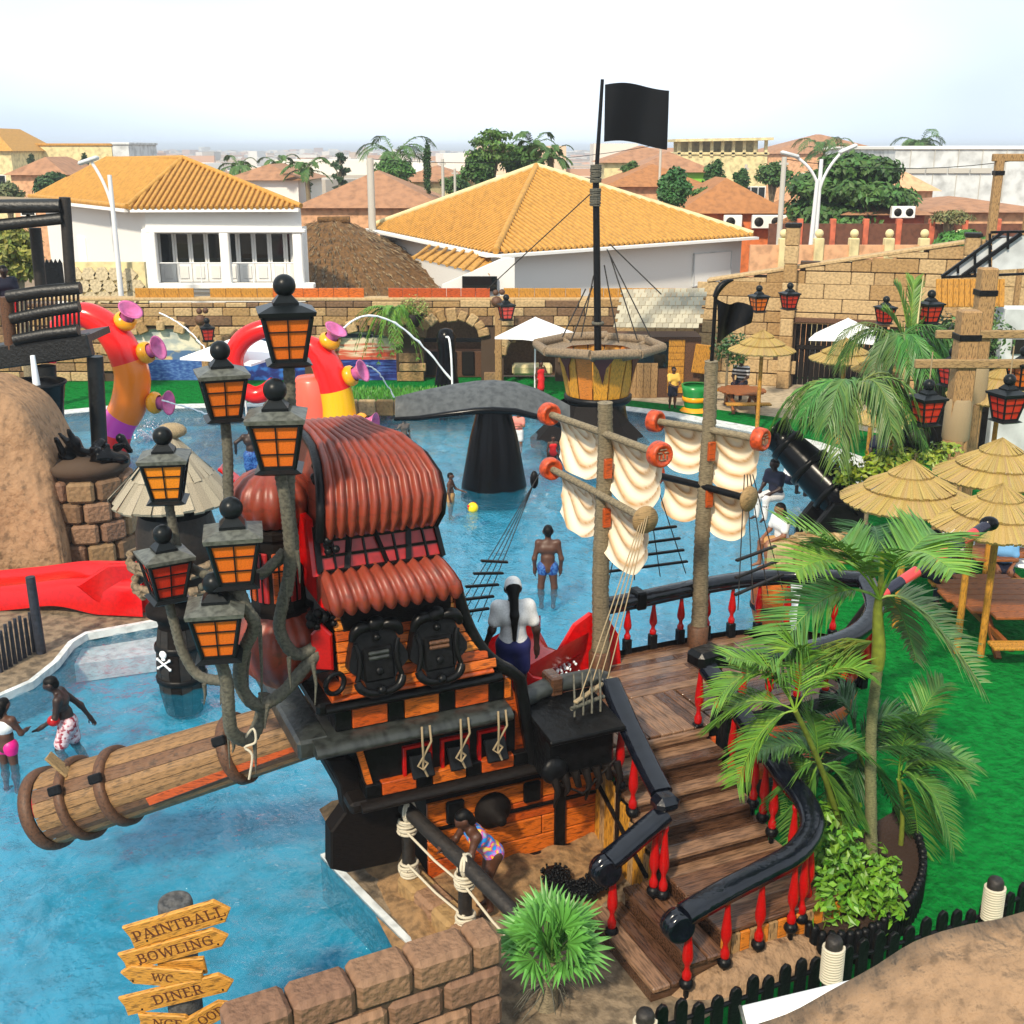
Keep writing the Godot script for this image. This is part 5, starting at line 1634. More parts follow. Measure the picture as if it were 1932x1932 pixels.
# ---------- near things ----------
func build_lamps():
	var G:="ship lanterns on the twisted lamp tree"
	var L:=[
		[545,690,9.9,86,0.25,"amber_pane","lantern_black","topmost amber lantern of the twisted lamp tree, blue-black roof"],
		[425,795,10.1,77,0.35,"amber_pane","lantern_grey","amber lantern on a bare straight stem left of the topmost one"],
		[528,890,9.6,90,0.12,"amber_pane","lantern_grey","amber lantern standing before the red scalloped roof"],
		[318,948,9.9,74,0.15,"amber_pane_bright","lantern_grey","yellow lit-looking lantern in front of the thatched barrel tower"],
		[447,1105,9.3,88,0.22,"amber_pane","lantern_grey","amber lantern leaning over the round red stern bowl"],
		[318,1132,9.7,75,0.55,"amber_pane_deep","lantern_grey","red-paned lantern left of the twisted stems"],
		[415,1242,9.2,87,0.18,"amber_pane","lantern_grey","lowest amber lantern of the twisted lamp tree, above the wooden spar"]]
	var feet:=[]
	for q in L:
		var p:=V(q[0],q[1],q[2])
		var depth: float = (p - Vector3(0,EYE,0)).dot(Vector3(0,-sp,-cp))
		var s: float = q[3]*depth/FOCAL/cp
		lantern(q[7],p,s,q[4],M[q[5]],M[q[6]],G)
		feet.append(p)
	var o:=thing("lamp_tree","grey twisted branches carrying the seven lanterns beside the stern","lamp post",V(470,1390,9.9))
	var P:=func(x: float,y: float,d: float) -> Vector3: return V(x,y,d)
	var stems:=[
		[[feet[0],V(548,800,9.9),V(545,950,9.85),V(553,1040,9.8),V(535,1130,9.8),V(528,1190,9.85),V(560,1235,9.95),V(610,1210,10.1)],0.05],
		[[feet[1],V(430,860,10.1),V(435,960,10.1),V(480,1080,10.0),V(520,1060,9.9),V(545,1045,9.85)],0.045],
		[[feet[2],V(540,960,9.62),V(548,1050,9.7),V(540,1120,9.75)],0.05],
		[[feet[3],V(330,1010,9.9),V(345,1060,9.85),V(400,1090,9.7),V(440,1115,9.4)],0.04],
		[[feet[4],V(465,1150,9.3),V(480,1180,9.35),V(455,1240,9.45),V(455,1295,9.55),V(485,1330,9.65),V(530,1310,9.8),V(570,1265,9.95),V(612,1215,10.1)],0.055],
		[[feet[5],V(330,1180,9.7),V(345,1230,9.7),V(375,1275,9.7),V(425,1285,9.6)],0.042],
		[[feet[6],V(428,1290,9.25),V(432,1350,9.3),V(440,1385,9.4),V(470,1395,9.6),V(490,1360,9.75),V(500,1310,9.8)],0.055],
		[[V(380,1108,9.6),V(430,1090,9.5),V(495,1080,9.6),V(535,1040,9.75)],0.035]]
	for q in stems:
		part(o,"branch",trunk_rings(smooth_path(q[0],5),q[1]*1.0,q[1]*1.15,0.05),M.vine,true)
	var hang:=B.new()
	for q in [[430,1300,1450],[490,1180,1340],[505,1330,1375],[545,1240,1300],[420,1290,1330],[470,1230,1300],[540,1090,1150],[480,1400,1460],[440,1400,1420],[560,1040,1100],[385,1290,1330],[590,1250,1330]]:
		var a:=V(q[0],q[1],9.6)
		var c:=V(q[0]+rf(-6,6),q[2],9.62)
		hang.tube([a,a.lerp(c,0.5)+Vector3(rf(-0.02,0.02),0,0),c],[0.022,0.014,0.005],6)
	part(o,"hanging_root",hang,M.vine,true).set_meta("kind","stuff")
	part(o,"cord",B.new().rope(smooth_path([V(460,1395,9.5),V(478,1375,9.4),V(482,1400,9.4),V(462,1410,9.4),V(476,1425,9.4),V(470,1470,9.42)],4),0.012),M.rope_white,true)
	var a:=V(108,1520,11.15)
	var c:=V(640,1352,10.75)
	var sc:=thing("wooden_spar","giant planked wooden cannon barrel with hoops slanting from the stern into the pool","cannon",Vector3(a.x,0,a.z))
	var d:=(c - a)
	var L2:=d.length()
	var bs:=Basis.looking_at(-d.normalized(),Vector3.UP)
	var n:=16
	for i in n:
		var an:=TAU*i/n
		var b:=B.new()
		var w:=TAU/n*0.48
		var segs:=8
		for k in segs:
			var t0:=k/float(segs); var t1:=(k+1)/float(segs)
			var r0:=lerpf(0.40,0.30,t0); var r1:=lerpf(0.40,0.30,t1)
			var Q:=func(x: float,r: float,t: float) -> Vector3: return Vector3(t*L2,cos(x)*r,sin(x)*r)
			b.quad(Q.call(an - w,r0,t0),Q.call(an - w,r1,t1),Q.call(an,r1+0.006,t1),Q.call(an,r0+0.006,t0))
			b.quad(Q.call(an,r0+0.006,t0),Q.call(an,r1+0.006,t1),Q.call(an+w,r1,t1),Q.call(an+w,r0,t0))
		part(sc,"stave",b,[M.cannon_wood,M.cannon_wood,M.cannon_wood_dark][(i*7) % 3],false,Transform3D(Basis(d.normalized(),bs.y,d.normalized().cross(bs.y)),a - sc.position))
	var inner = B.new().tube([a+d*0.01,c],[0.385,0.285],24)
	part(sc,"core",inner,M.cannon_wood_dark,true)
	for q in [[0.1,0.44,0.1],[0.24,0.415,0.12],[0.66,0.36,0.13]]:
		var p: Vector3 = a+d*q[0]
		var u:=d.normalized()
		var h:=B.new()
		h.lathe([Vector2(q[1] - 0.04,-q[2]*0.5),Vector2(q[1],-q[2]*0.5),Vector2(q[1]+0.02,-q[2]*0.3),Vector2(q[1]+0.02,q[2]*0.3),Vector2(q[1],q[2]*0.5),Vector2(q[1] - 0.04,q[2]*0.5)],Transform3D(Basis(u.cross(bs.y),u,bs.y),p),40)
		part(sc,"hoop",h,M.hoop_wood,true)
		var ir:=B.new()
		var fr:=(Vector3(0,EYE,0) - p).normalized()
		var sdv:=(fr - u*fr.dot(u)).normalized()
		var tng:=u.cross(sdv)
		var at: Vector3 = p+(sdv*0.85+tng*(-0.3)).normalized()*(q[1]+0.03)
		ir.box(at,Vector3(0.16,0.1,0.05),0.015,Basis(u,sdv.cross(u),sdv))
		part(sc,"iron_clasp",ir,M.iron,true)
	var u2:=d.normalized()
	var rim:=B.new()
	rim.lathe([Vector2(0.36,0.06),Vector2(0.4,-0.05),Vector2(0.445,-0.05),Vector2(0.455,0.0),Vector2(0.45,0.07),Vector2(0.4,0.08)],Transform3D(Basis(u2.cross(bs.y),u2,bs.y),a - u2*0.1),36)
	part(sc,"muzzle_rim",rim,M.hoop_wood,true)
	part(sc,"red_plug",B.new().ball(a - u2*0.2+Vector3(-0.02,0.05,0),0.13,14),M.red_paint,true)
	part(sc,"loose_board",B.new().beam(V(90,1425,11.0),V(130,1460,11.0),0.16,0.03,0.008),M.beam_wood,true)
	var st:=B.new()
	st.beam(a+d*0.35+Vector3(0.05,-0.1,0.35),c+Vector3(0,-0.02,0.28),0.04,0.1,0.01)
	part(sc,"side_batten",st,M.orange_wood_deep,true)
func build_foreground():
	var a:=W(420,1925,1.15)
	var c:=W(934,1752,1.2)
	var o:=thing("block_wall","wall of rounded brown sandstone blocks at the pool's near corner","wall",Vector3(a.x,0,a.z))
	var dir:=c - a
	dir.y = 0
	var L:=dir.length()
	var u:=dir.normalized()
	var nrm:=Vector3(u.z,0,-u.x)*-1.0
	part(o,"core",B.new().box(Vector3.ZERO,Vector3(L - 0.06,1.1,0.26)),M.mortar,false,Transform3D(Basis(u,Vector3.UP,u.cross(Vector3.UP)),(a+c)*0.5 - o.position+Vector3(0,0.55 - (a.y+c.y)*0.5,0)))
	var row:=0
	var y:=1.2
	while y>-0.1:
		var x:=-0.25 if row % 2 else 0.0
		while x<L - 0.02:
			var ln:=rf(0.44,0.56)
			if x+ln>L - 0.12: ln = L - x
			var b:=B.new()
			b.box(Vector3.ZERO,Vector3(ln - 0.014,0.285,0.36),0.045)
			part(o,"block",b,[M.block_a,M.block_b,M.block_c][rng.randi() % 3],false,Transform3D(Basis(u,Vector3.UP,u.cross(Vector3.UP))*Basis(Vector3.RIGHT,rf(-0.02,0.02)),a+u*(x+ln*0.5) - o.position+Vector3(0,y - 0.15 - a.y+(0.05*(x+ln*0.5)/L),0)+u.cross(Vector3.UP)*rf(-0.012,0.012)))
			x += ln
		y -= 0.3
		row += 1
	var sp0:=V(330,1700,8.15)
	var s:=thing("direction_signpost","grey log post with yellow wooden arrow boards","signpost",Vector3(sp0.x,-0.4,sp0.z))
	part(s,"post",B.new().lathe([Vector2(0.145,0),Vector2(0.14,sp0.y+0.38),Vector2(0.13,sp0.y+0.41),Vector2(0.1,sp0.y+0.415),Vector2(0.095,sp0.y+0.405),Vector2(0.06,sp0.y+0.405),Vector2(0.055,sp0.y+0.415),Vector2(0,sp0.y+0.415)],Transform3D.IDENTITY,20),M.log_grey)
	for q in [[243,1768,434,1712,60,1,"PAINTBALL",0.142],[300,1826,388,1820,44,0,"",0.0],[232,1815,430,1762,50,1,"BOWLING",0.134],[228,1835,385,1848,50,-1,"WC",0.11],[233,1898,440,1848,52,1,"DINER",0.14],[262,1925,372,1930,44,1,"NGE",0.12],[360,1935,440,1890,44,1,"OOD",0.12]]:
		var dd: float = 8.02 if q[5]==0 else 7.98 - 0.01*(rng.randi() % 3)
		var p0:=V(q[0],q[1],dd)
		var p1:=V(q[2],q[3],dd)
		var ln:=p0.distance_to(p1)
		var hh: float = q[4]*8.55/FOCAL
		var x:=(p1 - p0).normalized()
		var up:=Vector3(0,1,0.12).normalized()
		var z:=x.cross(up).normalized()
		up = z.cross(x)
		var pl:=PackedVector2Array()
		var hl:=ln*0.5
		if q[5]>0: pl = PackedVector2Array([Vector2(-hl,-hh*0.5),Vector2(hl - 0.09,-hh*0.5),Vector2(hl,-0.01),Vector2(hl - 0.09,hh*0.5),Vector2(-hl,hh*0.5),Vector2(-hl+0.015,0.0)])
		elif q[5]<0: pl = PackedVector2Array([Vector2(-hl,0.01),Vector2(-hl+0.1,-hh*0.5),Vector2(hl,-hh*0.5),Vector2(hl - 0.01,hh*0.5),Vector2(-hl+0.09,hh*0.5)])
		else: pl = PackedVector2Array([Vector2(-hl,-hh*0.5),Vector2(hl,-hh*0.5),Vector2(hl,hh*0.5),Vector2(-hl,hh*0.5)])
		var at:=Transform3D(Basis(x,up,z),(p0+p1)*0.5 - s.position)
		var bo:=part(s,"arrow_board",B.new().extrude(pl,0.04,Transform3D.IDENTITY,0.008),M.sign_wood,false,at)
		if q[6]: letters(bo,"lettering",q[6],q[7],Transform3D(Basis(Vector3(1,0,0),Vector3(0.06,1,0),Vector3.BACK),Vector3(0.0,0.0,0.018)),M.sign_letter,0.01)
		var sc:=B.new()
		for e: float in [-0.5,0.55]: sc.ball(Vector3(e*ln*0.7,-hh*0.3,0.02),0.01,6)
		part(bo,"screw",sc,M.iron)
	var rk:=thing("rock_parapet","smooth sand-coloured moulded rock parapet in the near corner","rock",Vector3(2.9,4.0,-4.6))
	var rb:=B.new()
	rb.smooth(1)
	var fn:=FastNoiseLite.new()
	fn.frequency = 0.5
	fn.fractal_octaves = 4
	fn.seed = 9
	var edge:=[[1280,1990],[1390,1945],[1480,1915],[1560,1872],[1650,1822],[1720,1780],[1800,1750],[1880,1728],[1960,1705],[2100,1680]]
	var top:=[]
	for e in edge: top.append(V(e[0],e[1],4.9))
	top = smooth_path(top,3)
	var Pk:=func(i: int,j: int) -> Vector3:
		var t:=j/14.0
		var p: Vector3 = top[i]
		var off: Vector3
		if t<0.35: off = Vector3(0,-0.02 - 0.9*(0.35 - t)/0.35,-0.05+0.12*sin(PI*t))
		else: off = Vector3(0.0,-0.5*pow((t - 0.35)/0.65,1.2),(t - 0.35)/0.65*1.7)
		return p+off+Vector3(0,fn.get_noise_2d(p.x*1.5,t*5.0)*0.09*smoothstep(0.2,0.5,t),0)
	for i in top.size() - 1:
		for j in 14:
			rb.quad(Pk.call(i,j),Pk.call(i,j+1),Pk.call(i+1,j+1),Pk.call(i+1,j))
	part(rk,"rock_face",rb,M.sandstone_rock,true)
	var wl:=thing("white_drum","white drum end showing between the picket fence and the rock parapet","drum",V(1490,1915,6.6))
	part(wl,"shell",B.new().lathe([Vector2(0,0.5),Vector2(0.22,0.5),Vector2(0.23,0.48),Vector2(0.23,-0.3)],Transform3D(Basis(Vector3(0,0,1),Vector3(-0.96,-0.28,0),Vector3(-0.28,0.96,0)),Vector3(0.22,-0.08,0)),28),M.white_trim)
	part(wl,"rim",B.new().tube(ring_pts(Vector3(-0.26,-0.22,0),0.228,Vector3(0.96,0.28,0)),0.014,6,false),M.lantern_grey)
	var line:=[W(1215,1945,0.5),W(1400,1880,0.5),W(1570,1815,0.5),W(1700,1775,0.5),W(1850,1725,0.5),W(2000,1650,0.5)]
	line = smooth_path(line,5)
	var cv:=Curve3D.new()
	for p in line: cv.add_point(Vector3(p.x,0,p.z))
	var fo:=thing("picket_fence","black round-topped picket fence between the lawn and the rock parapet","fence",Vector3(line[0].x,0.1,line[0].z))
	var tot:=cv.get_baked_length()
	var pk:=PackedVector2Array([Vector2(-0.06,0),Vector2(0.06,0),Vector2(0.06,0.52),Vector2(0.045,0.57),Vector2(0.0,0.6),Vector2(-0.045,0.57),Vector2(-0.06,0.52)])
	var pm = B.new().extrude(pk,0.04,Transform3D.IDENTITY,0.008).done()
	var x2:=0.0
	while x2<tot:
		var p:=cv.sample_baked(x2)
		var q:=cv.sample_baked(minf(x2+0.05,tot))
		var t:=(q - p).normalized()
		part(fo,"picket",pm,M.iron,false,Transform3D(Basis(t,Vector3.UP,t.cross(Vector3.UP)).scaled(Vector3(1,rf(0.86,1.06),1)),p - Vector3(fo.position.x,0,fo.position.z)+Vector3(0,-0.02,0)))
		x2 += 0.165+0.03*rng.randf()
	var rl:=[]
	for p in line: rl.append(Vector3(p.x,0.48,p.z))
	part(fo,"rail",B.new().tube(rl,0.022,6),M.iron,true)
	for q in [[1575,1770,0.92,"rope-bound post by the round-topped fence below the stairs"],[1880,1658,0.92,"rope-bound post at the far end of the picket fence by the lawn"],[1218,1908,0.9,"rope-bound post at the near end of the picket fence by the fan palm"]]:
		var p:=W(q[0],q[1],q[2])
		var po:=thing("bollard",q[3],"bollard",Vector3(p.x,0.1,p.z),0.0,"rope-bound posts of the picket fence")
		part(po,"post",B.new().lathe([Vector2(0.075,0),Vector2(0.075,p.y - 0.13),Vector2(0.06,p.y - 0.1),Vector2(0,p.y - 0.1)],Transform3D.IDENTITY,16),M.log_dark)
		var rp:=[]
		for i in 15*13+1:
			var t:=TAU*i/15.0
			rp.append(Vector3(cos(t)*0.088,p.y - 0.19 - i/15.0*0.027,sin(t)*0.088))
		part(po,"rope_wrap",B.new().tube(rp,0.0145,6,false),M.rope_white)
	var q0:=W(772,1655,0.3)
	var q1:=W(878,1745,0.28)
	var f:=thing("log_fence","dark log rail fence lashed with white rope by the pool edge","fence",Vector3(q0.x,0.1,q0.z))
	var t0:=Vector3(q0.x,1.1,q0.z)
	var t1:=Vector3(q1.x,0.98,q1.z)
	part(f,"post",B.new().tube([Vector3(q0.x,0.1,q0.z),t0+Vector3(0,0.02,0)],[0.07,0.065],12),M.log_dark,true)
	part(f,"post",B.new().tube([Vector3(q1.x,0.1,q1.z),t1],[0.07,0.065],12),M.log_dark,true)
	var e1:=W(985,1738,0.75)
	part(f,"log_rail",B.new().tube([t0+(t0 - t1)*0.06,t0.lerp(t1,0.5)+Vector3(0,-0.01,0),t1,e1],[0.075,0.078,0.08,0.075],12),M.log_dark,true)
	for e in [[t0,0.0],[t1,-0.02],[t0+Vector3(0,-0.5,0),1.0],[t1+Vector3(0,-0.45,0),1.0]]:
		var w:=B.new()
		var p: Vector3 = e[0]
		for i in 6:
			w.tube(ring_pts(p+Vector3(rf(-0.01,0.01),-0.12 - i*0.026,0),0.085+rf(0,0.008),Vector3(rf(-0.15,0.15),1,rf(-0.15,0.15)),16),0.016,6,false)
		if e[1]<0.5:
			for i in 3: w.tube(ring_pts(p+Vector3(0.02*i - 0.02,-0.03,0),0.105,Vector3(1,0.2*i - 0.2,0.5*(i - 1)),16),0.016,6,false)
		part(f,"lashing",w,M.rope_white,true)
	for e in [[t0+Vector3(0,-0.22,0.08),t1+Vector3(0,-0.2,0.08)],[t0+Vector3(0,-0.6,0.08),t1+Vector3(0,-0.55,0.08)],[t1+Vector3(0,-0.2,0.08),e1+Vector3(0,-0.35,0)]]:
		part(f,"rope",B.new().rope([e[0],e[0].lerp(e[1],0.5)+Vector3(0,-0.03,0),e[1]],0.014),M.rope_white,true)
	var kb:=thing("stone_kerb","low kerb of warm sandstone blocks under the log fence","kerb",W(760,1680,0.1))
	for i in 4:
		var p:=W(772,1662,0.2).lerp(W(905,1790,0.2),(i+0.5)/4.0)
		var dk:=(W(905,1790,0.2) - W(772,1662,0.2)).normalized()
		part(kb,"block",B.new().box(Vector3.ZERO,Vector3(0.36,0.26,0.3),0.04),[M.stone_e,M.block_b][i % 2],false,Transform3D(Basis(dk,Vector3.UP,dk.cross(Vector3.UP)),p - kb.position+Vector3(0,0.0,0)))
	var nt:=thing("fishing_net","black heap of knotted fishing net on the sand by the stairs","net",W(1080,1665,0.25))
	var nb:=B.new()
	var npts:=smooth_path([Vector3(-0.18,0.05,-0.12),Vector3(-0.12,0.06,0.1),Vector3(0.05,0.08,0.16),Vector3(0.22,0.1,0.08),Vector3(0.36,0.22,-0.05)],5)
	for i in 900:
		var t:=rng.randi() % npts.size()
		nb.ball(npts[t]*Vector3(1,0.6,1.2)+rand_dir()*Vector3(0.15,0.06,0.13),rf(0.01,0.02),5)
	for p in npts: nb.ball(p*Vector3(1,0.5,1.2),0.1,8,Vector3(1.2,0.45,1.2))
	part(nt,"mesh_heap",nb,M.iron)
	var rr:=thing("foot_rock","pale flat moulded rock at the foot of the stair landing","rock",W(1500,1780,0.1))
	var fb:=B.new()
	fb.smooth(1)
	var RP:=func(i: int,j: int) -> Vector3:
		var a2:=TAU*i/28.0
		var r:=j/8.0
		var px:=1450.0+cos(a2)*200.0*r - sin(a2)*40.0*r
		var py:=1800.0+sin(a2)*75.0*r - cos(a2)*45.0*r
		var g:=W(px,py,0.12)
		return Vector3(g.x,0.09+0.24*pow(1.0 - r*r,0.6)+fn.get_noise_2d(g.x*3.0,g.z*3.0)*0.08*(1.0 - r),g.z)
	for i in 28:
		for j in 8: fb.quad(RP.call(i,j),RP.call(i+1,j),RP.call(i+1,j+1),RP.call(i,j+1))
	part(rr,"rock_face",fb,M.sandstone_rock,true)
func build_palms():
	var bright:=Color(0.105,0.255,0.03)
	var mid:=Color(0.07,0.2,0.035)
	var dark:=Color(0.022,0.085,0.022)
	var o:=thing("planter","curved black palisade planter bed filled with soil","planter",W(1620,1700,0.1))
	var arc:=[W(1490,1640,0.42),W(1530,1745,0.42),W(1595,1765,0.42),W(1665,1740,0.42),W(1720,1690,0.42),W(1742,1630,0.42),W(1730,1570,0.42),W(1690,1520,0.42)]
	arc = smooth_path(arc,6)
	var cv:=Curve3D.new()
	for p in arc: cv.add_point(Vector3(p.x,0.1,p.z))
	var x:=0.0
	var bm = B.new().lathe([Vector2(0.045,0),Vector2(0.045,0.33),Vector2(0.03,0.36),Vector2(0,0.365)],Transform3D.IDENTITY,8).done()
	while x<cv.get_baked_length():
		part(o,"stake",bm,M.iron,false,Transform3D(Basis.from_scale(Vector3(1,rf(0.93,1.03),1)),cv.sample_baked(x) - o.position))
		x += 0.088
	var soil:=[]
	for p in arc: soil.append(Vector2(p.x,p.z))
	part(o,"soil",sheet(soil,0.36),M.earth,true)
	var foot:=W(1646,1622,0.38)
	var top:=V(1656,1150,10.35)
	var p1:=thing("palm_tree","tall slender palm with ringed trunk rising from the planter","palm tree",Vector3(foot.x,0.3,foot.z))
	var mid_p:=V(1643,1400,10.55)
	part(p1,"trunk",trunk_rings(smooth_path([Vector3(foot.x,0.3,foot.z),mid_p,V(1656,1260,10.4)],6),0.065,0.05,0.075),M.palm_trunk,true)
	part(p1,"crownshaft",B.new().tube(smooth_path([V(1656,1262,10.4),V(1658,1215,10.38),top,V(1662,1100,10.3),V(1665,1040,10.3)],4),[0.055,0.062,0.068,0.068,0.066,0.06,0.056,0.05,0.045,0.04,0.035,0.03,0.028,0.025,0.022,0.02,0.016],10),M.palm_shaft,true)
	var D:=10.3
	for q in [[1560,1060,D,1440,1270,D - 0.3,0.62,1.0,mid,0.1],[1640,1040,D,1480,985,D - 0.2,0.6,1.0,bright,0.1],[1740,985,D+0.1,1775,1010,D+0.3,0.6,1.0,mid,0.1],[1720,1090,D,1850,1290,D - 0.3,0.66,1.1,Color(0.13,0.24,0.07),0.1],[1600,990,D+0.2,1570,1030,D+0.5,0.5,1.0,mid,0.1],[1690,1100,D+0.4,1730,1250,D+0.5,0.3,1.0,Color(0.12,0.22,0.1),0.3],[1700,980,D - 0.3,1800,1080,D - 0.9,0.5,1.0,bright,0.15],[1660,960,D+0.5,1640,1000,D+1.1,0.5,1.0,dark,0.2],[1600,1010,D - 0.2,1500,1080,D - 0.5,0.55,1.0,bright,0.12]]:
		var b:=B.new()
		frond(b,V(1660,1130,D),V(q[0],q[1],q[2]),V(q[3],q[4],q[5]),q[6],48,0.028,q[8],q[9],0.22,q[7])
		part(p1,"frond",b,M.leaf,true)
	var fl:=B.new()
	for i in 90:
		var a:=V(1645,1210,D)
		var e:=V(1600 - rf(0,85),1225+rf(-10,60),D - rf(-0.2,0.4))
		fl.col(Color(0.2,0.22,0.03).lerp(Color(0.1,0.2,0.03),rng.randf()))
		fl.tube([a,a.lerp(e,0.6)+Vector3(0,0.05,0),e,e+Vector3(rf(-0.06,0.06),rf(-0.1,0.04),rf(-0.04,0.04))],0.006,4,false)
	part(p1,"flower_stalk",fl,M.leaf,true).set_meta("kind","stuff")
	var more:=[
		["young bright palm leaning over the stair rail",W(1600,1600,0.38),V(1500,1340,9.9),0.032,[[1440,1200,1345,1330],[1400,1290,1350,1370],[1430,1350,1390,1480],[1530,1190,1480,1230],[1560,1230,1640,1270],[1470,1240,1370,1240]],bright,0.42],
		["low leafy palm left of the tall trunk",W(1575,1580,0.38),V(1545,1440,10.5),0.028,[[1500,1380,1430,1420],[1570,1370,1640,1430],[1500,1420,1480,1540],[1590,1440,1620,1550],[1540,1360,1530,1340],[1520,1480,1500,1620],[1580,1480,1600,1600]],mid,0.38],
		["low leafy palm right of the tall trunk",W(1700,1590,0.38),V(1695,1470,10.85),0.028,[[1740,1390,1830,1480],[1730,1330,1780,1290],[1760,1440,1800,1600],[1700,1360,1740,1350],[1750,1400,1840,1440],[1720,1420,1770,1560],[1740,1500,1730,1640]],mid,0.42],
		["feathery palm behind the tall trunk",W(1640,1560,0.38),V(1620,1420,10.9),0.028,[[1580,1340,1520,1390],[1650,1320,1720,1360],[1600,1300,1580,1320],[1700,1390,1790,1420],[1560,1420,1490,1490],[1540,1360,1470,1420],[1680,1340,1750,1380],[1620,1460,1560,1580],[1660,1440,1700,1560]],dark,0.4]]
	for q in more:
		var t:=thing("palm_tree",q[0],"palm tree",Vector3(q[1].x,0.3,q[1].z))
		part(t,"trunk",trunk_rings(bez(Vector3(q[1].x,0.3,q[1].z),q[1].lerp(q[2],0.5)+Vector3(0.05,0.1,0),q[2],6),q[3],q[3]*0.8,0.08),M.palm_shaft,true)
		for e in q[4]:
			var b:=B.new()
			var dd: float = -q[2].z
			frond(b,q[2],V(e[0],e[1],dd - rf(-0.15,0.15)),V(e[2],e[3],dd+rf(-0.45,0.3)),q[6],38,0.025,q[5],0.2,0.12,0.8)
			part(t,"frond",b,M.leaf,true)
	var fp:=thing("bush","glossy light green leafy bush at the front of the planter","bush",W(1615,1690,0.36))
	var bb:=B.new()
	for i in 60:
		var c:=W(1615+rf(-65,75),1690+rf(-60,60),0.4)+Vector3(0,rf(0.0,0.35),0)
		clump(bb,c,Vector3.ONE*0.13,16,0.105,Color(0.11,0.28,0.02),0.3)
	part(fp,"foliage",bb,M.leaf,true)
	var dp:=thing("bush","leafy shrub between the stair rail and the palms","bush",W(1540,1640,0.36))
	var db:=B.new()
	for i in 55:
		var c:=W(1545+rf(-40,60),1640+rf(-60,80),0.4)+Vector3(0,rf(0.0,0.7),0)
		clump(db,c,Vector3.ONE*0.16,16,0.1,Color(0.1,0.26,0.02),0.3)
	part(dp,"foliage",db,M.leaf,true)
	var fpo:=W(1030,1900,0.1)
	var fan:=thing("fan_palm","spiky fan palm growing beside the block wall","palm tree",Vector3(fpo.x,0.1,fpo.z))
	var heart:=V(1040,1800,-fpo.z)
	part(fan,"trunk",B.new().tube([Vector3(fpo.x,0.05,fpo.z),heart+Vector3(0,-0.1,0)],[0.11,0.08],10),M.bark,true)
	for i0 in 15:
		var b:=B.new()
		var az:=TAU*i0/15.0*2.0+rf(-0.25,0.25)
		var el: float = [0.25,0.75,1.15][i0 % 3]+rf(-0.1,0.1)
		var dr:=Vector3(cos(az)*cos(el),sin(el),sin(az)*cos(el))
		var hub:=heart+dr*rf(0.2,0.3)+Vector3(0,0.02,0)
		b.col(Color(0.12,0.25,0.05))
		b.tube([heart+Vector3(0,-0.08,0),hub],[0.012,0.008],5,false)
		var axis:=(dr+Vector3(cos(az),0,sin(az))*0.35).normalized()
		var sd:=axis.cross(Vector3(rf(-0.3,0.3),0.75,0.65)).normalized()
		var nn:=sd.cross(axis)
		for i in 19:
			var an:=(i - 9.0)/9.0*1.45
			var dir:=(axis*cos(an)+sd*sin(an)+nn*(0.12*(i % 2))).normalized()
			var ln:=0.36*(0.72+0.28*cos(an))*rf(0.92,1.06)
			var wv:=dir.cross(nn).normalized()*0.02
			var tip:=hub+dir*ln+Vector3.DOWN*0.05*rf(0,1.4)
			var m2:=hub+dir*ln*0.55
			var k:=rf(0.75,1.3)
			b.flat().col(Color(0.09*k,0.27*k,0.045*k))
			b.tri(hub,m2+wv,m2+nn*0.007); b.tri(hub,m2+nn*0.007,m2 - wv)
			b.tri(m2+wv,tip,m2+nn*0.007); b.tri(m2+nn*0.007,tip,m2 - wv)
		part(fan,"fan_leaf",b,M.leaf,true)
	var sp2:=B.new()
	for i in 70:
		var az:=rf(0,TAU)
		var el:=rf(0.5,1.5)
		var dr:=Vector3(cos(az)*cos(el),sin(el),sin(az)*cos(el))
		var k:=rf(0.7,1.2)
		leaf_quad(sp2,heart,dr,dr.cross(rand_dir()).normalized(),rf(0.25,0.42),0.035,Color(0.08*k,0.24*k,0.04*k))
	part(fan,"spear_leaves",sp2,M.leaf,true)
	var dry:=B.new()
	for i in 24:
		var a:=heart+Vector3(0,-0.25,0)
		var e:=Vector3(fpo.x+rf(-0.3,0.3),rf(0.1,0.3),fpo.z+rf(-0.1,0.3))
		dry.tube([a,a.lerp(e,0.5)+Vector3(rf(-0.05,0.05),0.05,0.03),e],[0.008,0.007,0.004],4,false)
	part(fan,"dry_stem",dry,M.vine,true).set_meta("kind","stuff")
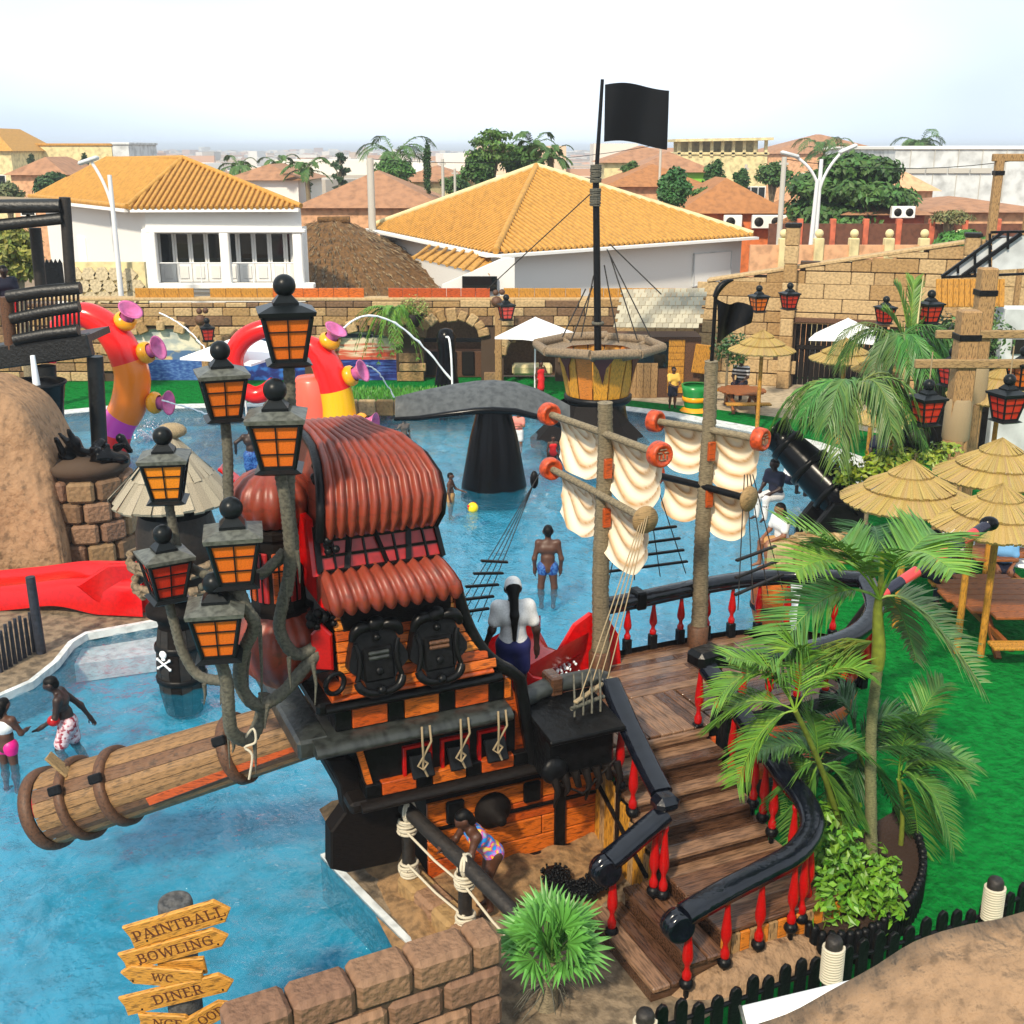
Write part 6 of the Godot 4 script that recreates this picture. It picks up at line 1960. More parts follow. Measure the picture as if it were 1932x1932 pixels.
# ---------- pool and plaza ----------
func col_tube(p: Array,r: Array,cols: Array,k:=14) -> B:
	var b:=B.new()
	var fr:=b.frames(p)
	b.smooth(1)
	for i in p.size() - 1:
		b.col(cols[i])
		for j in k:
			var a0:=TAU*j/k; var a1:=TAU*(j+1)/k
			var q:=func(ii: int,a: float) -> Vector3: return p[ii]+(fr[ii][0]*cos(a)+fr[ii][1]*sin(a))*r[ii]
			b.quad(q.call(i,a0),q.call(i+1,a0),q.call(i+1,a1),q.call(i,a1))
	return b
func tentacle(label: String,pts: Array,d: float,rad: Array,cols: Array,suckers: Array):
	var base:=V(pts[0][0],pts[0][1],d)
	var o:=thing("tentacle_slide",label,"sculpture",Vector3(base.x,-0.3,base.z))
	var P:=[]
	for q in pts: P.append(V(q[0],q[1],d+(q[2] if q.size()>2 else 0.0)))
	P = smooth_path(P,4)
	var R:=[]
	var C:=[]
	for i in P.size():
		var t:=i/float(P.size() - 1)
		var k:=t*(rad.size() - 1)
		R.append(lerpf(rad[int(k)],rad[mini(int(k)+1,rad.size() - 1)],k - int(k)))
		C.append(cols[mini(int(t*cols.size()),cols.size() - 1)])
	part(o,"arm",col_tube(P,R,C,18),M.plastic,true)
	for s in suckers:
		var p:=V(s[0],s[1],d - 0.1)
		var dir:=Vector3(s[2],s[3],0.25).normalized()
		var x:=dir.cross(Vector3.BACK).normalized()
		var at:=Transform3D(Basis(x,dir,x.cross(dir)),p)
		var b:=B.new()
		b.lathe([Vector2(0,0),Vector2(0.24,0.0),Vector2(0.29,0.1),Vector2(0.27,0.2),Vector2(0.2,0.26)],at,18)
		var c:=part(o,"collar",b,M.collar_yellow,true)
		var u:=B.new()
		u.lathe([Vector2(0.16,0.22),Vector2(0.16,0.32),Vector2(0.22,0.42),Vector2(0.3,0.5),Vector2(0.32,0.53),Vector2(0.27,0.51),Vector2(0.14,0.4),Vector2(0,0.37)],at,20)
		part(c,"sucker",u,M.sucker_pink)
func jet(label: String,a: Vector3,c: Vector3,e: Vector3,r:=0.03):
	var o:=thing("water_jet",label,"water jet",Vector3(e.x,0,e.z))
	var p:=bez(a,c,e,24)
	var rr:=[]
	for i in p.size():
		p[i] += rand_dir()*0.03*i/24.0
		rr.append(r*rf(0.7,1.3))
	part(o,"stream",B.new().tube(p,rr,6),M.foam,true)
func build_pool_things():
	var c:=W(932,918,0.0)
	var o:=thing("whale_tail","black whale tail sculpture rising from the pool with grey flukes","sculpture",Vector3(c.x,-0.3,c.z))
	var b:=B.new()
	b.lathe([Vector2(0.78,0.0),Vector2(0.76,0.35),Vector2(0.66,0.9),Vector2(0.55,1.5),Vector2(0.42,2.0),Vector2(0.35,2.3)],Transform3D(Basis.from_scale(Vector3(1,1,0.75)),Vector3.ZERO),28)
	part(o,"stock",b,M.whale_black)
	var v:=PackedVector2Array([Vector2(-0.28,2.22),Vector2(0.3,2.22),Vector2(0.1,1.95),Vector2(0.0,1.85),Vector2(-0.14,2.0)])
	part(o,"white_patch",B.new().extrude(v,0.04,Transform3D(Basis(Vector3.RIGHT,-0.1),Vector3(-0.02,0.02,0.36))),M.parasol_white)
	var fl:=B.new()
	fl.smooth(1)
	var top:=[[-2.25,0.12],[-1.7,0.2],[-1.0,0.32],[-0.4,0.4],[0.0,0.42],[0.5,0.38],[1.0,0.24],[1.5,0.02],[1.75,-0.08]]
	var F:=func(i: int,j: int) -> Vector3:
		var q: Array = top[i]
		var w:=1.15*sqrt(maxf(0.02,1.0 - pow((q[0]+0.25)/2.05,2)))
		var t:=j/5.0
		var ph:=t*1.0
		var x: float = q[0]
		var y: float = q[1]+2.18
		return Vector3(x,y+0.1 - 0.42*pow(ph,1.4),-w*0.55+ph*w)
	for i in 8:
		for j in 5:
			fl.quad(F.call(i,j),F.call(i+1,j),F.call(i+1,j+1),F.call(i,j+1))
			var dn:=Vector3(0,-0.1,0)
			fl.quad(F.call(i,j)+dn,F.call(i,j+1)+dn,F.call(i+1,j+1)+dn,F.call(i+1,j)+dn)
	part(o,"flukes",fl,M.whale_grey)
	var ed:=[]
	for i in 9: ed.append(F.call(i,5)+Vector3(0,-0.05,0))
	part(o,"fluke_edge",B.new().tube(ed,[0.05,0.06,0.07,0.08,0.08,0.08,0.07,0.06,0.03],8),M.whale_black)
	var red:=Color(0.75,0.012,0.012)
	var ora:=Color(0.85,0.2,0.01)
	var pur:=Color(0.62,0.05,0.42)
	var yel:=Color(0.85,0.45,0.01)
	tentacle("curled red, orange and purple tentacle with pink suckers beside the black pavilion",[[212,855],[222,805],[242,765],[250,715],[238,672],[215,632],[185,605],[150,595],[112,620],[92,680]],29.6,[0.38,0.42,0.46,0.46,0.43,0.4,0.36,0.32,0.28,0.2],[red,pur,ora,ora,ora,red,red,red,red,red,red,red],[[233,612,0.35,0.5],[268,668,0.9,0.35],[284,760,1,0.05]])
	tentacle("red and yellow tentacle with pink suckers behind the topmost lantern",[[642,835],[640,785],[632,735],[614,685],[588,655],[562,642]],31.0,[0.48,0.47,0.44,0.4,0.3,0.15],[yel,yel,red,red,red],[[618,650,0.5,0.8],[654,712,0.9,0.4],[674,798,1,0.0]])
	tentacle("thin red tentacle loop arching behind the lanterns",[[455,720],[442,690],[445,660],[465,635],[500,620],[535,622]],31.5,[0.22,0.25,0.27,0.27,0.25,0.2],[red,red,red,red,red],[])
	tentacle("short red tentacle curl low behind the lanterns",[[520,722],[500,740],[480,745],[460,735],[450,722]],31.5,[0.2,0.24,0.24,0.22,0.12],[red,red,red],[])
	var hd:=thing("octopus_head","salmon and pink octopus body half hidden by the red roof","sculpture",V(598,800,31.5)*Vector3(1,0,1))
	part(hd,"dome",B.new().ball(V(588,792,31.6),0.75,20,Vector3(1,0.8,1)),M.sucker_pink,true)
	part(hd,"block",B.new().lathe([Vector2(0.5,-0.6),Vector2(0.55,0),Vector2(0.5,0.7),Vector2(0.42,0.8),Vector2(0,0.85)],Transform3D(Basis.IDENTITY,V(592,765,31.2)),20),M.salmon,true)
	jet("long white water jet arching high over the murals",V(648,620,32),V(720,540,33),V(850,715,34),0.03)
	jet("short white water jet falling before the flower bed",V(665,705,31),V(700,660,32),V(742,748,33),0.022)
	jet("white water spurt from the purple sucker on the left",V(305,755,29),V(345,765,29),V(432,795,29.5),0.02)
	jet("thin white water jet in front of the yellow fascia board",V(300,590,33),V(350,610,33),V(390,660,33),0.02)
	var spl:=thing("water_splash","white splash foaming under the purple sucker spout","splash",W(285,830,0.0))
	var sb0:=B.new()
	for i in 260:
		var d:=rand_dir()
		var rr:=pow(rng.randf(),0.7)
		sb0.ball(Vector3(d.x*rr*1.0,absf(d.y)*rr*0.9,d.z*rr*0.6),rf(0.012,0.05)*(1.2 - rr),5)
	part(spl,"droplets",sb0,M.foam).set_meta("kind","stuff")
	var m:=W(1135,818,0.0)
	var dm:=-m.z
	var t:=thing("crows_nest_mast","tall black mast with yellow barrel crow's nest and black flag in the pool","mast",Vector3(m.x,-0.3,m.z))
	var L:=func(px: float,py: float) -> Vector3: return V(px,py,dm) - t.position
	var cn: Vector3 = L.call(1128.0,745.0)
	var ct: Vector3 = L.call(1128.0,660.0)
	var base:=B.new()
	base.lathe([Vector2(1.05,0),Vector2(0.95,0.4),Vector2(0.8,0.9),Vector2(0.74,cn.y - 0.1),Vector2(0.8,cn.y)],Transform3D(Basis.from_scale(Vector3(1,1,0.9)),Vector3(cn.x,0,0)),24)
	part(t,"rock_base",base,M.whale_black)
	part(t,"skirt_net",B.new().lathe([Vector2(1.7,0.1),Vector2(1.1,cn.y*0.5),Vector2(0.8,cn.y*0.9)],Transform3D(Basis.IDENTITY,Vector3(cn.x - 0.25,0,0.2)),9,false),M.very_dark_timber)
	for i in 14:
		var a0:=TAU*(i+0.04)/14; var a1:=TAU*(i+0.96)/14
		var sb:=B.new()
		var r0:=0.86; var r1:=1.12
		var Q:=func(a: float,r: float,y: float) -> Vector3: return Vector3(cn.x+cos(a)*r,y,sin(a)*r)
		sb.quad(Q.call(a0,r0,cn.y),Q.call(a0,r1,ct.y),Q.call(a1,r1,ct.y),Q.call(a1,r0,cn.y))
		sb.quad(Q.call(a0,r0 - 0.06,cn.y),Q.call(a1,r0 - 0.06,cn.y),Q.call(a1,r1 - 0.06,ct.y),Q.call(a0,r1 - 0.06,ct.y))
		sb.quad(Q.call(a0,r1,ct.y),Q.call(a0,r1 - 0.06,ct.y),Q.call(a1,r1 - 0.06,ct.y),Q.call(a1,r1,ct.y))
		part(t,"stave",sb,M.barrel_yellow if i % 4 else M.orange_wood_pale)
	for i in 6:
		var a:=TAU*i/6+0.5
		part(t,"maroon_flame",B.new().extrude(PackedVector2Array([Vector2(-0.32,0),Vector2(0.32,0),Vector2(0.1,-0.3),Vector2(0.02,-0.75),Vector2(-0.1,-0.35)]),0.03,Transform3D(Basis(Vector3.UP,PI/2 - a)*Basis(Vector3.RIGHT,0.2),Vector3(cn.x+cos(a)*1.11,ct.y - 0.03,sin(a)*1.11))),M.maroon)
	var rim:=B.new()
	for i in 8:
		var a:=TAU*i/8+0.2; var a1:=TAU*(i+1)/8+0.2
		rim.tube([Vector3(cn.x+cos(a)*1.72,ct.y+0.12+rf(-0.04,0.04),sin(a)*1.72),Vector3(cn.x+cos(a1)*1.72,ct.y+0.12+rf(-0.04,0.04),sin(a1)*1.72)],[0.13,0.12],8)
		rim.tube([Vector3(cn.x+cos(a)*1.05,ct.y - 0.1,sin(a)*1.05),Vector3(cn.x+cos(a)*1.75,ct.y+0.1,sin(a)*1.75)],0.07,6)
	rim.lathe([Vector2(1.0,ct.y),Vector2(1.65,ct.y+0.03)],Transform3D(Basis.IDENTITY,Vector3(cn.x,0,0)),8,false)
	part(t,"platform",rim,M.log_pale)
	part(t,"hoop",B.new().lathe([Vector2(0.86,cn.y - 0.18),Vector2(0.93,cn.y - 0.1),Vector2(0.93,cn.y+0.02),Vector2(0.86,cn.y+0.03)],Transform3D(Basis.IDENTITY,Vector3(cn.x,0,0)),24),M.iron)
	var m0: Vector3 = L.call(1128.0,660.0)
	var m1: Vector3 = L.call(1124.0,320.0)
	var m2: Vector3 = L.call(1136.0,150.0)
	part(t,"pole",B.new().tube([Vector3(m0.x,cn.y,0),m0,m1],[0.11,0.1,0.085],12),M.iron)
	part(t,"top_pole",B.new().tube([m1+Vector3(0,-0.3,0.12),m2+Vector3(0,0,0.1)],[0.06,0.045],10),M.iron)
	var wr:=B.new()
	for i in 22:
		wr.tube(ring_pts(m1+Vector3(0,0.1 - i*0.04 - (0.15 if i>10 else 0.0),0.05),0.125+rf(0,0.012),Vector3(rf(-0.1,0.1),1,rf(-0.1,0.1)),12),0.024,5,false)
	wr.tube(ring_pts(L.call(1128.0,610.0),0.13,Vector3.UP,14),0.05,6,false)
	part(t,"lashing",wr,M.vine)
	var fg:=B.new()
	fg.smooth(1)
	var f0: Vector3 = L.call(1137.0,160.0)
	var fs:=func(u: float,q: float) -> Vector3: return f0+Vector3(0.05+u*1.62,-q*(1.38+0.05*u) - 0.1*u*u+0.05*sin(u*5.0),0.13+0.1*sin(u*7.0+q))
	for i in 16:
		for j in 10: fg.quad(fs.call(i/16.0,j/10.0),fs.call((i+1)/16.0,j/10.0),fs.call((i+1)/16.0,(j+1)/10.0),fs.call(i/16.0,(j+1)/10.0))
	part(t,"flag",fg,M.cloth_black)
	var hs:=[[1150,480,1200,645],[1140,500,1165,650],[1150,460,1245,560],[1145,470,1225,640],[1120,520,1095,640],[1118,540,1075,650],[1105,545,1060,640]]
	for q in hs:
		part(t,"stay_rope",B.new().rope([L.call(q[0],q[1]),L.call(q[2],q[3])+Vector3(0,0.1,0.3)],0.018),M.rope_dark)
	part(t,"stay_rope",B.new().rope([L.call(1120.0,360.0),V(920,545,38.3) - t.position],0.016),M.rope_dark)
	var bl:=thing("beach_ball","small yellow ball floating in the pool near the whale tail","ball",W(892,963,0.0))
	part(bl,"skin",B.new().ball(Vector3(0,0.06,0),0.12,14),M.ball_yellow)
	var pt:=B.new()
	for i in 9:
		var d:=rand_dir()
		d.y = absf(d.y)
		pt.ball(Vector3(0,0.06,0)+d*0.108,0.028,6)
	part(bl,"patch",pt,M.red_paint).set_meta("kind","stuff")
	var fb:=W(765,760,0.4)
	var f:=thing("flower_bed","raised stone-edged grass bed before the sunset mural","planter",Vector3(fb.x,0.1,fb.z))
	for i in 7:
		part(f,"stone",B.new().box(Vector3(-1.6+i*0.52,0.24,0.4),Vector3(0.5,0.46,0.2),0.03),[M.stone_b,M.stone_c,M.stone_e][i % 3])
	part(f,"stone",B.new().box(Vector3(-1.9,0.24,-0.3),Vector3(0.2,0.46,1.4),0.03),M.stone_b)
	var gr:=B.new()
	for i in 900:
		var p:=Vector3(rf(-1.8,2.0),0.45,rf(-1.2,0.35))
		leaf_quad(gr,p,Vector3(rf(-0.3,0.3),1,rf(-0.3,0.3)).normalized(),Vector3(rf(-1,1),0,1).normalized(),rf(0.1,0.2),0.05,Color(0.05,0.2,0.02)*rf(0.7,1.5))
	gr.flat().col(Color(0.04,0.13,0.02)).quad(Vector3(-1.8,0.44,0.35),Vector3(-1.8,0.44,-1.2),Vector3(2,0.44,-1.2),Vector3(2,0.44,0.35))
	part(f,"grass",gr,M.leaf).set_meta("kind","stuff")
	var gp:=W(1310,775,0.1)
	var gb:=thing("bucket_fountain","green and yellow bucket-shaped pool spout at the far edge","fountain",gp)
	part(gb,"bucket",B.new().lathe([Vector2(0.3,0.1),Vector2(0.34,0.35),Vector2(0.38,0.6),Vector2(0.42,0.8),Vector2(0.36,0.78)],Transform3D.IDENTITY,20),M.bucket_green)
	part(gb,"band",B.new().lathe([Vector2(0.345,0.3),Vector2(0.375,0.32),Vector2(0.385,0.42),Vector2(0.36,0.44)],Transform3D.IDENTITY,20),M.collar_yellow)
	part(gb,"base",B.new().lathe([Vector2(0.5,-0.25),Vector2(0.45,0.0),Vector2(0.3,0.12)],Transform3D.IDENTITY,16),M.collar_yellow)
	var se:=V(842,660,36.5)
	var sl:=thing("seal_spout","black upright statue with white water streaks before the dark alcove","statue",Vector3(se.x,0.1,se.z))
	part(sl,"figure",B.new().lathe([Vector2(0.4,0),Vector2(0.38,0.4),Vector2(0.3,0.9),Vector2(0.27,1.3),Vector2(0.3,1.6),Vector2(0.3,1.85),Vector2(0.2,2.05),Vector2(0,2.1)],Transform3D.IDENTITY,18),M.whale_black)
	part(sl,"water_streak",B.new().tube(smooth_path([Vector3(0.02,1.85,0.3),Vector3(0.12,1.8,0.42),Vector3(0.18,1.2,0.5),Vector3(0.2,0.3,0.55)],4),0.035,6),M.foam)
	var k0:=V(1475,830,22.0)
	var k1:=V(1585,940,21.2)
	var cg:=thing("deck_cannon","big black cannon pointing up beside the pool's right edge","cannon",W(1560,1000,0.1))
	var u:=(k0 - k1).normalized()
	var bx:=u.cross(Vector3.UP).normalized()
	var at:=Transform3D(Basis(bx,u,bx.cross(u)),k1)
	var LL:=k0.distance_to(k1)
	part(cg,"barrel",B.new().lathe([Vector2(0,-0.55),Vector2(0.3,-0.5),Vector2(0.42,-0.3),Vector2(0.42,0.1),Vector2(0.38,LL*0.55),Vector2(0.3,LL*0.95),Vector2(0.29,LL*1.0),Vector2(0.36,LL*1.12),Vector2(0.4,LL*1.15),Vector2(0.3,LL*1.15),Vector2(0.26,LL)],at,26),M.whale_black,true)
	for q in [[0.12,0.43],[0.52,0.41],[0.9,0.33]]:
		part(cg,"reinforcing_ring",B.new().lathe([Vector2(q[1] - 0.03,-0.06),Vector2(q[1]+0.035,-0.05),Vector2(q[1]+0.035,0.05),Vector2(q[1] - 0.03,0.06)],at.translated_local(Vector3(0,LL*q[0],0)),26),M.black_trim,true)
	for e: float in [-1.0,1.0]:
		part(cg,"cheek",B.new().extrude(PackedVector2Array([Vector2(-0.7,-1.3),Vector2(0.95,-1.3),Vector2(0.95,-0.7),Vector2(0.45,-0.3),Vector2(0.3,0.1),Vector2(-0.25,0.15),Vector2(-0.7,-0.5)]),0.18,Transform3D(Basis.IDENTITY,k1+Vector3(0.0,-0.1,e*0.42)),0.03),M.black_trim,true)
	part(cg,"carriage_bed",B.new().box(k1+Vector3(0.15,-1.2,0),Vector3(1.8,0.3,1.0),0.04),M.dark_timber,true)
	for e in [[-0.45,0.55],[0.75,0.55]]:
		part(cg,"wheel",B.new().lathe([Vector2(0,-0.07),Vector2(0.28,-0.07),Vector2(0.3,-0.04),Vector2(0.3,0.04),Vector2(0.28,0.07),Vector2(0.1,0.07),Vector2(0.08,0.12),Vector2(0,0.12)],Transform3D(Basis(Vector3.RIGHT,PI/2),k1+Vector3(e[0],-1.25,e[1])),22),M.iron,true)
func build_left():
	var D:=24.0
	var corner:=V(165,655,D)
	var o:=thing("log_pavilion","black log pavilion with railing on tall posts at the pool's left side","pavilion",Vector3(corner.x - 1.2,0.1,corner.z))
	var Pp:=func(x: float,y: float,d: float) -> Vector3: return V(x,y,d)
	part(o,"deck_beam",B.new().beam(Pp.call(-160.0,695.0,D),Pp.call(172.0,650.0,D),0.25,0.48,0.03),M.log_black,true)
	part(o,"deck_floor",B.new().beam(Pp.call(-160.0,690.0,D+1.6),Pp.call(165.0,640.0,D+1.6),3.0,0.15),M.log_black,true)
	for q in [[122,372,540,0.11,D],[66,430,540,0.12,D+0.8],[10,560,650,0.13,D]]:
		part(o,"post",B.new().tube([V(q[0],q[1],q[4]),V(q[0]+12,q[2]+8,q[4])],q[3],10),M.hoop_wood if q[0]==10 else M.log_dark,true)
	for q in [[-160,395,115,388,0.14],[-160,445,118,412,0.12],[15,560,152,543,0.13],[22,602,150,578,0.12],[28,642,148,622,0.12]]:
		part(o,"log_rail",B.new().tube([V(q[0],q[1],D - 0.1),V((q[0]+q[2])*0.5,(q[1]+q[3])*0.5 - 2,D - 0.12),V(q[2],q[3],D - 0.1)],q[4],10),M.log_black,true)
	part(o,"brace",B.new().tube(bez(V(50,408,D),V(80,425,D),V(118,418,D),6),0.05,8),M.log_black,true)
	part(o,"roof_edge",B.new().beam(V(-160,372,D+0.6),V(108,384,D+0.6),1.6,0.1,0.02),M.thatch_grey,true)
	for i in 16:
		var x:=24.0+i*8.2
		part(o,"baluster",B.new().beam(V(x,550,D+0.15),V(x+3,640,D+0.15),0.07,0.03),M.log_black,true)
	for q in [[182,672,885,0.17],[90,690,880,0.2]]:
		part(o,"leg",B.new().tube([V(q[0] - 3,q[1],D+0.2),V(q[0]+8,q[2],D+0.2)],q[3],12),M.log_black,true)
	part(o,"leg_brace",B.new().tube([V(85,800,D - 0.1),V(180,880,D)],0.1,10),M.log_black,true)
	var fence_b:=B.new()
	for i in 6:
		var x:=78.0+i*8.0
		fence_b.extrude(PackedVector2Array([Vector2(-0.05,0),Vector2(0.05,0),Vector2(0.05,0.5),Vector2(0,0.6),Vector2(-0.05,0.5)]),0.03,Transform3D(Basis.IDENTITY,V(x,540,D+2.4)))
	part(o,"picket_screen",fence_b,M.log_black,true)
	var bk:=V(68,770,D - 0.6)
	var tb:=thing("tipping_bucket","big black tipping water bucket hanging under the pavilion","bucket",Vector3(bk.x,bk.y - 0.9,bk.z))
	part(tb,"shell",B.new().lathe([Vector2(0,0),Vector2(0.46,0),Vector2(0.5,0.3),Vector2(0.54,0.9),Vector2(0.62,1.38),Vector2(0.65,1.42),Vector2(0.6,1.42),Vector2(0.5,0.9)],Transform3D.IDENTITY,28),M.whale_black)
	part(tb,"rim",B.new().tube(ring_pts(Vector3(0,1.42,0),0.63,Vector3.UP,28),0.03,6,false),M.iron)
	part(tb,"pour",B.new().tube([Vector3(0.1,2.0,0.1),Vector3(0.12,1.4,0.12)],[0.05,0.08],8),M.foam)
	var rk:=thing("cliff_rock","tall tan moulded cliff rock at the pool's left edge","rock",W(60,1090,0.1))
	var rb:=B.new()
	rb.smooth(1)
	var fn:=FastNoiseLite.new()
	fn.frequency = 0.7
	fn.fractal_octaves = 5
	fn.seed = 17
	var prof:=[[-200,730],[-60,720],[-10,735],[40,765],[75,815],[105,880],[125,960],[140,1040],[150,1100]]
	var pp:=[]
	for q in prof: pp.append(V(q[0],q[1],20.6))
	pp = smooth_path(pp,5)
	var NN:=12
	var K:=func(i: int,j: int) -> Vector3:
		var t:=j/float(NN)
		var p: Vector3 = pp[i]
		var z:=p.z+0.9*(1.0 - pow(1.0 - t,2))*1.0
		var y:=lerpf(p.y,0.0,pow(t,1.15))
		var q:=Vector3(p.x+0.25*t,y,z)
		var n:=fn.get_noise_3d(q.x,q.y*0.7,q.z)
		return q+Vector3(0.18*n,0.06*n,0.3*n)*minf(1.0,t*4.0)
	for i in pp.size() - 1:
		for j in NN:
			rb.quad(K.call(i,j),K.call(i+1,j),K.call(i+1,j+1),K.call(i,j+1))
	for i in pp.size() - 1:
		rb.quad(pp[i],pp[i]+Vector3(-0.3,-0.2,-2.0),pp[i+1]+Vector3(-0.3,-0.2,-2.0),pp[i+1])
	part(rk,"rock_face",rb,M.cliff,true)
	var tw:=W(188,1070,0.0)
	var to:=thing("stone_tower","round drum of grey-brown stone blocks behind the cliff rock","tower",Vector3(tw.x - 0.2,-0.3,tw.z - 0.4))
	var rad:=0.72
	for row in 5:
		var nb:=9
		for i in nb:
			var a:=TAU*(i+0.5*(row % 2))/nb
			var bb:=B.new()
			bb.box(Vector3.ZERO,Vector3(TAU*rad/nb - 0.03,0.38,0.2),0.05)
			part(to,"stone",bb,[M.block_a,M.stone_d,M.stone_a,M.block_c][(i+row) % 4],false,Transform3D(Basis(Vector3.UP,PI/2 - a),Vector3(cos(a)*rad,0.25+row*0.4,sin(a)*rad)))
	part(to,"core",B.new().lathe([Vector2(0.68,0),Vector2(0.68,2.1),Vector2(0.8,2.15),Vector2(0.8,2.3),Vector2(0,2.35)],Transform3D.IDENTITY,20),M.mortar)
	var heap:=B.new()
	var hc:=[]
	for i in 16:
		var hp:=Vector3(rf(-0.45,0.65),2.35+rf(0,0.3),rf(-0.4,0.4))
		hc.append(cap(hp,hp+rand_dir()*0.3,rf(0.05,0.14),rf(0.03,0.1)))
	net(hc,0.045,0.06,heap)
	part(to,"black_heap",heap,M.whale_black)
	var sl:=thing("red_slide","glossy red curved slide on the left pool deck","slide",W(200,1150,0.1))
	var pts:=[V(-60,1105,18.6),V(50,1095,18.5),V(130,1085,18.4),V(200,1085,18.3),V(275,1088,18.2)]
	pts = smooth_path(pts,5)
	var sb:=B.new()
	sb.smooth(1)
	for i in pts.size() - 1:
		var t:=i/float(pts.size() - 1)
		var hgt:=0.38+0.2*smoothstep(0.35,0.75,t)
		var t1:=(i+1)/float(pts.size() - 1)
		var hgt1:=0.38+0.2*smoothstep(0.35,0.75,t1)
		var sec:=[Vector3(0,0,-0.7),Vector3(0,-0.3,-0.6),Vector3(0,-0.35,-0.2),Vector3(0,-0.3,0.1),Vector3(0,0,0.16),Vector3(0,0.02,0.22),Vector3(0,-0.3,0.3),Vector3(0,-1.0,0.34)]
		for j in 7:
			var s0: Vector3 = sec[j]; var s1: Vector3 = sec[j+1]
			var g:=func(s: Vector3,hh: float) -> Vector3: return Vector3(0,s.y*hh*1.0,s.z)
			sb.quad(pts[i]+g.call(s0,hgt),pts[i+1]+g.call(s0,hgt1),pts[i+1]+g.call(s1,hgt1),pts[i]+g.call(s1,hgt))
	part(sl,"chute",sb,M.slide_red,true)
	part(sl,"tail",B.new().extrude(PackedVector2Array([Vector2(0,0),Vector2(0.9,0.05),Vector2(1.7,0.25),Vector2(1.75,0.9),Vector2(0.0,0.9),Vector2(-0.55,0.55)]),0.1,Transform3D(Basis(Vector3.UP,0.1),W(215,1160,0.1) - sl.position),0.03),M.slide_red)
	var fo:=thing("stake_fence","dark slender stake fence on the left pool deck","fence",W(30,1240,0.1))
	for i in 9:
		var p:=W(2+i*9.0,1268 - i*5.5,0.1)
		part(fo,"stake",B.new().tube([p,p+Vector3(0,rf(0.6,0.7),0)],[0.035,0.025],7),M.log_blue,true)
	var p2:=W(78,1232,0.1)
	part(fo,"tall_stake",B.new().tube([p2,p2+Vector3(-0.02,1.25,0)],[0.075,0.07],10),M.log_blue,true)
	var bt:=W(345,1292,0.0)
	var bo:=thing("barrel_tower","dark barrel tower with ragged straw roof standing in the pool","tower",Vector3(bt.x,-0.4,bt.z))
	var apex:=V(318,815,15.8) - bo.position
	var brim:=V(318,938,15.8) - bo.position
	var ax:=Vector3(apex.x,0,apex.z)
	var hgt:=apex.y
	for i in 14:
		var a0:=TAU*(i+0.03)/14; var a1:=TAU*(i+0.97)/14
		var b:=B.new()
		var pr:=[[0.27,0.0],[0.33,0.35],[0.35,0.7],[0.33,1.05],[0.28,1.35]]
		for k in 4:
			var Q:=func(a: float,kk: int) -> Vector3: return Vector3(cos(a)*pr[kk][0],pr[kk][1],sin(a)*pr[kk][0])
			b.quad(Q.call(a0,k),Q.call(a0,k+1),Q.call(a1,k+1),Q.call(a1,k))
		part(bo,"stave",b,M.log_dark if i % 3 else M.very_dark_timber)
	part(bo,"barrel_core",B.new().lathe([Vector2(0.26,0),Vector2(0.32,0.7),Vector2(0.26,1.36),Vector2(0.3,1.5),Vector2(0.42,1.56),Vector2(0.42,1.66),Vector2(0.3,1.75),Vector2(0.34,2.2),Vector2(0.0,2.2)],Transform3D.IDENTITY,22),M.very_dark_timber)
	part(bo,"hoop",B.new().lathe([Vector2(0.34,0.5),Vector2(0.365,0.52),Vector2(0.37,0.58),Vector2(0.35,0.6)],Transform3D.IDENTITY,22).lathe([Vector2(0.33,1.0),Vector2(0.355,1.02),Vector2(0.35,1.08),Vector2(0.33,1.1)],Transform3D.IDENTITY,22),M.iron)
	var sk:=B.new()
	var sx:=Transform3D(Basis(Vector3.UP,-0.35),Vector3(-0.14,0.95,0.34))
	sk.xf = sx
	sk.ball(Vector3(0,0.08,0),0.06,12,Vector3(1,1,0.5))
	sk.box(Vector3(0,0.01,0),Vector3(0.06,0.05,0.04),0.015)
	for e: float in [-1.0,1.0]:
		sk.tube([Vector3(-0.1*e,-0.14,0),Vector3(0.1*e,0.0,0)],0.016,6)
		sk.ball(Vector3(-0.1*e,-0.14,0),0.024,6); sk.ball(Vector3(0.1*e,0.0,0),0.024,6)
	part(bo,"skull_emblem",sk,M.parasol_white)
	var tiers:=[[2.0,0.62],[2.35,0.66]]
	for q in tiers:
		var b:=B.new()
		for i in 15:
			var a:=TAU*i/15
			var p: Vector3 = Vector3(cos(a),0,sin(a))*q[1]+ax*0.9+Vector3(0,q[0]+rf(-0.03,0.03),0)
			var tg:=Vector3(-sin(a),rf(-0.1,0.1),cos(a))
			b.tube([p - tg*0.2,p+tg*0.2],[0.06,0.05],6)
			b.tube([p - tg*0.18+Vector3(0,-0.07,0),p+tg*0.18+Vector3(0,-0.08,0)],[0.05,0.04],6)
		part(bo,"log_ring",b,M.log_pale)
	part(bo,"drum",B.new().lathe([Vector2(0.5,1.95),Vector2(0.58,2.3),Vector2(0.56,2.75),Vector2(0.5,3.0)],Transform3D(Basis.IDENTITY,ax*0.9),20),M.log_dark)
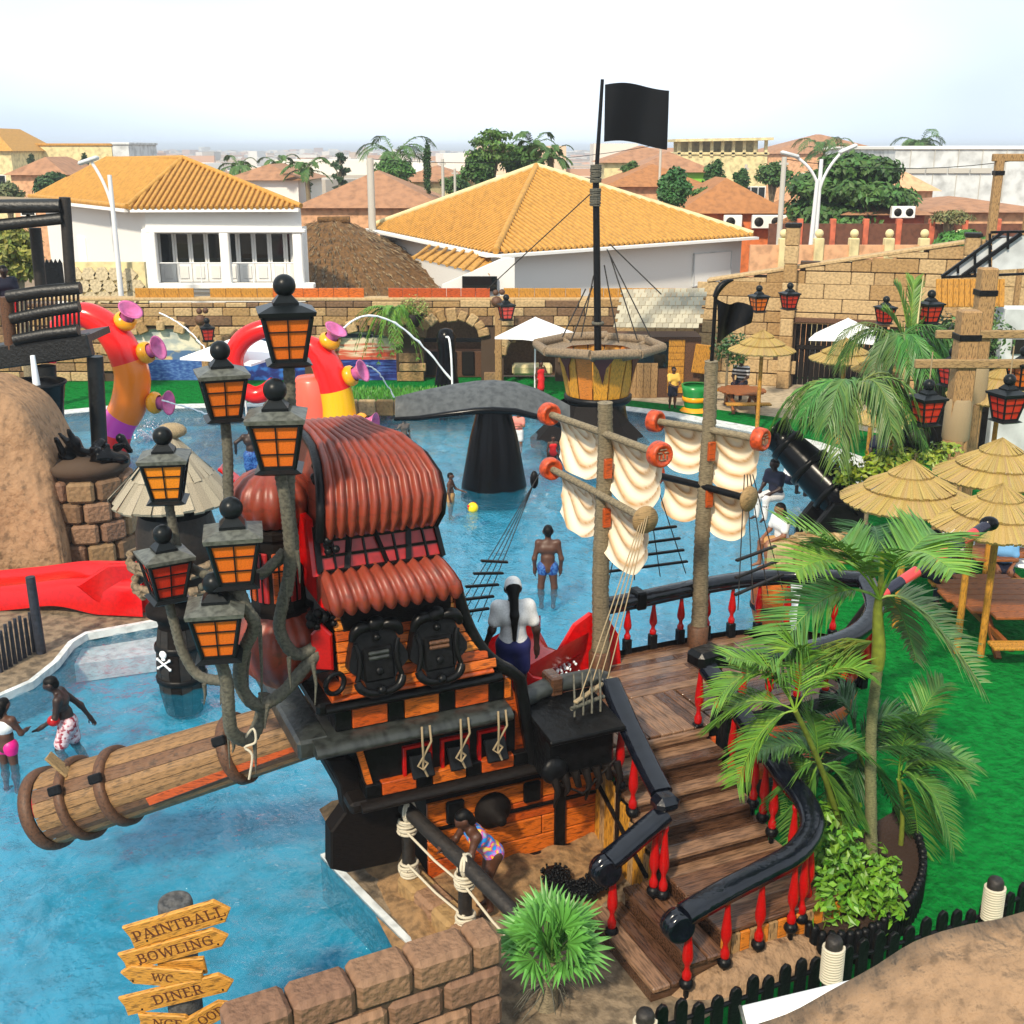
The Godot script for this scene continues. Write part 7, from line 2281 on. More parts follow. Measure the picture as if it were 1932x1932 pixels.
	for k in 3:
		var b:=B.new()
		var n:=26+k*6
		for i in n:
			var a0:=TAU*i/n; var a1:=TAU*(i+1.04)/n
			var r0:=0.86*k/3.0; var r1:=0.86*(k+1)/3.0*rf(0.97,1.05)
			var y0:=lerpf(hgt,brim.y,k/3.0)+0.02; var y1:=lerpf(hgt,brim.y,(k+1)/3.0)+rf(-0.03,0.03)
			var c:=rf(0.3,0.5)
			b.flat().col(Color(c,c*0.86,c*0.62))
			var Q:=func(a: float,r: float,y: float) -> Vector3: return ax+Vector3(cos(a)*r,y,sin(a)*r)
			var lift:=rf(0.0,0.02)
			b.quad(Q.call(a0,r0,y0+lift),Q.call(a1,r0,y0),Q.call(a1,r1,y1),Q.call(a0,r1,y1+lift))
			b.quad(Q.call(a0,r1,y1+lift),Q.call(a1,r1,y1),Q.call(a1,r1*0.98,y1 - 0.03),Q.call(a0,r1*0.98,y1 - 0.03))
		part(bo,"straw_tier",b,M.straw)
	part(bo,"roof_knob",B.new().ball(ax+Vector3(0.05,hgt+0.02,0),0.14,12,Vector3(1.5,0.8,1)),M.thatch_grey)
	part(bo,"red_paddle",B.new().beam(V(415,880,16.5),V(455,912,16.5),0.3,0.05,0.02),M.slide_red,true)
func build_right():
	var um:=[
		[1722,868,2.9,1.05,3,"broad straw parasol behind the tall palm, the largest in view"],[1892,826,2.9,1.05,3,"straw parasol right of the twin timber posts"],
		[1892,912,2.85,1.0,3,"straw parasol over the picnic table with a seated girl"],[1840,938,2.6,0.55,3,"straw parasol half hidden under the picnic table's parasol"],[1440,622,2.9,0.9,3,"straw parasol by the seated man at the far lawn"],
		[1597,637,2.9,0.9,3,"straw parasol in front of the black plank gate"],[1690,745,2.7,0.85,3,"straw parasol behind the drooping palm"],[1893,690,3.1,1.1,3,"straw parasol beneath the hanging lantern at the right"],[1655,668,2.8,0.6,3,"yellowed straw parasol behind the palm's crown"]]
	for q in um:
		umbrella_thatch(q[5],W(q[0],q[1],q[2]),q[3],q[4],0.1)
	for q in [[1010,598,2.6,1.15,"white cloth parasol on the far terrace by the stone arch"],[1600,600,2.7,1.15,"white cloth parasol before the black plank gate"],[455,632,2.5,1.5,"white cloth parasol behind the octopus tentacles"]]:
		var p:=W(q[0],q[1],q[2])
		var o:=thing("cloth_parasol",q[4],"parasol",Vector3(p.x,0.1,p.z),0.35)
		var b:=B.new()
		var n:=4
		var R: float = q[3]*1.15
		var hh: float = q[2] - 0.1
		for i in n:
			var a0:=TAU*i/n; var a1:=TAU*(i+1)/n
			var A:=Vector3(cos(a0)*R,hh - 0.55,sin(a0)*R)
			var C:=Vector3(cos(a1)*R,hh - 0.55,sin(a1)*R)
			var mid:=(A+C)*0.5+Vector3(0,0.04,0)
			b.flat().tri(Vector3(0,hh,0),mid,A); b.tri(Vector3(0,hh,0),C,mid)
			b.quad(A,mid,mid+Vector3(0,-0.06,0),A+Vector3(0,-0.06,0)); b.quad(mid,C,C+Vector3(0,-0.06,0),mid+Vector3(0,-0.06,0))
		part(o,"canopy",b,M.parasol_white)
		part(o,"pole",B.new().tube([Vector3.ZERO,Vector3(0,hh,0)],0.03,8),M.white_metal)
	var D0:=22.0
	var posts:=[[1830,585,905,0.38,D0,"square tan timber post with black band carrying lanterns"],[1865,505,880,0.34,D0+2.2,"taller tan timber post behind the lantern post"],[1888,290,470,0.22,33.0,"tall thin timber frame above the steel staircase"]]
	for q in posts:
		var p0:=V(q[0],q[1],q[4])
		var o:=thing("timber_post",q[5],"post",Vector3(p0.x,0.1,p0.z))
		var hh:=p0.y - 0.1
		part(o,"shaft",B.new().box(Vector3(0,hh*0.5,0),Vector3(q[3],hh,q[3]),0.03),M.post_wood)
		part(o,"band",B.new().box(Vector3(0,hh - 0.5,0),Vector3(q[3]+0.04,0.12,q[3]+0.04),0.01),M.iron)
		if q[4]<30:
			part(o,"split_log",B.new().tube([Vector3(-0.1,0,0.16),Vector3(-0.08,hh*0.45,0.12)],[0.22,0.2],10),M.post_wood)
			part(o,"rope_wrap",B.new().lathe([Vector2(0.24,hh*0.45),Vector2(0.26,hh*0.46),Vector2(0.25,hh*0.62),Vector2(0.23,hh*0.63)],Transform3D.IDENTITY,14),M.rope)
			var pxm:=V(1720,688,q[4]).x - p0.x
			var beam_y: float = V(q[0],683 if q[0]==1830 else 628,q[4]).y - 0.1
			part(o,"cross_beam",B.new().box(Vector3(0.2,beam_y,0.2),Vector3(2.4,0.17,0.12),0.02),M.beam_wood)
		else:
			part(o,"top_beam",B.new().box(Vector3(0.6,hh - 0.1,0),Vector3(1.6,0.2,0.2),0.02),M.post_wood)
			part(o,"side_post",B.new().box(Vector3(0.75,hh*0.5 - 0.6,0.4),Vector3(0.14,hh - 1.2,0.14),0.02),M.post_wood)
	var ln:=[[1745,803,20.5,48,"amber_pane_deep","red-paned lantern hanging by the drooping palm"],[1895,797,20.0,50,"amber_pane_deep","deep red lantern hanging right of the timber posts"],[1792,730,23.5,40,"amber_pane_deep","lantern hanging from the cross beam of the timber post"],[1752,612,27.0,34,"amber_pane_deep","red brick-patterned lantern beside the upright palm"],[1430,590,34.0,27,"amber_pane","orange lantern on the sandstone wall by the pier"],[1488,585,34.0,27,"amber_pane_deep","red lantern on the sandstone wall beside the gate"],[1925,735,22.0,44,"amber_pane","amber lantern at the far end of the cross beam"],[1668,612,31.0,28,"amber_pane_deep","lantern in front of the black plank gate's right end"],[393,645,36.5,24,"amber_pane_deep","small red lantern on the carved post under the balcony"],[955,605,36.8,26,"amber_pane_deep","small red lantern on the carved post by the white parasol"]]
	for q in ln:
		var p:=V(q[0],q[1],q[2])
		var dep: float = q[2]/cp
		lantern(q[5],p,q[3]*q[2]/FOCAL*1.0,0.3,M[q[4]],M.lantern_black,"lanterns hung round the plaza",0.5 if q[2]<26 else 0.0)
		if q[2]>26:
			pass
	for q in [[380,580,37.5,"carved wooden figure post on the wall below the balcony"],[940,545,37.5,"carved wooden figure post on the wall by the white parasol"],[1430,470,37.9,""]]:
		if q[3]=="": continue
		var p:=V(q[0],q[1],q[2])
		var o:=thing("carved_post",q[3],"post",Vector3(p.x,0.1,p.z))
		var hh:=p.y - 0.1
		part(o,"shaft",B.new().box(Vector3(0,hh*0.5 - 0.2,0),Vector3(0.22,hh - 0.4,0.22),0.03),M.post_wood)
		part(o,"bracket",B.new().box(Vector3(0.22,hh - 0.9,0.02),Vector3(0.3,0.1,0.12),0.02),M.hoop_wood)
		part(o,"carving",B.new().ball(Vector3(-0.05,hh - 0.4,0.05),0.18,10).ball(Vector3(0.12,hh - 0.6,0.05),0.14,10).ball(Vector3(-0.08,hh - 0.12,0),0.1,8).ball(Vector3(0.12,hh - 0.1,0),0.1,8),M.hoop_wood)
	var sp0:=W(1160,700,0.1)
	var sx:=V(1160,620,36.2)
	var o:=thing("shingle_shack","yellow plank shack with a pale shingled roof behind the crow's nest","shack",Vector3(sx.x,0.1,sx.z))
	var r0:=V(1172,548,37.2) - o.position
	var r1:=V(1330,545,37.2) - o.position
	var e0:=V(1157,618,35.4) - o.position
	var e1:=V(1318,620,35.4) - o.position
	part(o,"walls",B.new().box(Vector3(1.4,0.95,-0.3),Vector3(2.5,1.9,1.2)),M.hoop_wood)
	for row in 9:
		var n:=14
		for i in n:
			var t:=(i+(0.5 if row % 2 else 0.0))/float(n)
			if t>0.98: continue
			var v:=(row+0.5)/9.0
			var p:=r0.lerp(r1,t+0.5/n).lerp(e0.lerp(e1,t+0.5/n),v)
			var dn:=(e0 - r0).normalized()
			var sd:=(r1 - r0).normalized()
			part(o,"shingle",B.new().box(Vector3.ZERO,Vector3(2.65/n - 0.012,0.025,0.26),0.004,Basis.IDENTITY),[M.shingle_a,M.shingle_b][(i*3+row*5) % 7 % 2],false,Transform3D(Basis(sd,dn.cross(sd).normalized()*-1.0,dn*1.0),p+Vector3(0,0.02+(0.012 if row % 2 else 0.0),0)))
	for i in 8:
		part(o,"wall_plank",B.new().box(Vector3(1.9+0.0,0.25+i*0.21,0.33),Vector3(0.5,0.2,0.04),0.01),M.yellow_wood)
	for i in 5:
		part(o,"door_plank",B.new().box(Vector3(0.35+i*0.22,0.55,0.36),Vector3(0.21,1.1,0.04),0.01),M.post_wood)
	part(o,"shutter",B.new().box(Vector3(2.65,1.25,0.5),Vector3(0.5,0.9,0.05),0.02,Basis(Vector3.BACK,-0.12)),M.yellow_wood)
	part(o,"window",B.new().box(Vector3(1.0,1.35,0.31),Vector3(1.4,0.8,0.05)),M.glass_dark)  # dark slab on the front stands for the shaded inside of the shack
	for q in [[1890,1122,0.78,0.95,"round slatted picnic table under a straw parasol on the lawn",1.0],[1400,735,0.7,0.7,"round slatted table by the seated man",0.9],[1850,1030,0.75,0.75,"slatted table half hidden beyond the striped pole",0.9]]:
		var p:=W(q[0],q[1],q[2])
		var t:=thing("picnic_table",q[4],"table",Vector3(p.x,0.1,p.z))
		var R: float = q[3]
		var n:=8
		for i in n:
			var z:=-R+(i+0.5)*2*R/n
			var hw:=sqrt(maxf(0.01,R*R - z*z))
			part(t,"table_slat",B.new().box(Vector3(0,q[2] - 0.12,z),Vector3(hw*2,0.05,2*R/n - 0.02),0.01),M.table_wood)
		for e: float in [-1.0,1.0]:
			for k in 2:
				part(t,"bench_slat",B.new().box(Vector3(0,0.38,e*(R+0.28+k*0.15)),Vector3(1.3,0.05,0.13),0.01),M.yellow_wood)
			part(t,"leg",B.new().beam(Vector3(e*0.35,0,-R),Vector3(e*0.35,q[2] - 0.15,-R*0.2),0.08,0.08).beam(Vector3(e*0.35,0,R),Vector3(e*0.35,q[2] - 0.15,R*0.2),0.08,0.08).box(Vector3(e*0.35,0.34,0),Vector3(0.07,0.08,R*2+0.8)),M.table_wood)
	for q in [[1920,1105,0.5,"white plastic chair at the picnic table's far side"],[1800,1095,0.4,"white lounger under the leaning striped pole"]]:
		var p:=W(q[0],q[1],0.1)
		var t:=thing("plastic_chair",q[3],"chair",p,-0.6)
		part(t,"seat",B.new().box(Vector3(0,0.42,0),Vector3(0.46,0.05,0.44),0.02),M.parasol_white)
		part(t,"backrest",B.new().box(Vector3(0,0.68,-0.22),Vector3(0.46,0.48,0.04),0.015,Basis(Vector3.RIGHT,-0.2)),M.parasol_white)
		for e in [[-0.2,-0.18],[0.2,-0.18],[-0.2,0.18],[0.2,0.18]]:
			part(t,"leg",B.new().beam(Vector3(e[0]*1.1,0,e[1]*1.1),Vector3(e[0],0.42,e[1]),0.045,0.045),M.parasol_white)
	var a:=V(1800,1030,14.2)
	var c:=V(1866,988,14.6)
	var sb:=thing("striped_bowsprit","red and black striped bowsprit pole pointing over the lawn","pole",ship_at(5.5,2.1,-0.6))
	var cols:=[]
	var pts:=[]
	var rr:=[]
	for i in 17:
		pts.append(V(1560,1190,13.0).lerp(c,0.25+0.75*i/16.0)); rr.append(0.075)
		cols.append(Color(0.55,0.05,0.05) if i % 4<2 else Color(0.015,0.015,0.03))
	part(sb,"pole",col_tube(pts,rr,cols,10),M.plastic,true)
	part(sb,"tip",B.new().ball(c,0.1,12,Vector3(1.3,1,1)),M.whale_black,true)
	part(sb,"strut",B.new().tube([ship_at(5.2,1.6,-0.7),V(1560,1190,13.0).lerp(c,0.27)],0.07,8),M.dark_timber,true)
	palm_droop("drooping feathery palm between the parasols by the pool",W(1588,1000,0.1),V(1610,735,21.0),22,1.15,Color(0.06,0.17,0.03),0.085)
	palm_droop("feathery palm behind the drooping one",W(1660,850,0.1),V(1690,645,26.5),16,1.3,Color(0.04,0.13,0.025),0.08)
	var up:=thing("palm_tree","upright young palm with one straight pale spear leaf by the red lantern","palm tree",V(1715,700,27.0)*Vector3(1,0,1)+Vector3(0,0.1,0))
	part(up,"trunk",B.new().tube([up.position,V(1718,660,27.0)],[0.08,0.05],8),M.palm_shaft,true)
	part(up,"spear_leaf",B.new().tube([V(1725,660,26.9),V(1742,520,26.9)],[0.035,0.008],6),M.wall_cream,true)
	for q in [[1705,560,1690,540],[1720,550,1725,530],[1690,600,1672,590],[1735,590,1755,600]]:
		var b:=B.new()
		frond(b,V(1718,665,27),V(q[0],q[1],27),V(q[2],q[3],27.1),0.5,30,0.05,Color(0.12,0.26,0.05),0.1,0.1,0.5)
		part(up,"frond",b,M.leaf,true)
	for q in [[1780,600,28.5,0.9,0.35,"dusty grey-green shrub row before the wooden stair house",Color(0.06,0.12,0.07)],[1850,600,27.0,0.7,0.4,"shrub behind the tall timber post",Color(0.07,0.15,0.04)],[1645,862,20.5,0.6,0.15,"low lime-green hedge under the drooping palm",Color(0.2,0.3,0.02)],[1730,845,20.8,0.7,0.12,"low clipped lime hedge by the black wheel",Color(0.2,0.3,0.03)],[1375,640,35.0,0.5,0.5,"dark leafy plant beside the shack shutter",Color(0.03,0.1,0.02)]]:
		var p:=V(q[0],q[1],q[2])
		var t:=thing("shrub",q[5],"shrub",Vector3(p.x,0.1,p.z))
		var b:=B.new()
		for i in 14:
			clump(b,Vector3(rf(-q[3],q[3]),p.y*rf(0.75,1.0) - 0.1,rf(-0.3,0.3)),Vector3(0.3,q[4],0.3),45,0.13,q[6],0.2)
		part(t,"foliage",b,M.leaf)
		part(t,"stem",B.new().tube([Vector3.ZERO,Vector3(0,p.y - 0.2,0)],[0.05,0.03],6),M.bark)
	var fp:=V(745,575,38.0)
	var hp:=thing("hanging_fern","bright hanging fern with pale flowers on the stone wall","plant",Vector3(fp.x,fp.y - 0.5,fp.z))
	var hb:=B.new()
	for i in 26:
		var an:=rf(0,TAU)
		var e:=Vector3(cos(an)*rf(0.6,1.4) - 0.2,rf(-1.6,0.3),absf(sin(an))*0.6)
		frond(hb,Vector3(0,0.3,0),Vector3(e.x*0.6,0.8,e.z),e,0.22,14,0.05,Color(0.09,0.24,0.03),0.5,0.1,0.8)
	part(hp,"fronds",hb,M.leaf)
	var fb:=B.new()
	for i in 9: clump(fb,Vector3(rf(0.3,1.0),rf(0.2,0.7),rf(0,0.3)),Vector3.ONE*0.25,40,0.09,Color(0.2,0.26,0.06),0.2)
	part(hp,"flower_bush",fb,M.leaf)
	part(hp,"basket",B.new().lathe([Vector2(0.15,-0.2),Vector2(0.35,0.2),Vector2(0.3,0.22)],Transform3D(Basis.IDENTITY,Vector3(0.6,0,0)),12),M.dark_timber)
	var D:=29.0
	var g0:=V(1775,540,D)
	var st:=thing("steel_stair","steel stair with grey glass panels climbing at the right edge","staircase",Vector3(g0.x,0.1,g0.z))
	var run:=func(x: float,y: float) -> Vector3: return V(x,y,D)
	var gp:=B.new()
	gp.flat().quad(run.call(1782.0,520.0),run.call(1868.0,455.0),run.call(1868.0,512.0),run.call(1800.0,520.0))
	gp.quad(run.call(1872.0,452.0),run.call(1960.0,440.0),run.call(1960.0,505.0),run.call(1872.0,510.0))
	part(st,"glass_panel",gp,M.wall_grey,true)
	for q in [[1775,522,1890,438,0.07],[1815,520,1925,440,0.09],[1806,515,1806,500,0.05],[1838,518,1838,475,0.05],[1866,515,1866,440,0.05],[1775,523,1960,515,0.06],[1868,438,1960,436,0.06],[1900,470,1900,436,0.05]]:
		part(st,"steel_rail",B.new().beam(run.call(q[0],q[1])+Vector3(0,0,0.05),run.call(q[2],q[3])+Vector3(0,0,0.05),q[4],q[4]),M.iron,true)
	for i in 8:
		part(st,"tread",B.new().box(run.call(1822.0+i*12.0,517.0 - i*9.5)+Vector3(0,0,-0.4),Vector3(0.3,0.06,0.7)),M.iron,true)
	var hs:=thing("plank_kiosk","kiosk with two tiers of yellow wooden planks under the steel stair","kiosk",Vector3(V(1770,560,28).x,0.1,-28.0))
	var kx0:=V(1765,545,28).x - hs.position.x
	var kx1:=V(1895,545,28).x - hs.position.x
	for row in 2:
		for i in 12:
			var t:=(i+0.5)/12.0
			part(hs,"plank",B.new().box(Vector3(lerpf(kx0,kx1,t),V(1800,540+row*25,28).y - 0.1 - 0.0,0.08*row),Vector3((kx1 - kx0)/12 - 0.012,0.34,0.05),0.008,Basis(Vector3.RIGHT,-0.25)),M.yellow_wood)
	part(hs,"body",B.new().box(Vector3((kx0+kx1)*0.5+0.3,1.6,-0.9),Vector3(kx1 - kx0,3.2,1.5)),M.dark_timber)
	part(hs,"grey_side",B.new().box(Vector3(kx1+0.7,1.9,-0.2),Vector3(1.3,3.8,0.6),0.02),M.wall_grey)
	part(hs,"service_window",B.new().box(Vector3(kx1+0.75,2.9,0.12),Vector3(0.9,0.35,0.06)),M.glass_dark)
	var wp:=V(1730,835,22.0)
	var cw:=thing("cart_wheel","dark wooden cart wheel leaning in the shade under a parasol","wheel",Vector3(wp.x,wp.y - 0.3,wp.z))
	part(cw,"tyre",B.new().tube(ring_pts(Vector3(0,0.3,0),0.36,Vector3(0.2,0,1),24),0.07,8,false),M.iron)
	part(cw,"rim",B.new().lathe([Vector2(0.1,-0.05),Vector2(0.26,-0.03),Vector2(0.26,0.03),Vector2(0.1,0.05)],Transform3D(Basis(Vector3.RIGHT,PI/2),Vector3(0,0.3,0)),18),M.dark_timber)
	part(cw,"hub",B.new().ball(Vector3(0,0.3,0.06),0.08,10),M.iron)
	var tr:=thing("driftwood_trunk","pale twisted driftwood trunk beside the dark cart wheel","trunk",W(1690,850,0.1))
	part(tr,"wood",B.new().tube(smooth_path([Vector3(0,0,0),Vector3(0.05,0.5,0),Vector3(-0.02,1.0,0),Vector3(0.06,1.5,0)],3),[0.22,0.2,0.17,0.16,0.16,0.15,0.15,0.16,0.17,0.17],9),M.log_pale)
	var lw:=thing("curved_planter_wall","low curved sandstone planter wall beyond the ship's bow","wall",W(1500,1075,0.1))
	for i in 8:
		var p: Vector3 = bez(W(1470,1085,0.1),W(1530,1050,0.1),W(1600,1062,0.1),8)[i]
		part(lw,"stone",B.new().box(Vector3(0,0.3,0),Vector3(0.42,0.6,0.3),0.04),[M.stone_c,M.stone_e][i % 2],false,Transform3D(Basis(Vector3.UP,0.25 - i*0.09),p - lw.position))
	for q in [[1455,1090,0.25,"small brown barrel on its end behind the ship's rail"]]:
		var p:=W(q[0],q[1],0.9)
		var t:=thing("barrel",q[3],"barrel",Vector3(p.x,0.1,p.z))
		part(t,"cask",B.new().lathe([Vector2(0.22,0),Vector2(0.3,0.3),Vector2(0.31,0.5),Vector2(0.28,0.8),Vector2(0.24,0.95),Vector2(0,0.96)],Transform3D.IDENTITY,20),M.orange_wood)
		part(t,"hoop",B.new().lathe([Vector2(0.3,0.28),Vector2(0.315,0.3),Vector2(0.32,0.36),Vector2(0.3,0.38)],Transform3D.IDENTITY,20),M.iron)
func palm_droop(label: String,foot: Vector3,top: Vector3,n: int,ln: float,c: Color,r: float):
	var o:=thing("palm_tree",label,"palm tree",foot)
	part(o,"trunk",trunk_rings(bez(foot,foot.lerp(top,0.5)+Vector3(-0.1,0,0),top,8),r,r*0.7,0.12),M.palm_trunk,true)
	for i in n:
		var an:=TAU*i/n*2.4+rf(-0.2,0.2)
		var l:=ln*rf(0.75,1.2)
		var lift:=rf(0.2,1.0)
		var d:=Vector3(cos(an),0,sin(an))
		var b:=B.new()
		frond(b,top,top+d*l*0.65+Vector3(0,l*lift*0.75,0),top+d*l*1.05+Vector3(0,-l*(0.95 - lift*0.75),0),0.55,26,0.035,Color(c.r*rf(0.7,1.6),c.g*rf(0.75,1.4),c.b),0.85,0.12,0.6)
		part(o,"frond",b,M.leaf,true)
# ---------- houses,streets and trees beyond the wall ----------
func roof_face(parent: Node3D,pts: Array,step: float,r: float,m: Material,m2: Material,ribs:=true):
	var base:=B.new()
	for i in range(1,pts.size() - 1): base.otri(pts[0],pts[i],pts[i+1],pts[0]+Vector3.DOWN)
	part(parent,"roof_slope",base,m2,true)
	if not ribs: return
	var ex: Vector3 = (pts[1] - pts[0]).normalized()
	var nn: Vector3 = (pts[1] - pts[0]).cross(pts[2] - pts[0]).normalized()
	if nn.y<0: nn = -nn
	var uy:=nn.cross(ex).normalized()
	if uy.y<0: uy = -uy
	var P:=[]
	for p in pts: P.append(Vector2((p - pts[0]).dot(ex),(p - pts[0]).dot(uy)))
	var L: float = P[1].x
	var n:=int(L/step)
	for i in n:
		var u:=(i+0.5)*L/n
		var top:=0.0
		for k in range(1,P.size()):
			var a: Vector2 = P[k]; var c: Vector2 = P[(k+1) % P.size()]
			if (a.x - u)*(c.x - u) <= 0.0 and absf(a.x - c.x)>1e-6:
				top = maxf(top,lerpf(a.y,c.y,(u - a.x)/(c.x - a.x)))
		if top<step*0.6: continue
		var a3: Vector3 = pts[0]+ex*u - uy*0.08
		var c3: Vector3 = pts[0]+ex*u+uy*(top - 0.02)
		part(parent,"tile_row",B.new().tube([a3+nn*r*0.3,c3+nn*r*0.3],[r,r*0.95],6),m,true)
func windows(parent: Node3D,a: Vector3,b: Vector3,n: int,w: float,h: float,y: float,m: Material,fm: Material):
	var dir:=b - a
	dir.y = 0
	var L:=dir.length()
	var u:=dir.normalized()
	var z:=u.cross(Vector3.UP).normalized()
	for i in n:
		var c: Vector3 = a+u*L*(i+0.5)/n
		c.y = y
		var at:=Transform3D(Basis(u,Vector3.UP,z),c - parent.position)
		var o:=part(parent,"window",B.new().box(Vector3.ZERO,Vector3(w+0.16,h+0.16,0.1)),fm,false,at)
		part(o,"pane",B.new().box(Vector3(0,0,0.06),Vector3(w,h,0.02)),m)
func house(called: String,label: String,x0: float,x1: float,yt: float,d: float,deep: float,wall: Material,roof: Material,rh: float,nwin:=0,turn:=0.0,ww:=0.9,wh:=1.0,over:=0.4,wy:=0.62):
	var a:=V(x0,yt,d)
	var c:=V(x1,yt,d)
	var w:=c.x - a.x
	var h:=a.y
	var o:=thing(called,label,"house",Vector3((a.x+c.x)*0.5,0,-d - deep*0.5))
	o.rotation.y = 0.0
	part(o,"walls",B.new().box(Vector3(0,h*0.5,0),Vector3(w,h,deep)),wall)
	if rh>0.0:
		var b:=B.new()
		var k:=over
		var A:=Vector3(-w*0.5 - k,h,deep*0.5+k); var Bq:=Vector3(w*0.5+k,h,deep*0.5+k)
		var C:=Vector3(w*0.5+k,h,-deep*0.5 - k); var D:=Vector3(-w*0.5 - k,h,-deep*0.5 - k)
		var r:=maxf(0.0,(w - deep)*0.5)
		var E:=Vector3(-r,h+rh,0); var F:=Vector3(r,h+rh,0)
		if deep>w:
			E = Vector3(0,h+rh,(deep - w)*0.5); F = Vector3(0,h+rh,-(deep - w)*0.5)
			b.otri(A,Bq,E,Vector3(0,h,0)); b.otri(C,D,F,Vector3(0,h,0))
			b.oquad(Bq,C,F,E,Vector3(0,h,0)); b.oquad(D,A,E,F,Vector3(0,h,0))
		else:
			b.oquad(A,Bq,F,E,Vector3(0,h,0)); b.oquad(C,D,E,F,Vector3(0,h,0))
			b.otri(Bq,C,F,Vector3(0,h,0)); b.otri(D,A,E,Vector3(0,h,0))
		b.oquad(A,Bq,C,D,Vector3(0,h+1,0))
		part(o,"roof",b,roof)
	else:
		part(o,"parapet",B.new().box(Vector3(0,h+0.12,0),Vector3(w+0.3,0.24,deep+0.3),0.03),roof)
	if nwin>0:
		windows(o,Vector3(a.x,0,-d+0.02),Vector3(c.x,0,-d+0.02),nwin,ww,wh,h*wy,M.glass_dark,M.white_trim)
	return o
func lamp_post(label: String,base: Vector3,top_y: float,arms: Array,m: Material,twin:=false):
	var o:=thing("street_lamp",label,"street lamp",base)
	var hh:=top_y - base.y
	part(o,"pole",B.new().tube([Vector3.ZERO,Vector3(0,hh,0)],[0.11,0.07],10),m)
	if twin: part(o,"pole",B.new().tube([Vector3(-0.3,0,0.1),Vector3(-0.12,hh*0.9,0.1)],[0.11,0.07],10),m)
	for a in arms:
		var p:=bez(Vector3(0,hh - 1.2,0),Vector3(a[0]*0.15,hh - 0.35,0),Vector3(a[0],hh+a[1],0),8)
		var r:=part(o,"arm",B.new().tube(p,0.055,8),m)
		part(r,"lamp_head",B.new().box(Vector3(a[0]*1.18,hh+a[1]+0.06,0),Vector3(0.7,0.14,0.3),0.05,Basis(Vector3.BACK,a[2])),M.wall_grey)
	return o
func build_background():
	var K:=V(240,392,44.0)
	var Rr:=V(568,391,44.0)
	var Lb:=W(56,372,K.y)
	var ap:=V(345,300,48.5)
	var rl:=V(205,302,56.0)
	var o:=thing("white_house","white two-storey house with ochre tiled hip roof and glazed balcony","house",Vector3(K.x,0,K.z))
	var wc:=K+Vector3(0.5,0,-0.4)
	var wr:=Rr+Vector3(-0.1,0,-0.5)
	var wl:=Lb+Vector3(0.6,0,-0.1)
	var back:=wr+(wl - wc)
	var P:=func(p: Vector3,y: float) -> Vector3: return Vector3(p.x,y,p.z)
	var wb:=B.new()
	var ctr: Vector3 = (wc+back)*0.5
	var y0:=2.55; var y1:=V(400,540,44).y; var y2:=V(400,440,44).y; var y3:=K.y
	wb.oquad(P.call(wc,0),P.call(wr,0),P.call(wr,y1),P.call(wc,y1),ctr)
	wb.oquad(P.call(wc,y2),P.call(wr,y2),P.call(wr,y3),P.call(wc,y3),ctr)
	wb.oquad(P.call(wc,0),P.call(wl,0),P.call(wl,y3),P.call(wc,y3),ctr)
	wb.oquad(P.call(wr,0),P.call(back,0),P.call(back,y3),P.call(wr,y3),ctr)
	part(o,"wall",wb,M.white_wall,true)
	for t in [0.0,0.03,0.5,0.97]:
		var p: Vector3 = wc.lerp(wr,t)
		part(o,"balcony_column",B.new().box(P.call(p,(y1+y2)*0.5)+Vector3(0,0,0.02),Vector3(0.34,y2 - y1,0.34),0.03),M.white_trim,true)
	part(o,"cornice",B.new().box((P.call(wc,y2+0.06)+P.call(wr,y2+0.06))*0.5+Vector3(0,0,0.06),Vector3(wr.x - wc.x+0.3,0.14,0.3),0.03),M.white_trim,true)
	part(o,"cornice",B.new().box((P.call(wc,y1 - 0.02)+P.call(wr,y1 - 0.02))*0.5+Vector3(0.1,0,0.1),Vector3(wr.x - wc.x+0.6,0.2,0.5),0.03).box((P.call(wc,y1 - 0.2)+P.call(wr,y1 - 0.2))*0.5+Vector3(0.1,0,0.05),Vector3(wr.x - wc.x+0.4,0.12,0.3),0.02),M.white_trim,true)
	var rec:=Vector3(0,0,-0.9)
	part(o,"recess",B.new().box((P.call(wc,(y1+y2)*0.5)+P.call(wr,(y1+y2)*0.5))*0.5+rec+Vector3(0,0,-0.15),Vector3(wr.x - wc.x,y2 - y1+0.3,0.1)),M.white_trim,true)
	for i in 9:
		var p: Vector3 = wc.lerp(wr,(i+0.75)/9.6)+rec
		var wdt: float = (wr.x - wc.x)/9.6 - 0.1
		var f:=part(o,"glazed_door",B.new().box(P.call(p,(y1+y2)*0.5),Vector3(wdt+0.08,y2 - y1 - 0.05,0.06)),M.white_trim,true)
		part(f,"pane",B.new().box(P.call(p,y1+(y2 - y1)*0.66)+Vector3(0,0,0.05),Vector3(wdt - 0.08,(y2 - y1)*0.56,0.02)),M.glass_dark)
		part(f,"panel",B.new().box(P.call(p,y1+(y2 - y1)*0.2)+Vector3(0,0,0.05),Vector3(wdt - 0.16,(y2 - y1)*0.25,0.03),0.01),M.white_wall)
	for i in 2:
		var p0: Vector3 = P.call(wc.lerp(wr,0.05+i*0.48),y1+(y2 - y1)*0.42)
		var p1: Vector3 = P.call(wc.lerp(wr,0.47+i*0.48),y1+(y2 - y1)*0.42)
		var rb:=B.new()
		rb.tube([p0,p1],0.03,6)
		for q in 4:
			var pp:=p0.lerp(p1,q/3.0)
			rb.tube([pp,pp - Vector3(0,(y2 - y1)*0.42,0)],0.022,6)
		part(o,"balcony_rail",rb,M.white_metal,true)
	roof_face(o,[K,Rr,ap],0.21,0.075,M.roof_tile,M.roof_tile_deep)
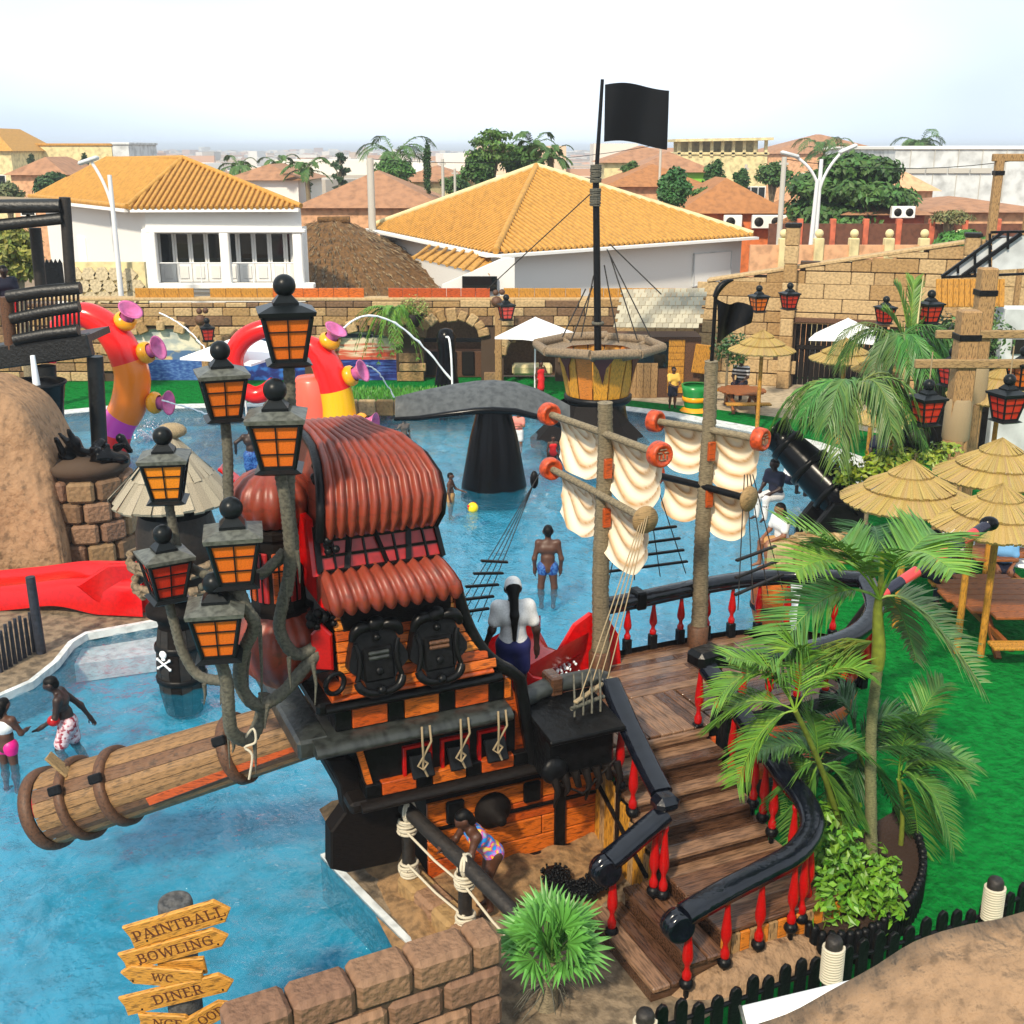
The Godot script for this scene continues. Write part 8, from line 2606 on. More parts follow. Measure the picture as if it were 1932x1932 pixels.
	roof_face(o,[Lb,K,ap,rl],0.24,0.05,M.roof_tile,M.roof_tile)
	roof_face(o,[Rr,Rr+(Lb - K),rl,ap],0.24,0.05,M.roof_tile,M.roof_tile,false)
	for q in [[K,ap],[Rr,ap],[ap,rl],[K,Lb]]:
		part(o,"ridge_tile",B.new().tube([q[0]+Vector3(0,0.05,0),q[1]+Vector3(0,0.05,0)],0.1,8),M.roof_tile,true)
	part(o,"eave_board",B.new().beam(K+Vector3(0.1,-0.1,-0.1),Rr+Vector3(-0.1,-0.1,-0.1),0.3,0.12).beam(K+Vector3(0,-0.1,-0.1),Lb+Vector3(0,-0.1,0),0.3,0.12),M.white_trim,true)
	part(o,"downpipe",B.new().tube([P.call(wc.lerp(wl,0.3),5.3)+Vector3(0,0,0.06),P.call(wc.lerp(wl,0.3),1.0)+Vector3(0,0,0.06)],0.04,6),M.wall_grey,true)
	var dd:=(wl - wc).normalized()
	part(o,"side_door",B.new().box(Vector3.ZERO,Vector3(1.0,2.2,0.06),0.01),M.white_trim,false,Transform3D(Basis(dd,Vector3.UP,dd.cross(Vector3.UP)),P.call(wc.lerp(wl,0.62),2.9) - o.position+Vector3(0,0,0.05)))
	var cz:=thing("crazy_paving_wall","cream crazy-paved wall below the white house","wall",V(205,590,41.0)*Vector3(1,0,1))
	for i in 5:
		for j in 7:
			var pl:=PackedVector2Array()
			for t in 6:
				var an:=TAU*t/6+rf(-0.2,0.2)
				pl.append(Vector2(cos(an)*0.27*rf(0.85,1.1),sin(an)*0.24*rf(0.85,1.1)))
			part(cz,"paver",B.new().extrude(pl,0.08),M.stone_cream,false,Transform3D(Basis.IDENTITY,Vector3(-1.0+i*0.46+(0.22 if j % 2 else 0.0),1.0+j*0.4,0.05)))
	part(cz,"backing",B.new().box(Vector3(0,1.9,-0.1),Vector3(2.8,3.8,0.2)),M.wall_cream)
	var K2:=V(935,476,42.0)
	var R2:=W(1420,443,K2.y)
	var L2:=W(700,428,K2.y)
	var A2:=V(1012,315,52.5)
	var Bk:=R2+(L2 - K2)
	var h:=thing("white_house","long white house with a great ochre tiled pyramid roof","house",Vector3(K2.x,0,K2.z))
	roof_face(h,[K2,R2,A2],0.27,0.09,M.roof_tile,M.roof_tile_deep)
	roof_face(h,[L2,K2,A2],0.34,0.05,M.roof_tile,M.roof_tile)
	roof_face(h,[R2,Bk,A2],0.3,0.05,M.roof_tile,M.roof_tile,false)
	for q in [[K2,A2,0.13],[R2,A2,0.13],[L2,A2,0.13]]:
		part(h,"ridge_tile",B.new().tube([q[0]+Vector3(0,0.05,0),q[1]+Vector3(0,0.05,0)],q[2],8),M.wall_cream if q[0] != K2 else M.roof_tile,true)
	var c2:=(K2+Bk)*0.5
	var inw:=func(p: Vector3) -> Vector3: return Vector3(lerpf(p.x,c2.x,0.05),p.y - 0.05,lerpf(p.z,c2.z,0.05))
	var W2:=B.new()
	var q0: Vector3 = inw.call(K2); var q1: Vector3 = inw.call(R2); var q2: Vector3 = inw.call(L2)
	W2.oquad(P.call(q0,0),P.call(q1,0),q1,q0,c2); W2.oquad(P.call(q0,0),P.call(q2,0),q2,q0,c2)
	W2.oquad(P.call(q1,0),P.call(inw.call(Bk),0),inw.call(Bk),q1,c2)
	part(h,"wall",W2,M.white_wall,true)
	part(h,"soffit",B.new().beam(K2+Vector3(0,-0.12,0),R2+Vector3(0,-0.12,0),0.7,0.1).beam(K2+Vector3(0,-0.12,0),L2+Vector3(0,-0.12,0),0.7,0.1),M.white_trim,true)
	var u2:=(q1 - q0).normalized()
	var z2:=u2.cross(Vector3.UP)
	for q in [[0.16,1.95,1.8,0.45,M.glass_dark,"strip_window"],[0.86,2.75,2.3,1.3,M.white_trim,"blind_panel"]]:  # first entry: dark glassy slab stands in for the shade inside an opening
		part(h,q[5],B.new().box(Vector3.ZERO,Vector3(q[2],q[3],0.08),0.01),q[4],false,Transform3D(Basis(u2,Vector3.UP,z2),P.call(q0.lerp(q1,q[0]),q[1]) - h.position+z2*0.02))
	part(h,"panel_frame",B.new().box(Vector3(0,0.66,0),Vector3(2.36,0.04,0.1)).box(Vector3(0,-0.66,0),Vector3(2.36,0.04,0.1)).box(Vector3(-1.16,0,0),Vector3(0.04,1.3,0.1)).box(Vector3(1.16,0,0),Vector3(0.04,1.3,0.1)),M.wall_grey,false,Transform3D(Basis(u2,Vector3.UP,z2),P.call(q0.lerp(q1,0.86),2.75) - h.position+z2*0.04))
	var an:=thing("tiled_annex","small tiled lean-to between the thatch and the big white house","annex",V(860,510,41.5)*Vector3(1,0,1))
	roof_face(an,[V(775,485,41.5),V(930,520,40.8),V(925,480,43),V(800,470,43)],0.3,0.06,M.roof_tile,M.roof_tile)
	part(an,"gable",B.new().extrude(PackedVector2Array([Vector2(-1.2,-2.2),Vector2(1.3,-2.2),Vector2(1.3,0.6),Vector2(0.9,0.6),Vector2(-1.2,-0.3)]),0.3,Transform3D(Basis.IDENTITY,V(900,520,40.9))),M.white_wall,true)
	part(an,"strip_window",B.new().box(V(905,535,40.6),Vector3(1.2,0.5,0.1)),M.glass_dark,true)  # dark slab painted in place of the shaded hollow by the lean-to
	var th:=V(622,418,52.5)
	var eave:=V(895,537,52.5)
	var t:=thing("thatched_hut","big brown thatched hut roof between the two white houses","hut",Vector3(th.x,0,th.z))
	var fn:=FastNoiseLite.new()
	fn.frequency = 1.3
	fn.fractal_octaves = 4
	var rb2:=B.new()
	rb2.smooth(1)
	var n:=72
	var m:=34
	var TP:=func(i: int,j: int) -> Vector3:
		var a:=TAU*i/n
		var v:=j/float(m)
		var r:=lerpf(0.5,6.3,v)
		var sq:=1.0/pow(pow(absf(cos(a)),3.0)+pow(absf(sin(a)),3.0),1.0/3.0)
		var y:=lerpf(th.y,eave.y,pow(v,1.02))
		var step:=fmod(v*11.0,1.0)*0.07
		var p:=Vector3(cos(a)*r*sq,y+step,sin(a)*r*sq)
		return p+Vector3(0,fn.get_noise_3dv(p*2.2)*0.12,0)
	for i in n:
		for j in m: rb2.quad(TP.call(i,j),TP.call(i+1,j),TP.call(i+1,j+1),TP.call(i,j+1))
	part(t,"thatch",rb2,M.thatch_brown)
	var st:=B.new()
	for i in 4200:
		var a:=rf(0,TAU)
		var v:=sqrt(rng.randf())
		var p: Vector3 = TP.call(int(a/TAU*n),int(v*m))
		var d:=Vector3(cos(a),-0.35+rf(-0.1,0.2),sin(a)).normalized()
		var k:=rf(0.08,0.25)
		leaf_quad(st,p+Vector3(rf(-0.1,0.1),0.03,rf(-0.1,0.1)),d,Vector3(0,1,0.2).normalized(),rf(0.2,0.42),0.06,Color(k,k*0.68,k*0.32))
	part(t,"straw",st,M.leaf_far).set_meta("kind","stuff")
	part(t,"ridge_cap",B.new().tube([Vector3(-0.5,th.y+0.05,0.1),Vector3(0.9,th.y+0.08,0.1)],0.16,8),M.thatch_brown)
	part(t,"dark_wall",B.new().box(Vector3(0,eave.y*0.5 - 0.1,0),Vector3(9.5,eave.y - 0.2,9.5)),M.hoop_wood)  # brown block put in for the dark shadow under the thatch
	house("cream_block","cream three-storey block with ochre roof edge far behind the white house",22,210,275,128,14,M.wall_cream,M.roof_tile,0.0,6,0.0,1.6,1.3,0.4,0.42)
	var cb = house("cream_block","cream gabled end of the far block at the picture's left margin",-80,20,285,120,12,M.wall_cream,M.roof_tile,2.2,2)
	house("grey_block","small grey annex at the end of the far cream block",211,242,273,128,10,M.wall_grey,M.wall_grey,0.0,1)
	house("low_house","low red-roofed house below the far cream block",20,120,330,85,8,M.wall_peach,M.roof_terracotta,1.2,2)
	house("flat_house","white flat-fronted house with thin terracotta roof beside the palms",430,562,340,72,9,M.white_wall,M.roof_terracotta,0.9,1,0.0,2.2,1.1)
	house("terracotta_house","wide low terracotta-roofed house behind the brown thatch",565,832,392,66,9,M.wall_peach,M.roof_terracotta,1.9,2)
	house("cream_house","cream house with terracotta roof beside the cypress",742,892,343,82,9,M.wall_cream,M.roof_terracotta,1.0,3)
	house("cream_house","pale house with terracotta roof right of the tall mast",1140,1300,307,96,10,M.wall_cream,M.roof_terracotta,1.3,4)
	house("green_house","lime green house with salmon roof and white window",1195,1345,325,80,8,M.wall_green,M.roof_terracotta,1.3,2)
	house("terracotta_house","terracotta-roofed house just behind the great pyramid roof",1150,1330,352,68,8,M.wall_peach,M.roof_orange,1.2,2)
	var arc = house("arcade_building","long cream building with an open arcade storey on the skyline",1280,1448,292,118,12,M.wall_cream,M.wall_cream,0.0,12,0.0,0.6,1.0,0.4,0.5)
	var pa:=V(1282,265,118)
	var pb:=V(1446,262,118)
	for i in 9:
		var p:=pa.lerp(pb,i/8.0)
		part(arc,"arcade_pillar",B.new().box(Vector3(p.x,p.y - 0.75,p.z),Vector3(0.3,1.5,0.3)),M.wall_cream,true)
	part(arc,"arcade_roof",B.new().beam(pa+Vector3(-0.5,0,-2),pb+Vector3(0.5,0,-2),6,0.25),M.wall_cream,true)
	part(arc,"arcade_wall",B.new().beam(pa+Vector3(0,-0.8,-4),pb+Vector3(0,-0.8,-4),0.3,1.5),M.wall_cream,true)
	house("terracotta_house","terracotta-roofed row of houses under the skyline at the right",1450,1690,290,140,14,M.wall_peach,M.roof_terracotta,2.2,5)
	var oh = house("orange_house","orange house with tiled roof and two air conditioners",1290,1478,402,57,8,M.wall_orange,M.roof_orange,1.55,0)
	for x in [1381,1434,1466]:
		var p:=V(x,418,56.8)
		var ac:=thing("air_conditioner","white air conditioner unit on the orange house, %s" % {1381: "the one nearer its left corner",1434: "the middle one",1466: "smaller vent nearest the street pole"}[x],"air conditioner",p+Vector3(0,-0.3,0))
		part(ac,"case",B.new().box(Vector3(0,0.3,0.15),Vector3(0.85,0.62,0.35),0.03),M.white_trim)
		part(ac,"fan_grille",B.new().lathe([Vector2(0,0.03),Vector2(0.2,0.03),Vector2(0.22,0)],Transform3D(Basis(Vector3.RIGHT,PI/2),Vector3(-0.12,0.3,0.33)),16),M.dark_timber)
	house("orange_house","orange wing right of the tall white street lamp",1478,1580,425,56,8,M.wall_orange,M.roof_orange,0.9,1)
	var sh = house("salmon_house","salmon house with balcony and twin air conditioners under the big tree",1600,1745,405,52,8,M.wall_salmon,M.roof_terracotta,0.6,0)
	for x in [1690,1712]:
		var p:=V(x,400,51.6)
		var ac:=thing("air_conditioner","white air conditioner on the salmon house, %s" % ["left of the pair","right of the pair"][0 if x==1690 else 1],"air conditioner",p+Vector3(0,-0.3,0))
		part(ac,"case",B.new().box(Vector3(0,0.3,0.15),Vector3(0.5,0.5,0.3),0.03),M.white_trim)
		part(ac,"fan_grille",B.new().lathe([Vector2(0,0.03),Vector2(0.15,0.03),Vector2(0.17,0)],Transform3D(Basis(Vector3.RIGHT,PI/2),Vector3(0,0.3,0.3)),14),M.dark_timber)
	house("peach_house","peach house with white balustrade behind the brown street wall",1742,1990,400,53,8,M.wall_peach,M.roof_terracotta,0.5,3,0.0,1.2,0.5,0.4,0.8)
	var wh = house("white_warehouse","big plain white warehouse with louvred vents on the right skyline",1690,1990,282,88,20,M.wall_grey,M.white_trim,0.0,0)
	for i in 4:
		part(wh,"vent",B.new().box(V(1725+i*42,322,87.9),Vector3(1.5,0.35,0.1)),M.log_white,true)
	for i in 5:
		part(wh,"panel_joint",B.new().box(V(1715+i*45,330,87.95),Vector3(0.04,3.6,0.06)),M.log_white,true)
	house("tan_house","tan house with hipped roof in front of the white warehouse",1660,1760,360,70,7,M.wall_peach,M.wall_peach,1.2,0)
	var bw:=thing("brown_street_wall","brown panelled street wall with salmon posts beyond the park","wall",V(1450,470,49)*Vector3(1,0,1))
	for i in 9:
		var xa:=V(1450+i*62,440,49.0)
		var xb:=V(1450+i*62+54,440,49.0)
		var hh:=V(1450,422,49).y
		part(bw,"panel",B.new().box(Vector3((xa.x+xb.x)*0.5,hh*0.5,xa.z),Vector3(xb.x - xa.x,hh,0.15)),M.wall_brown,true)
		part(bw,"post",B.new().box(Vector3(xb.x+0.08,hh*0.5+0.1,xa.z+0.03),Vector3(0.22,hh+0.2,0.26),0.02),M.wall_salmon,true)
	var cw:=thing("cream_garden_wall","low cream garden wall with round-capped pillars along the street","wall",V(1420,480,43)*Vector3(1,0,1))
	for i in 6:
		var xa:=V(1415+i*66,470,43.0)
		var xb:=V(1415+i*66+58,470,43.0)
		var hh:=V(1450,462,43).y
		part(cw,"panel",B.new().box(Vector3((xa.x+xb.x)*0.5,hh*0.5,xa.z),Vector3(xb.x - xa.x,hh,0.15)),M.wall_peach,true)
		part(cw,"pillar",B.new().box(Vector3(xb.x+0.08,hh*0.5+0.12,xa.z+0.03),Vector3(0.34,hh+0.25,0.34),0.03).ball(Vector3(xb.x+0.08,hh+0.4,xa.z+0.03),0.16,10),M.wall_cream,true)
	lamp_post("tall white twin-stem street lamp with two arms behind the sandstone wall",V(1536,485,45.0)*Vector3(1,0,1),V(1540,300,45).y,[[-1.0,0.1,-0.25],[0.8,0.3,0.4]],M.white_metal,true)
	lamp_post("white street lamp with one curved arm in front of the white house",V(232,590,40.5)*Vector3(1,0,1),V(207,330,40.5).y,[[-0.55,0.4,0.3]],M.white_metal)
	for q in [[698,298,55.0,0.16,"pale concrete utility pole behind the brown thatch"],[1480,296,47.0,0.1,"thin white pole left of the twin street lamp"],[1247,268,60.0,0.06,"thin white flood-light pole by the round-crowned tree"],[835,300,66.0,0.08,"grey pole in front of the cream house"],[858,318,66.0,0.07,"short grey pole right of the cypress"],[1408,310,70.0,0.08,"pale pole between the far houses"]]:
		var p:=V(q[0],q[1],q[2])
		var po:=thing("utility_pole",q[4],"pole",Vector3(p.x,0,p.z))
		part(po,"shaft",B.new().tube([Vector3.ZERO,Vector3(0,p.y,0)],[q[3]*1.2,q[3]],8),M.log_white)
		part(po,"crossarm",B.new().box(Vector3(0,p.y - 0.25,0),Vector3(0.6 if q[0]==1247 else 0.35,0.08,0.08)),M.log_white)
	for q in [[698,300,55.0,1247,272,60.0,"sagging power line from the concrete pole over the great roof"],[1480,300,47.0,1990,290,47.0,"sagging power line from the thin white pole over the right-hand houses"]]:
		var a:=V(q[0],q[1],q[2])
		var c:=V(q[3],q[4],q[5])
		var wo:=thing("power_line",q[6],"cable",a)
		part(wo,"wire",B.new().rope(bez(a,a.lerp(c,0.5)+Vector3(0,-0.9,0),c,10),0.014,4),M.iron,true)
	build_trees()
	build_city()
func build_trees():
	var g:=Color(0.045,0.12,0.02)
	var tr:=func(called: String,label: String,x: float,yt: float,yb: float,wpx: float,d: float,n: int,leaf: float,c: Color,per:=220,flat:=1.0):
		var top:=V(x,yt,d)
		var bot:=V(x,yb,d)
		var hw: float = wpx*d/FOCAL*0.5
		var hh:=top.y - bot.y
		var cl:=[]
		for i in n:
			var a:=TAU*i/n*2.4+rf(0,0.5)
			var v:=(i+0.5)/n
			var k:=sin(PI*clampf(0.15+v*0.75,0,1))
			cl.append([Vector3(cos(a)*hw*0.62*k*rf(0.7,1.1),bot.y+hh*(0.12+0.75*v),sin(a)*hw*0.62*k),Vector3(hw*0.42,hh*0.2*flat,hw*0.42)*rf(0.8,1.15)])
		tree(called,label,Vector3(top.x,0,top.z),top.y,cl,leaf,c,0.14+hw*0.03,"",per)
	tr.call("leafy_tree","great dark green tree with layered spreading crown behind the street lamp",1610,287,440,245,54.0,26,0.34,g,420,0.75)
	tr.call("round_tree","round-crowned clipped tree beside the great tiled roof",1272,318,385,62,52.0,12,0.2,Color(0.03,0.12,0.025),260)
	tr.call("leafy_tree","airy tree with tiered branches standing above the great tiled roof",925,240,310,105,62.0,12,0.22,Color(0.07,0.16,0.02),120,0.5)
	tr.call("leafy_tree","bushy tree left of the great roof's ridge",905,285,345,70,62.0,9,0.24,g,220)
	tr.call("leafy_tree","bushy tree right of the airy tiered tree",985,275,330,90,64.0,10,0.24,Color(0.06,0.15,0.02),220)
	tr.call("cypress","narrow pencil cypress before the cream house",805,264,365,14,70.0,14,0.14,Color(0.025,0.075,0.015),160)
	tr.call("leafy_tree","green bushes below the feathery palm at the cream house",860,330,365,70,70.0,8,0.22,g,200)
	tr.call("leafy_tree","dense green trees around the coconut palm",740,300,345,100,76.0,10,0.26,Color(0.05,0.15,0.02),200)
	tr.call("conifer","tiered dark conifer on the left skyline",640,280,355,34,88.0,10,0.2,Color(0.02,0.06,0.015),130,0.25)
	tr.call("leafy_tree","leafy bush right of the flat-fronted house",560,325,368,60,75.0,8,0.24,Color(0.05,0.15,0.02),200)
	tr.call("leafy_tree","dark bush by the low red roof at the left",95,325,365,80,80.0,8,0.3,Color(0.03,0.09,0.02),200)
	tr.call("cypress","short dark cypress before the far cream block",57,290,330,14,100.0,8,0.2,Color(0.02,0.06,0.015),120)
	tr.call("cypress","second dark cypress before the far cream block's right end",158,288,325,12,100.0,8,0.2,Color(0.02,0.06,0.015),120)
	tr.call("olive_bush","grey-green bush above the pavilion roof",12,345,385,60,60.0,8,0.22,Color(0.1,0.13,0.05),180)
	tr.call("leafy_tree","sunlit yellow-green tree seen through the pavilion",22,430,520,110,34.0,12,0.22,Color(0.16,0.19,0.03),220)
	tr.call("leafy_tree","dark tree beside the lime green house",1350,300,360,40,66.0,8,0.2,Color(0.03,0.1,0.02),200)
	tr.call("leafy_tree","small conical tree before the terracotta row",1400,318,355,34,66.0,8,0.18,Color(0.025,0.09,0.02),200)
	tr.call("leafy_tree","loose trees on the slope left of the big dark tree",1460,305,350,80,72.0,9,0.24,g,160)
	tr.call("leafy_tree","small tree beside the pale house right of the mast",1190,305,335,40,74.0,7,0.2,g,200)
	tr.call("leafy_tree","bushes in front of the round-crowned tree",1330,355,372,60,60.0,7,0.18,Color(0.04,0.12,0.02),160)
	tr.call("leafy_tree","small tree by the arcade building's left end",1215,278,300,24,100.0,6,0.2,g,140)
	tr.call("leafy_tree","bright flame-shaped shrub in front of the salmon house",1585,415,440,75,50.0,8,0.2,Color(0.06,0.16,0.03),180)
	tr.call("leafy_tree","flat-topped pale bush before the peach house balcony",1790,398,420,100,48.0,7,0.16,Color(0.16,0.17,0.06),120,0.5)
	tr.call("leafy_tree","bright green grassy bush above the sandstone wall",1815,436,472,95,40.0,9,0.2,Color(0.06,0.2,0.03),240)
	tr.call("leafy_tree","treetops on the right skyline beyond the warehouse",1735,264,285,60,110.0,6,0.3,Color(0.05,0.1,0.03),140)
	for q in [[745,318,262,78.0,2.6,"coconut palm with drooping fronds on the left skyline"],[578,330,312,72.0,1.6,"short palm right of the flat-fronted house"],[450,322,308,80.0,1.4,"small palm left of the flat-fronted house"],[525,320,308,80.0,1.5,"small palm behind the flat-fronted house"],[1555,300,272,100.0,2.6,"distant palm on the right skyline"],[1735,285,262,110.0,2.6,"distant palm above the warehouse roof"],[1005,290,262,64.0,1.4,"spiky palm behind the great roof's ridge"],[1040,305,285,60.0,1.2,"small spiky palm at the great roof's right slope"]]:
		var crown:=V(q[0],q[1] - (q[1] - q[2])*0.4,q[3])
		var o:=thing("palm_tree",q[5],"palm tree",Vector3(crown.x,0,crown.z))
		part(o,"trunk",B.new().tube([Vector3.ZERO,Vector3(0.1,crown.y*0.5,0),Vector3(0,crown.y,0)],[0.2,0.16,0.12],8),M.bark)
		for i in 13:
			var a:=TAU*i/13+rf(-0.2,0.2)
			var l: float = q[4]*rf(0.8,1.1)
			var lift:=rf(0.1,1.0)
			var b:=B.new()
			var s:=Vector3(0,crown.y,0)
			frond(b,s,s+Vector3(cos(a)*l*0.6,l*lift*0.9,sin(a)*l*0.6),s+Vector3(cos(a)*l,l*(lift - 0.6),sin(a)*l),l*0.28,16,0.09,Color(0.045,0.12,0.025),0.5,0.12,0.7)
			part(o,"frond",b,M.leaf_far)
func build_city():
	var hill:=B.new()
	hill.smooth(1)
	var fn:=FastNoiseLite.new()
	fn.frequency = 0.0018
	fn.seed = 3
	var H:=func(x: float,z: float) -> float:
		return -4.0*smoothstep(120,300,-z)+9.0*smoothstep(500,2200,-z)*(0.6+0.6*fn.get_noise_2d(x,z))
	for i in 40:
		for j in 20:
			var z0:=-150.0 - pow(j/20.0,1.7)*2400.0; var z1:=-150.0 - pow((j+1)/20.0,1.7)*2400.0
			var F2:=func(ii: int,z: float) -> Vector3:
				var x:=(ii/40.0 - 0.5)*(-z*1.5+80.0)
				return Vector3(x,H.call(x,z)+0.05+4.0*smoothstep(300,120,-z)*0.0,z)
			hill.quad(F2.call(i,z0),F2.call(i,z1),F2.call(i+1,z1),F2.call(i+1,z0))
	mat("far_land",Color(0.5,0.46,0.38),1.0,"stone",0.02)
	struct("hills",hill,M.far_land)
	var bm:=BoxMesh.new()
	bm.size = Vector3.ONE
	var mm:=MultiMesh.new()
	mm.transform_format = MultiMesh.TRANSFORM_3D
	mm.use_colors = true
	mm.mesh = bm
	var N:=5200
	mm.instance_count = N
	for i in N:
		var z:=-170.0 - pow(rng.randf(),1.5)*2000.0
		var x:=rf(-0.5,0.5)*(-z*1.1+60.0)
		var s:=Vector3(rf(6,16),rf(2.5,5.0)*(2.0 if rng.randf()<0.04 else 1.0),rf(6,14))
		mm.set_instance_transform(i,Transform3D(Basis(Vector3.UP,rf(0,TAU)).scaled_local(s),Vector3(x,H.call(x,z)+s.y*0.5,z)))
		var c:=[Color(0.62,0.58,0.52),Color(0.5,0.3,0.2),Color(0.72,0.7,0.66),Color(0.42,0.38,0.33),Color(0.6,0.45,0.32)][rng.randi() % 5] as Color
		mm.set_instance_color(i,c*rf(0.7,1.1))
	var mi:=MultiMeshInstance3D.new()
	mi.name = "far_town"
	mi.multimesh = mm
	mi.material_override = M.painted
	add_child(mi)
	mi.set_meta("kind","stuff")
	mi.set_meta("label","pale far-off town spreading to the horizon")
	mi.set_meta("category","town")
	var fo:=B.new()
	fo.flat()
	for i in 520:
		var z:=-150.0 - pow(rng.randf(),1.6)*700.0
		var x:=rf(-0.5,0.5)*(-z*1.1+60.0)
		clump(fo,Vector3(x,H.call(x,z)+2.2,z),Vector3(3.0,1.8,3.0)*rf(0.7,1.3),26,1.6,Color(0.06,0.1,0.04),0.5)
	var w:=struct("far_trees",fo,M.leaf_far,"stuff")
	w.set_meta("label","scattered dark trees among the far-off town")
	w.set_meta("category","trees")
# ---------- people ----------
func person_px(label: String,px: float,py: float,ground: float,top_py: float,feet: float,turn: float,pose: Dictionary,skin: Material,cloth: Array,cell:=0.03,hair:="short",tall:=0.0) -> Node3D:
	var p:=W(px,py,ground)
	var top:=V(px,top_py,-p.z).y
	var h:=(top - feet)/0.985 if tall==0.0 else tall
	return person(label,Vector3(p.x,feet,p.z),turn,h,pose,skin,cloth,cell,hair)
const SIT:={"hip": Vector3(0,0.3,0),"chest": Vector3(0,0.51,0.03),"head": Vector3(0,0.7,0.06),"kl": Vector3(-0.07,0.3,0.24),"kr": Vector3(0.07,0.3,0.24),"al": Vector3(-0.07,0.05,0.24),"ar": Vector3(0.07,0.05,0.24),"el": Vector3(-0.14,0.42,0.08),"er": Vector3(0.14,0.42,0.08),"wl": Vector3(-0.08,0.36,0.2),"wr": Vector3(0.08,0.36,0.2)}
func build_people():
	mat("shorts_print",Color(0.85,0.8,0.82),0.7,"print",2.6)
	mat("denim_blue",Color(0.07,0.1,0.36),0.75,"fine",4.0)
	mat("trunks_blue",Color(0.22,0.42,0.66),0.6,"print_blue",3.0)
	mat("bikini_pink",Color(0.85,0.05,0.5),0.45)
	mat("swim_multi",Color(1,1,1),0.5,"swim",3.2)
	mat("pink_shirt",Color(0.82,0.5,0.45),0.75)
	mat("red_dress",Color(0.78,0.04,0.06),0.7)
	mat("yellow_shirt",Color(0.85,0.68,0.3),0.75)
	mat("blue_shirt",Color(0.4,0.62,0.82),0.75)
	mat("navy",Color(0.03,0.05,0.16),0.75)
	mat("khaki",Color(0.66,0.5,0.3),0.75)
	mat("striped",Color(1,1,1),0.75,"stripes",Vector3(0.2,9,0.2))
	mat("skin_grey",Color(0.34,0.31,0.29),0.3)
	var b1:=person_px("boy wading in white and red print shorts holding a red ball",133,1405,0.0,1276,-0.44,-1.35,{"chest": Vector3(0,0.735,0.035),"head": Vector3(0,0.915,0.1),"face": Vector3(0.0,-0.35,1),"kr": Vector3(0.06,0.29,0.09),"ar": Vector3(0.065,0.06,0.0),"kl": Vector3(-0.06,0.28,-0.03),"al": Vector3(-0.065,0.06,-0.14),"el": Vector3(-0.15,0.62,-0.1),"wl": Vector3(-0.16,0.48,-0.17),"er": Vector3(0.13,0.64,0.08),"wr": Vector3(0.11,0.56,0.2)},M.skin_deep,[["shorts","shorts",M.shorts_print]],0.014,"short")
	var rb:=thing("toy_ball","red ball held by the wading boy","ball",V(101,1360,13.6))
	part(rb,"skin",B.new().ball(Vector3.ZERO,0.075,16,Vector3(1.1,1,1)),M.red_paint)
	part(rb,"valve",B.new().ball(Vector3(0.06,0.04,0.02),0.015,6),M.iron)
	person_px("girl in pink bikini bottoms wading with her back turned",17,1440,0.0,1322,-0.44,PI - 0.35,{"el": Vector3(-0.15,0.65,0.05),"wl": Vector3(-0.1,0.62,0.16),"er": Vector3(0.15,0.66,0.05),"wr": Vector3(0.1,0.64,0.16),"head": Vector3(0,0.92,0.03)},M.skin,[["bikini_bottom","briefs",M.bikini_pink],["bikini_top","top",M.white_cloth]],0.014,"braids")
	var wl:=person_px("woman in white cap, white shirt and blue shorts standing on the ship",968,1342,1.32,1097,1.32,PI+0.12,{"el": Vector3(-0.16,0.63,-0.02),"wl": Vector3(-0.17,0.47,0.02),"er": Vector3(0.15,0.64,-0.02),"wr": Vector3(0.19,0.5,0.05)},M.skin_deep,[["shirt","shirt",M.white_cloth],["shorts","shorts",M.denim_blue],["cap","cap",M.white_cloth]],0.014,"long")
	var cb:=B.new()
	person_px("girl in a bright patterned swimsuit leaning on the log rail",908,1722,0.16,1516,0.16,-1.15,{"hip": Vector3(0,0.52,-0.1),"chest": Vector3(0,0.7,0.04),"head": Vector3(0,0.86,0.14),"face": Vector3(0,-0.8,1),"el": Vector3(-0.12,0.62,0.16),"wl": Vector3(-0.04,0.64,0.27),"er": Vector3(0.14,0.62,0.14),"wr": Vector3(0.05,0.65,0.26),"kl": Vector3(-0.05,0.28,-0.06),"kr": Vector3(0.05,0.28,-0.02),"al": Vector3(-0.05,0.05,-0.08),"ar": Vector3(0.05,0.05,-0.06)},M.skin,[["swimsuit","suit",M.swim_multi]],0.014,"braids",1.3)
	person_px("boy standing in the pool seen from behind in blue and white trunks",1033,1108,0.0,994,-0.44,PI,{"el": Vector3(-0.15,0.62,-0.02),"er": Vector3(0.15,0.62,-0.02),"kl": Vector3(-0.075,0.28,0),"kr": Vector3(0.075,0.28,0)},M.skin,[["trunks","briefs",M.trunks_blue]],0.017)
	person_px("small boy waist-deep reaching out beside the whale tail",850,946,0.0,893,-0.44,1.4,{"er": Vector3(0.12,0.64,0.08),"wr": Vector3(0.1,0.6,0.22)},M.skin,[["trunks","shorts",M.khaki]],0.024)
	person_px("wet child with goggles splashing far out in the pool",763,836,0.0,787,-0.44,0.6,{"el": Vector3(-0.19,0.74,0.04),"wl": Vector3(-0.3,0.77,0.08)},M.skin_grey,[["trunks","shorts",M.navy]],0.03)
	person_px("man in blue print trunks with arms bent seen between two lanterns",478,900,0.0,800,-0.3,PI+0.3,{"el": Vector3(-0.24,0.74,-0.02),"wl": Vector3(-0.28,0.6,0.02),"er": Vector3(0.22,0.72,0.0),"wr": Vector3(0.22,0.58,0.08)},M.skin_deep,[["trunks","shorts",M.trunks_blue]],0.024)
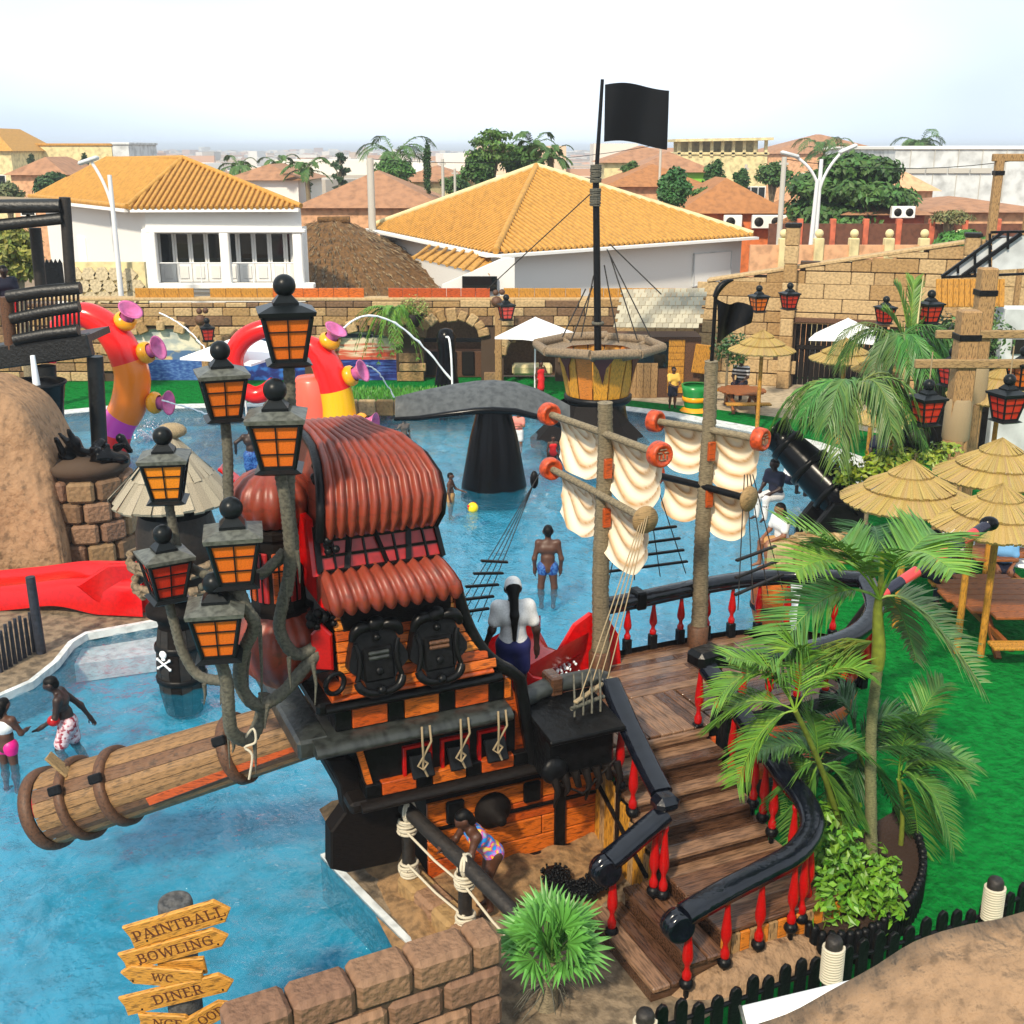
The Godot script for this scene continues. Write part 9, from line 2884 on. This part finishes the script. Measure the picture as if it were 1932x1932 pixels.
	person_px("woman in a pink shirt standing in the pool behind the whale tail",978,836,0.0,775,-0.3,-0.4,{"er": Vector3(0.16,0.66,0.06),"wr": Vector3(0.05,0.66,0.12)},M.skin_light,[["shirt","shirt",M.pink_shirt],["shorts","shorts",M.white_cloth]],0.03,"long")
	person_px("swimmer with only the head above water near the scalloped roof",785,880,0.0,866,-1.0,PI,{},M.skin_deep,[],0.03)
	person_px("person in dark trousers at the pool's far edge under the whale tail",834,792,0.0,742,-0.1,0.2,{"kr": Vector3(0.08,0.28,0.06),"kl": Vector3(-0.06,0.28,-0.04)},M.skin,[["shirt","shirt",M.white_cloth],["trousers","trousers",M.navy]],0.034)
	person_px("woman in a long red dress on the far lawn",1020,752,0.1,682,0.1,0.4,{"er": Vector3(0.14,0.68,0.06),"wr": Vector3(0.08,0.82,0.08)},M.skin,[["dress","dress",M.red_dress]],0.034,"long")
	var bb:=person_px("boy in a yellow shirt holding a white ball by the shack",1268,772,0.1,693,0.1,0.3,{"er": Vector3(0.13,0.62,0.08),"wr": Vector3(0.06,0.58,0.18),"el": Vector3(-0.13,0.62,0.08),"wl": Vector3(-0.06,0.58,0.18)},M.skin,[["shirt","shirt",M.yellow_shirt],["shorts","shorts",M.navy]],0.034)
	person_px("man in a striped shirt and pale hat sitting by the far straw parasol",1397,752,0.1,694,0.1,-0.5,SIT,M.skin,[["shirt","shirt",M.striped],["trousers","trousers",M.navy],["hat","cap",M.khaki]],0.034,"short",1.7)
	person_px("person in navy sitting on the wall by the black cannon",1460,990,0.1,915,0.25,-1.0,SIT,M.skin_deep,[["shirt","shirt",M.navy],["trousers","trousers",M.white_cloth]],0.024,"short",1.65)
	person_px("person in a white top sitting beside the black cannon",1485,965,0.1,880,0.35,2.2,SIT,M.skin_deep,[["shirt","shirt",M.white_cloth],["shorts","shorts",M.navy]],0.024,"short",1.65)
	person_px("woman in a white shirt sitting with bare legs by the sail's edge",1472,1068,0.1,962,0.1,-1.2,SIT,M.skin_light,[["shirt","shirt",M.white_cloth],["shorts","shorts",M.khaki]],0.022,"long",1.6)
	person_px("girl in a light blue shirt sitting at the picnic table",1885,1112,0.1,1056,0.1,-0.3,SIT,M.skin_light,[["shirt","shirt",M.blue_shirt],["shorts","shorts",M.navy]],0.022,"short",1.45)
	person_px("person in a black and white striped shirt sitting behind the palm fronds",1745,1125,0.1,1040,0.1,0.4,SIT,M.skin,[["shirt","shirt",M.striped],["trousers","trousers",M.navy]],0.022,"short",1.6)
	person_px("person in white reclining in the chair under the striped pole",1800,1100,0.1,1040,0.1,-0.8,SIT,M.skin,[["shirt","shirt",M.white_cloth],["trousers","trousers",M.wall_grey]],0.024,"short",1.7)
	person_px("man in red trousers sitting in the shade of the right-hand parasols",1885,985,0.1,905,0.1,2.6,SIT,M.skin_deep,[["shirt","shirt",M.white_cloth],["trousers","trousers",M.red_dress]],0.024,"short",1.75)
	person_px("waiter in a white shirt standing at the black plank gate",1527,712,0.1,650,0.1,0.2,{},M.skin_deep,[["shirt","shirt",M.white_cloth],["trousers","trousers",M.navy]],0.034)
	person_px("person in a white shirt standing behind the lantern post",1893,790,0.1,690,0.1,0.3,{},M.skin_deep,[["shirt","shirt",M.white_cloth],["trousers","trousers",M.navy]],0.03)
	person_px("child in a red float vest in the pool beside the furled sail",1043,862,0.0,822,-0.44,0.2,{},M.skin,[["vest","suit",M.red_dress]],0.03)
	person_px("person in navy and sunglasses bending over a table behind the palm trunk",1660,905,0.1,842,0.1,-0.7,SIT,M.skin_deep,[["shirt","shirt",M.navy],["trousers","trousers",M.navy]],0.028,"short",1.7)
	person_px("person in dark clothes sitting on the black pavilion's deck",18,610,3.7,520,3.7,0.5,SIT,M.skin_deep,[["shirt","shirt",M.navy],["trousers","trousers",M.red_dress]],0.03,"short",1.7)
func extra_materials():
	mat("drum_orange",Color(0.80,0.30,0.11),0.45,"worn",2.5,"n_rough",0.3)
	vmat("sail_cloth",0.55)
	mat("barrel_yellow",Color(0.92,0.64,0.15),0.5,"grain",Vector3(3,0.6,3),"n_grain",0.3)
	var s:=vmat("straw",0.85)
	s.albedo_texture = T.straw
	s.uv1_triplanar = true
	s.uv1_scale = Vector3(5,5,5)
	mat("log_grey",Color(0.33,0.33,0.33),0.8,"worn",3.0,"n_rough",0.7)
	mat("log_dark",Color(0.14,0.115,0.095),0.6,"worn",2.0,"n_rough",0.6)
	mat("log_black",Color(0.075,0.085,0.09),0.45,"worn",1.2,"n_rough",0.4)
	mat("log_blue",Color(0.16,0.18,0.23),0.6,"worn",2.0,"n_rough",0.5)
	mat("log_pale",Color(0.56,0.48,0.38),0.8,"worn",2.5,"n_rough",0.7)
	mat("log_white",Color(0.72,0.71,0.68),0.8)
	mat("palm_trunk",Color(0.52,0.52,0.36),0.8,"worn",Vector3(4,8,4),"n_rough",0.5)
	mat("palm_shaft",Color(0.5,0.55,0.2),0.5,"blotch",2.0)
	mat("collar_yellow",Color(0.93,0.62,0.03),0.25)
	mat("sucker_pink",Color(0.86,0.42,0.66),0.25,"blotch",1.0)
	mat("salmon",Color(0.88,0.38,0.3),0.3)
	mat("maroon",Color(0.32,0.06,0.07),0.5)
	mat("ball_yellow",Color(0.92,0.8,0.05),0.4)
	mat("bucket_green",Color(0.1,0.5,0.22),0.3)
	mat("cliff",Color(0.62,0.48,0.35),0.8,"rock",0.4,"n_rough",1.0)
	mat("shingle_a",Color(0.72,0.69,0.6),0.85,"fine",3.0)
	mat("shingle_b",Color(0.64,0.61,0.53),0.85,"fine",3.0)
	mat("stone_cream",Color(0.82,0.76,0.62),0.85,"stone",1.0,"n_rough",0.4)
	var S:=FastNoiseLite.TYPE_SIMPLEX_SMOOTH
	T.print = noise(S,0.02,2,41,[0.0,Color(0.55,0.02,0.15),0.4,Color(0.7,0.05,0.2),0.45,Color(0.95,0.93,0.95),1.0,Color(1,1,1)],256)
	T.print_blue = noise(S,0.02,3,42,[0.0,Color(0.1,0.25,0.5),0.45,Color(0.35,0.6,0.85),0.55,Color(1,1,1),1.0,Color(1,1,1)],256)
	T.swim = noise(S,0.014,1,43,[0.0,Color(0.9,0.75,0.1),0.3,Color(0.95,0.8,0.1),0.36,Color(0.85,0.1,0.5),0.5,Color(0.9,0.15,0.55),0.55,Color(0.1,0.55,0.85),1.0,Color(0.15,0.6,0.9)],256)
	var im:=Image.create(8,8,false,Image.FORMAT_RGB8)
	im.fill(Color(0.9,0.9,0.9))
	im.fill_rect(Rect2i(0,0,8,4),Color(0.06,0.04,0.05))
	T.stripes = ImageTexture.create_from_image(im)
func _ready():
	rng.seed = 20240
	setup_view()
	setup_materials()
	extra_materials()
	var t0:=Time.get_ticks_msec()
	build_setting()
	build_walls()
	print("setting ",Time.get_ticks_msec() - t0)
	build_background()
	print("background ",Time.get_ticks_msec() - t0)
	build_ship()
	print("ship ",Time.get_ticks_msec() - t0)
	build_pool_things()
	build_left()
	build_right()
	print("plaza ",Time.get_ticks_msec() - t0)
	build_lamps()
	build_foreground()
	build_palms()
	print("near ",Time.get_ticks_msec() - t0)
	build_people()
	print("people ",Time.get_ticks_msec() - t0)
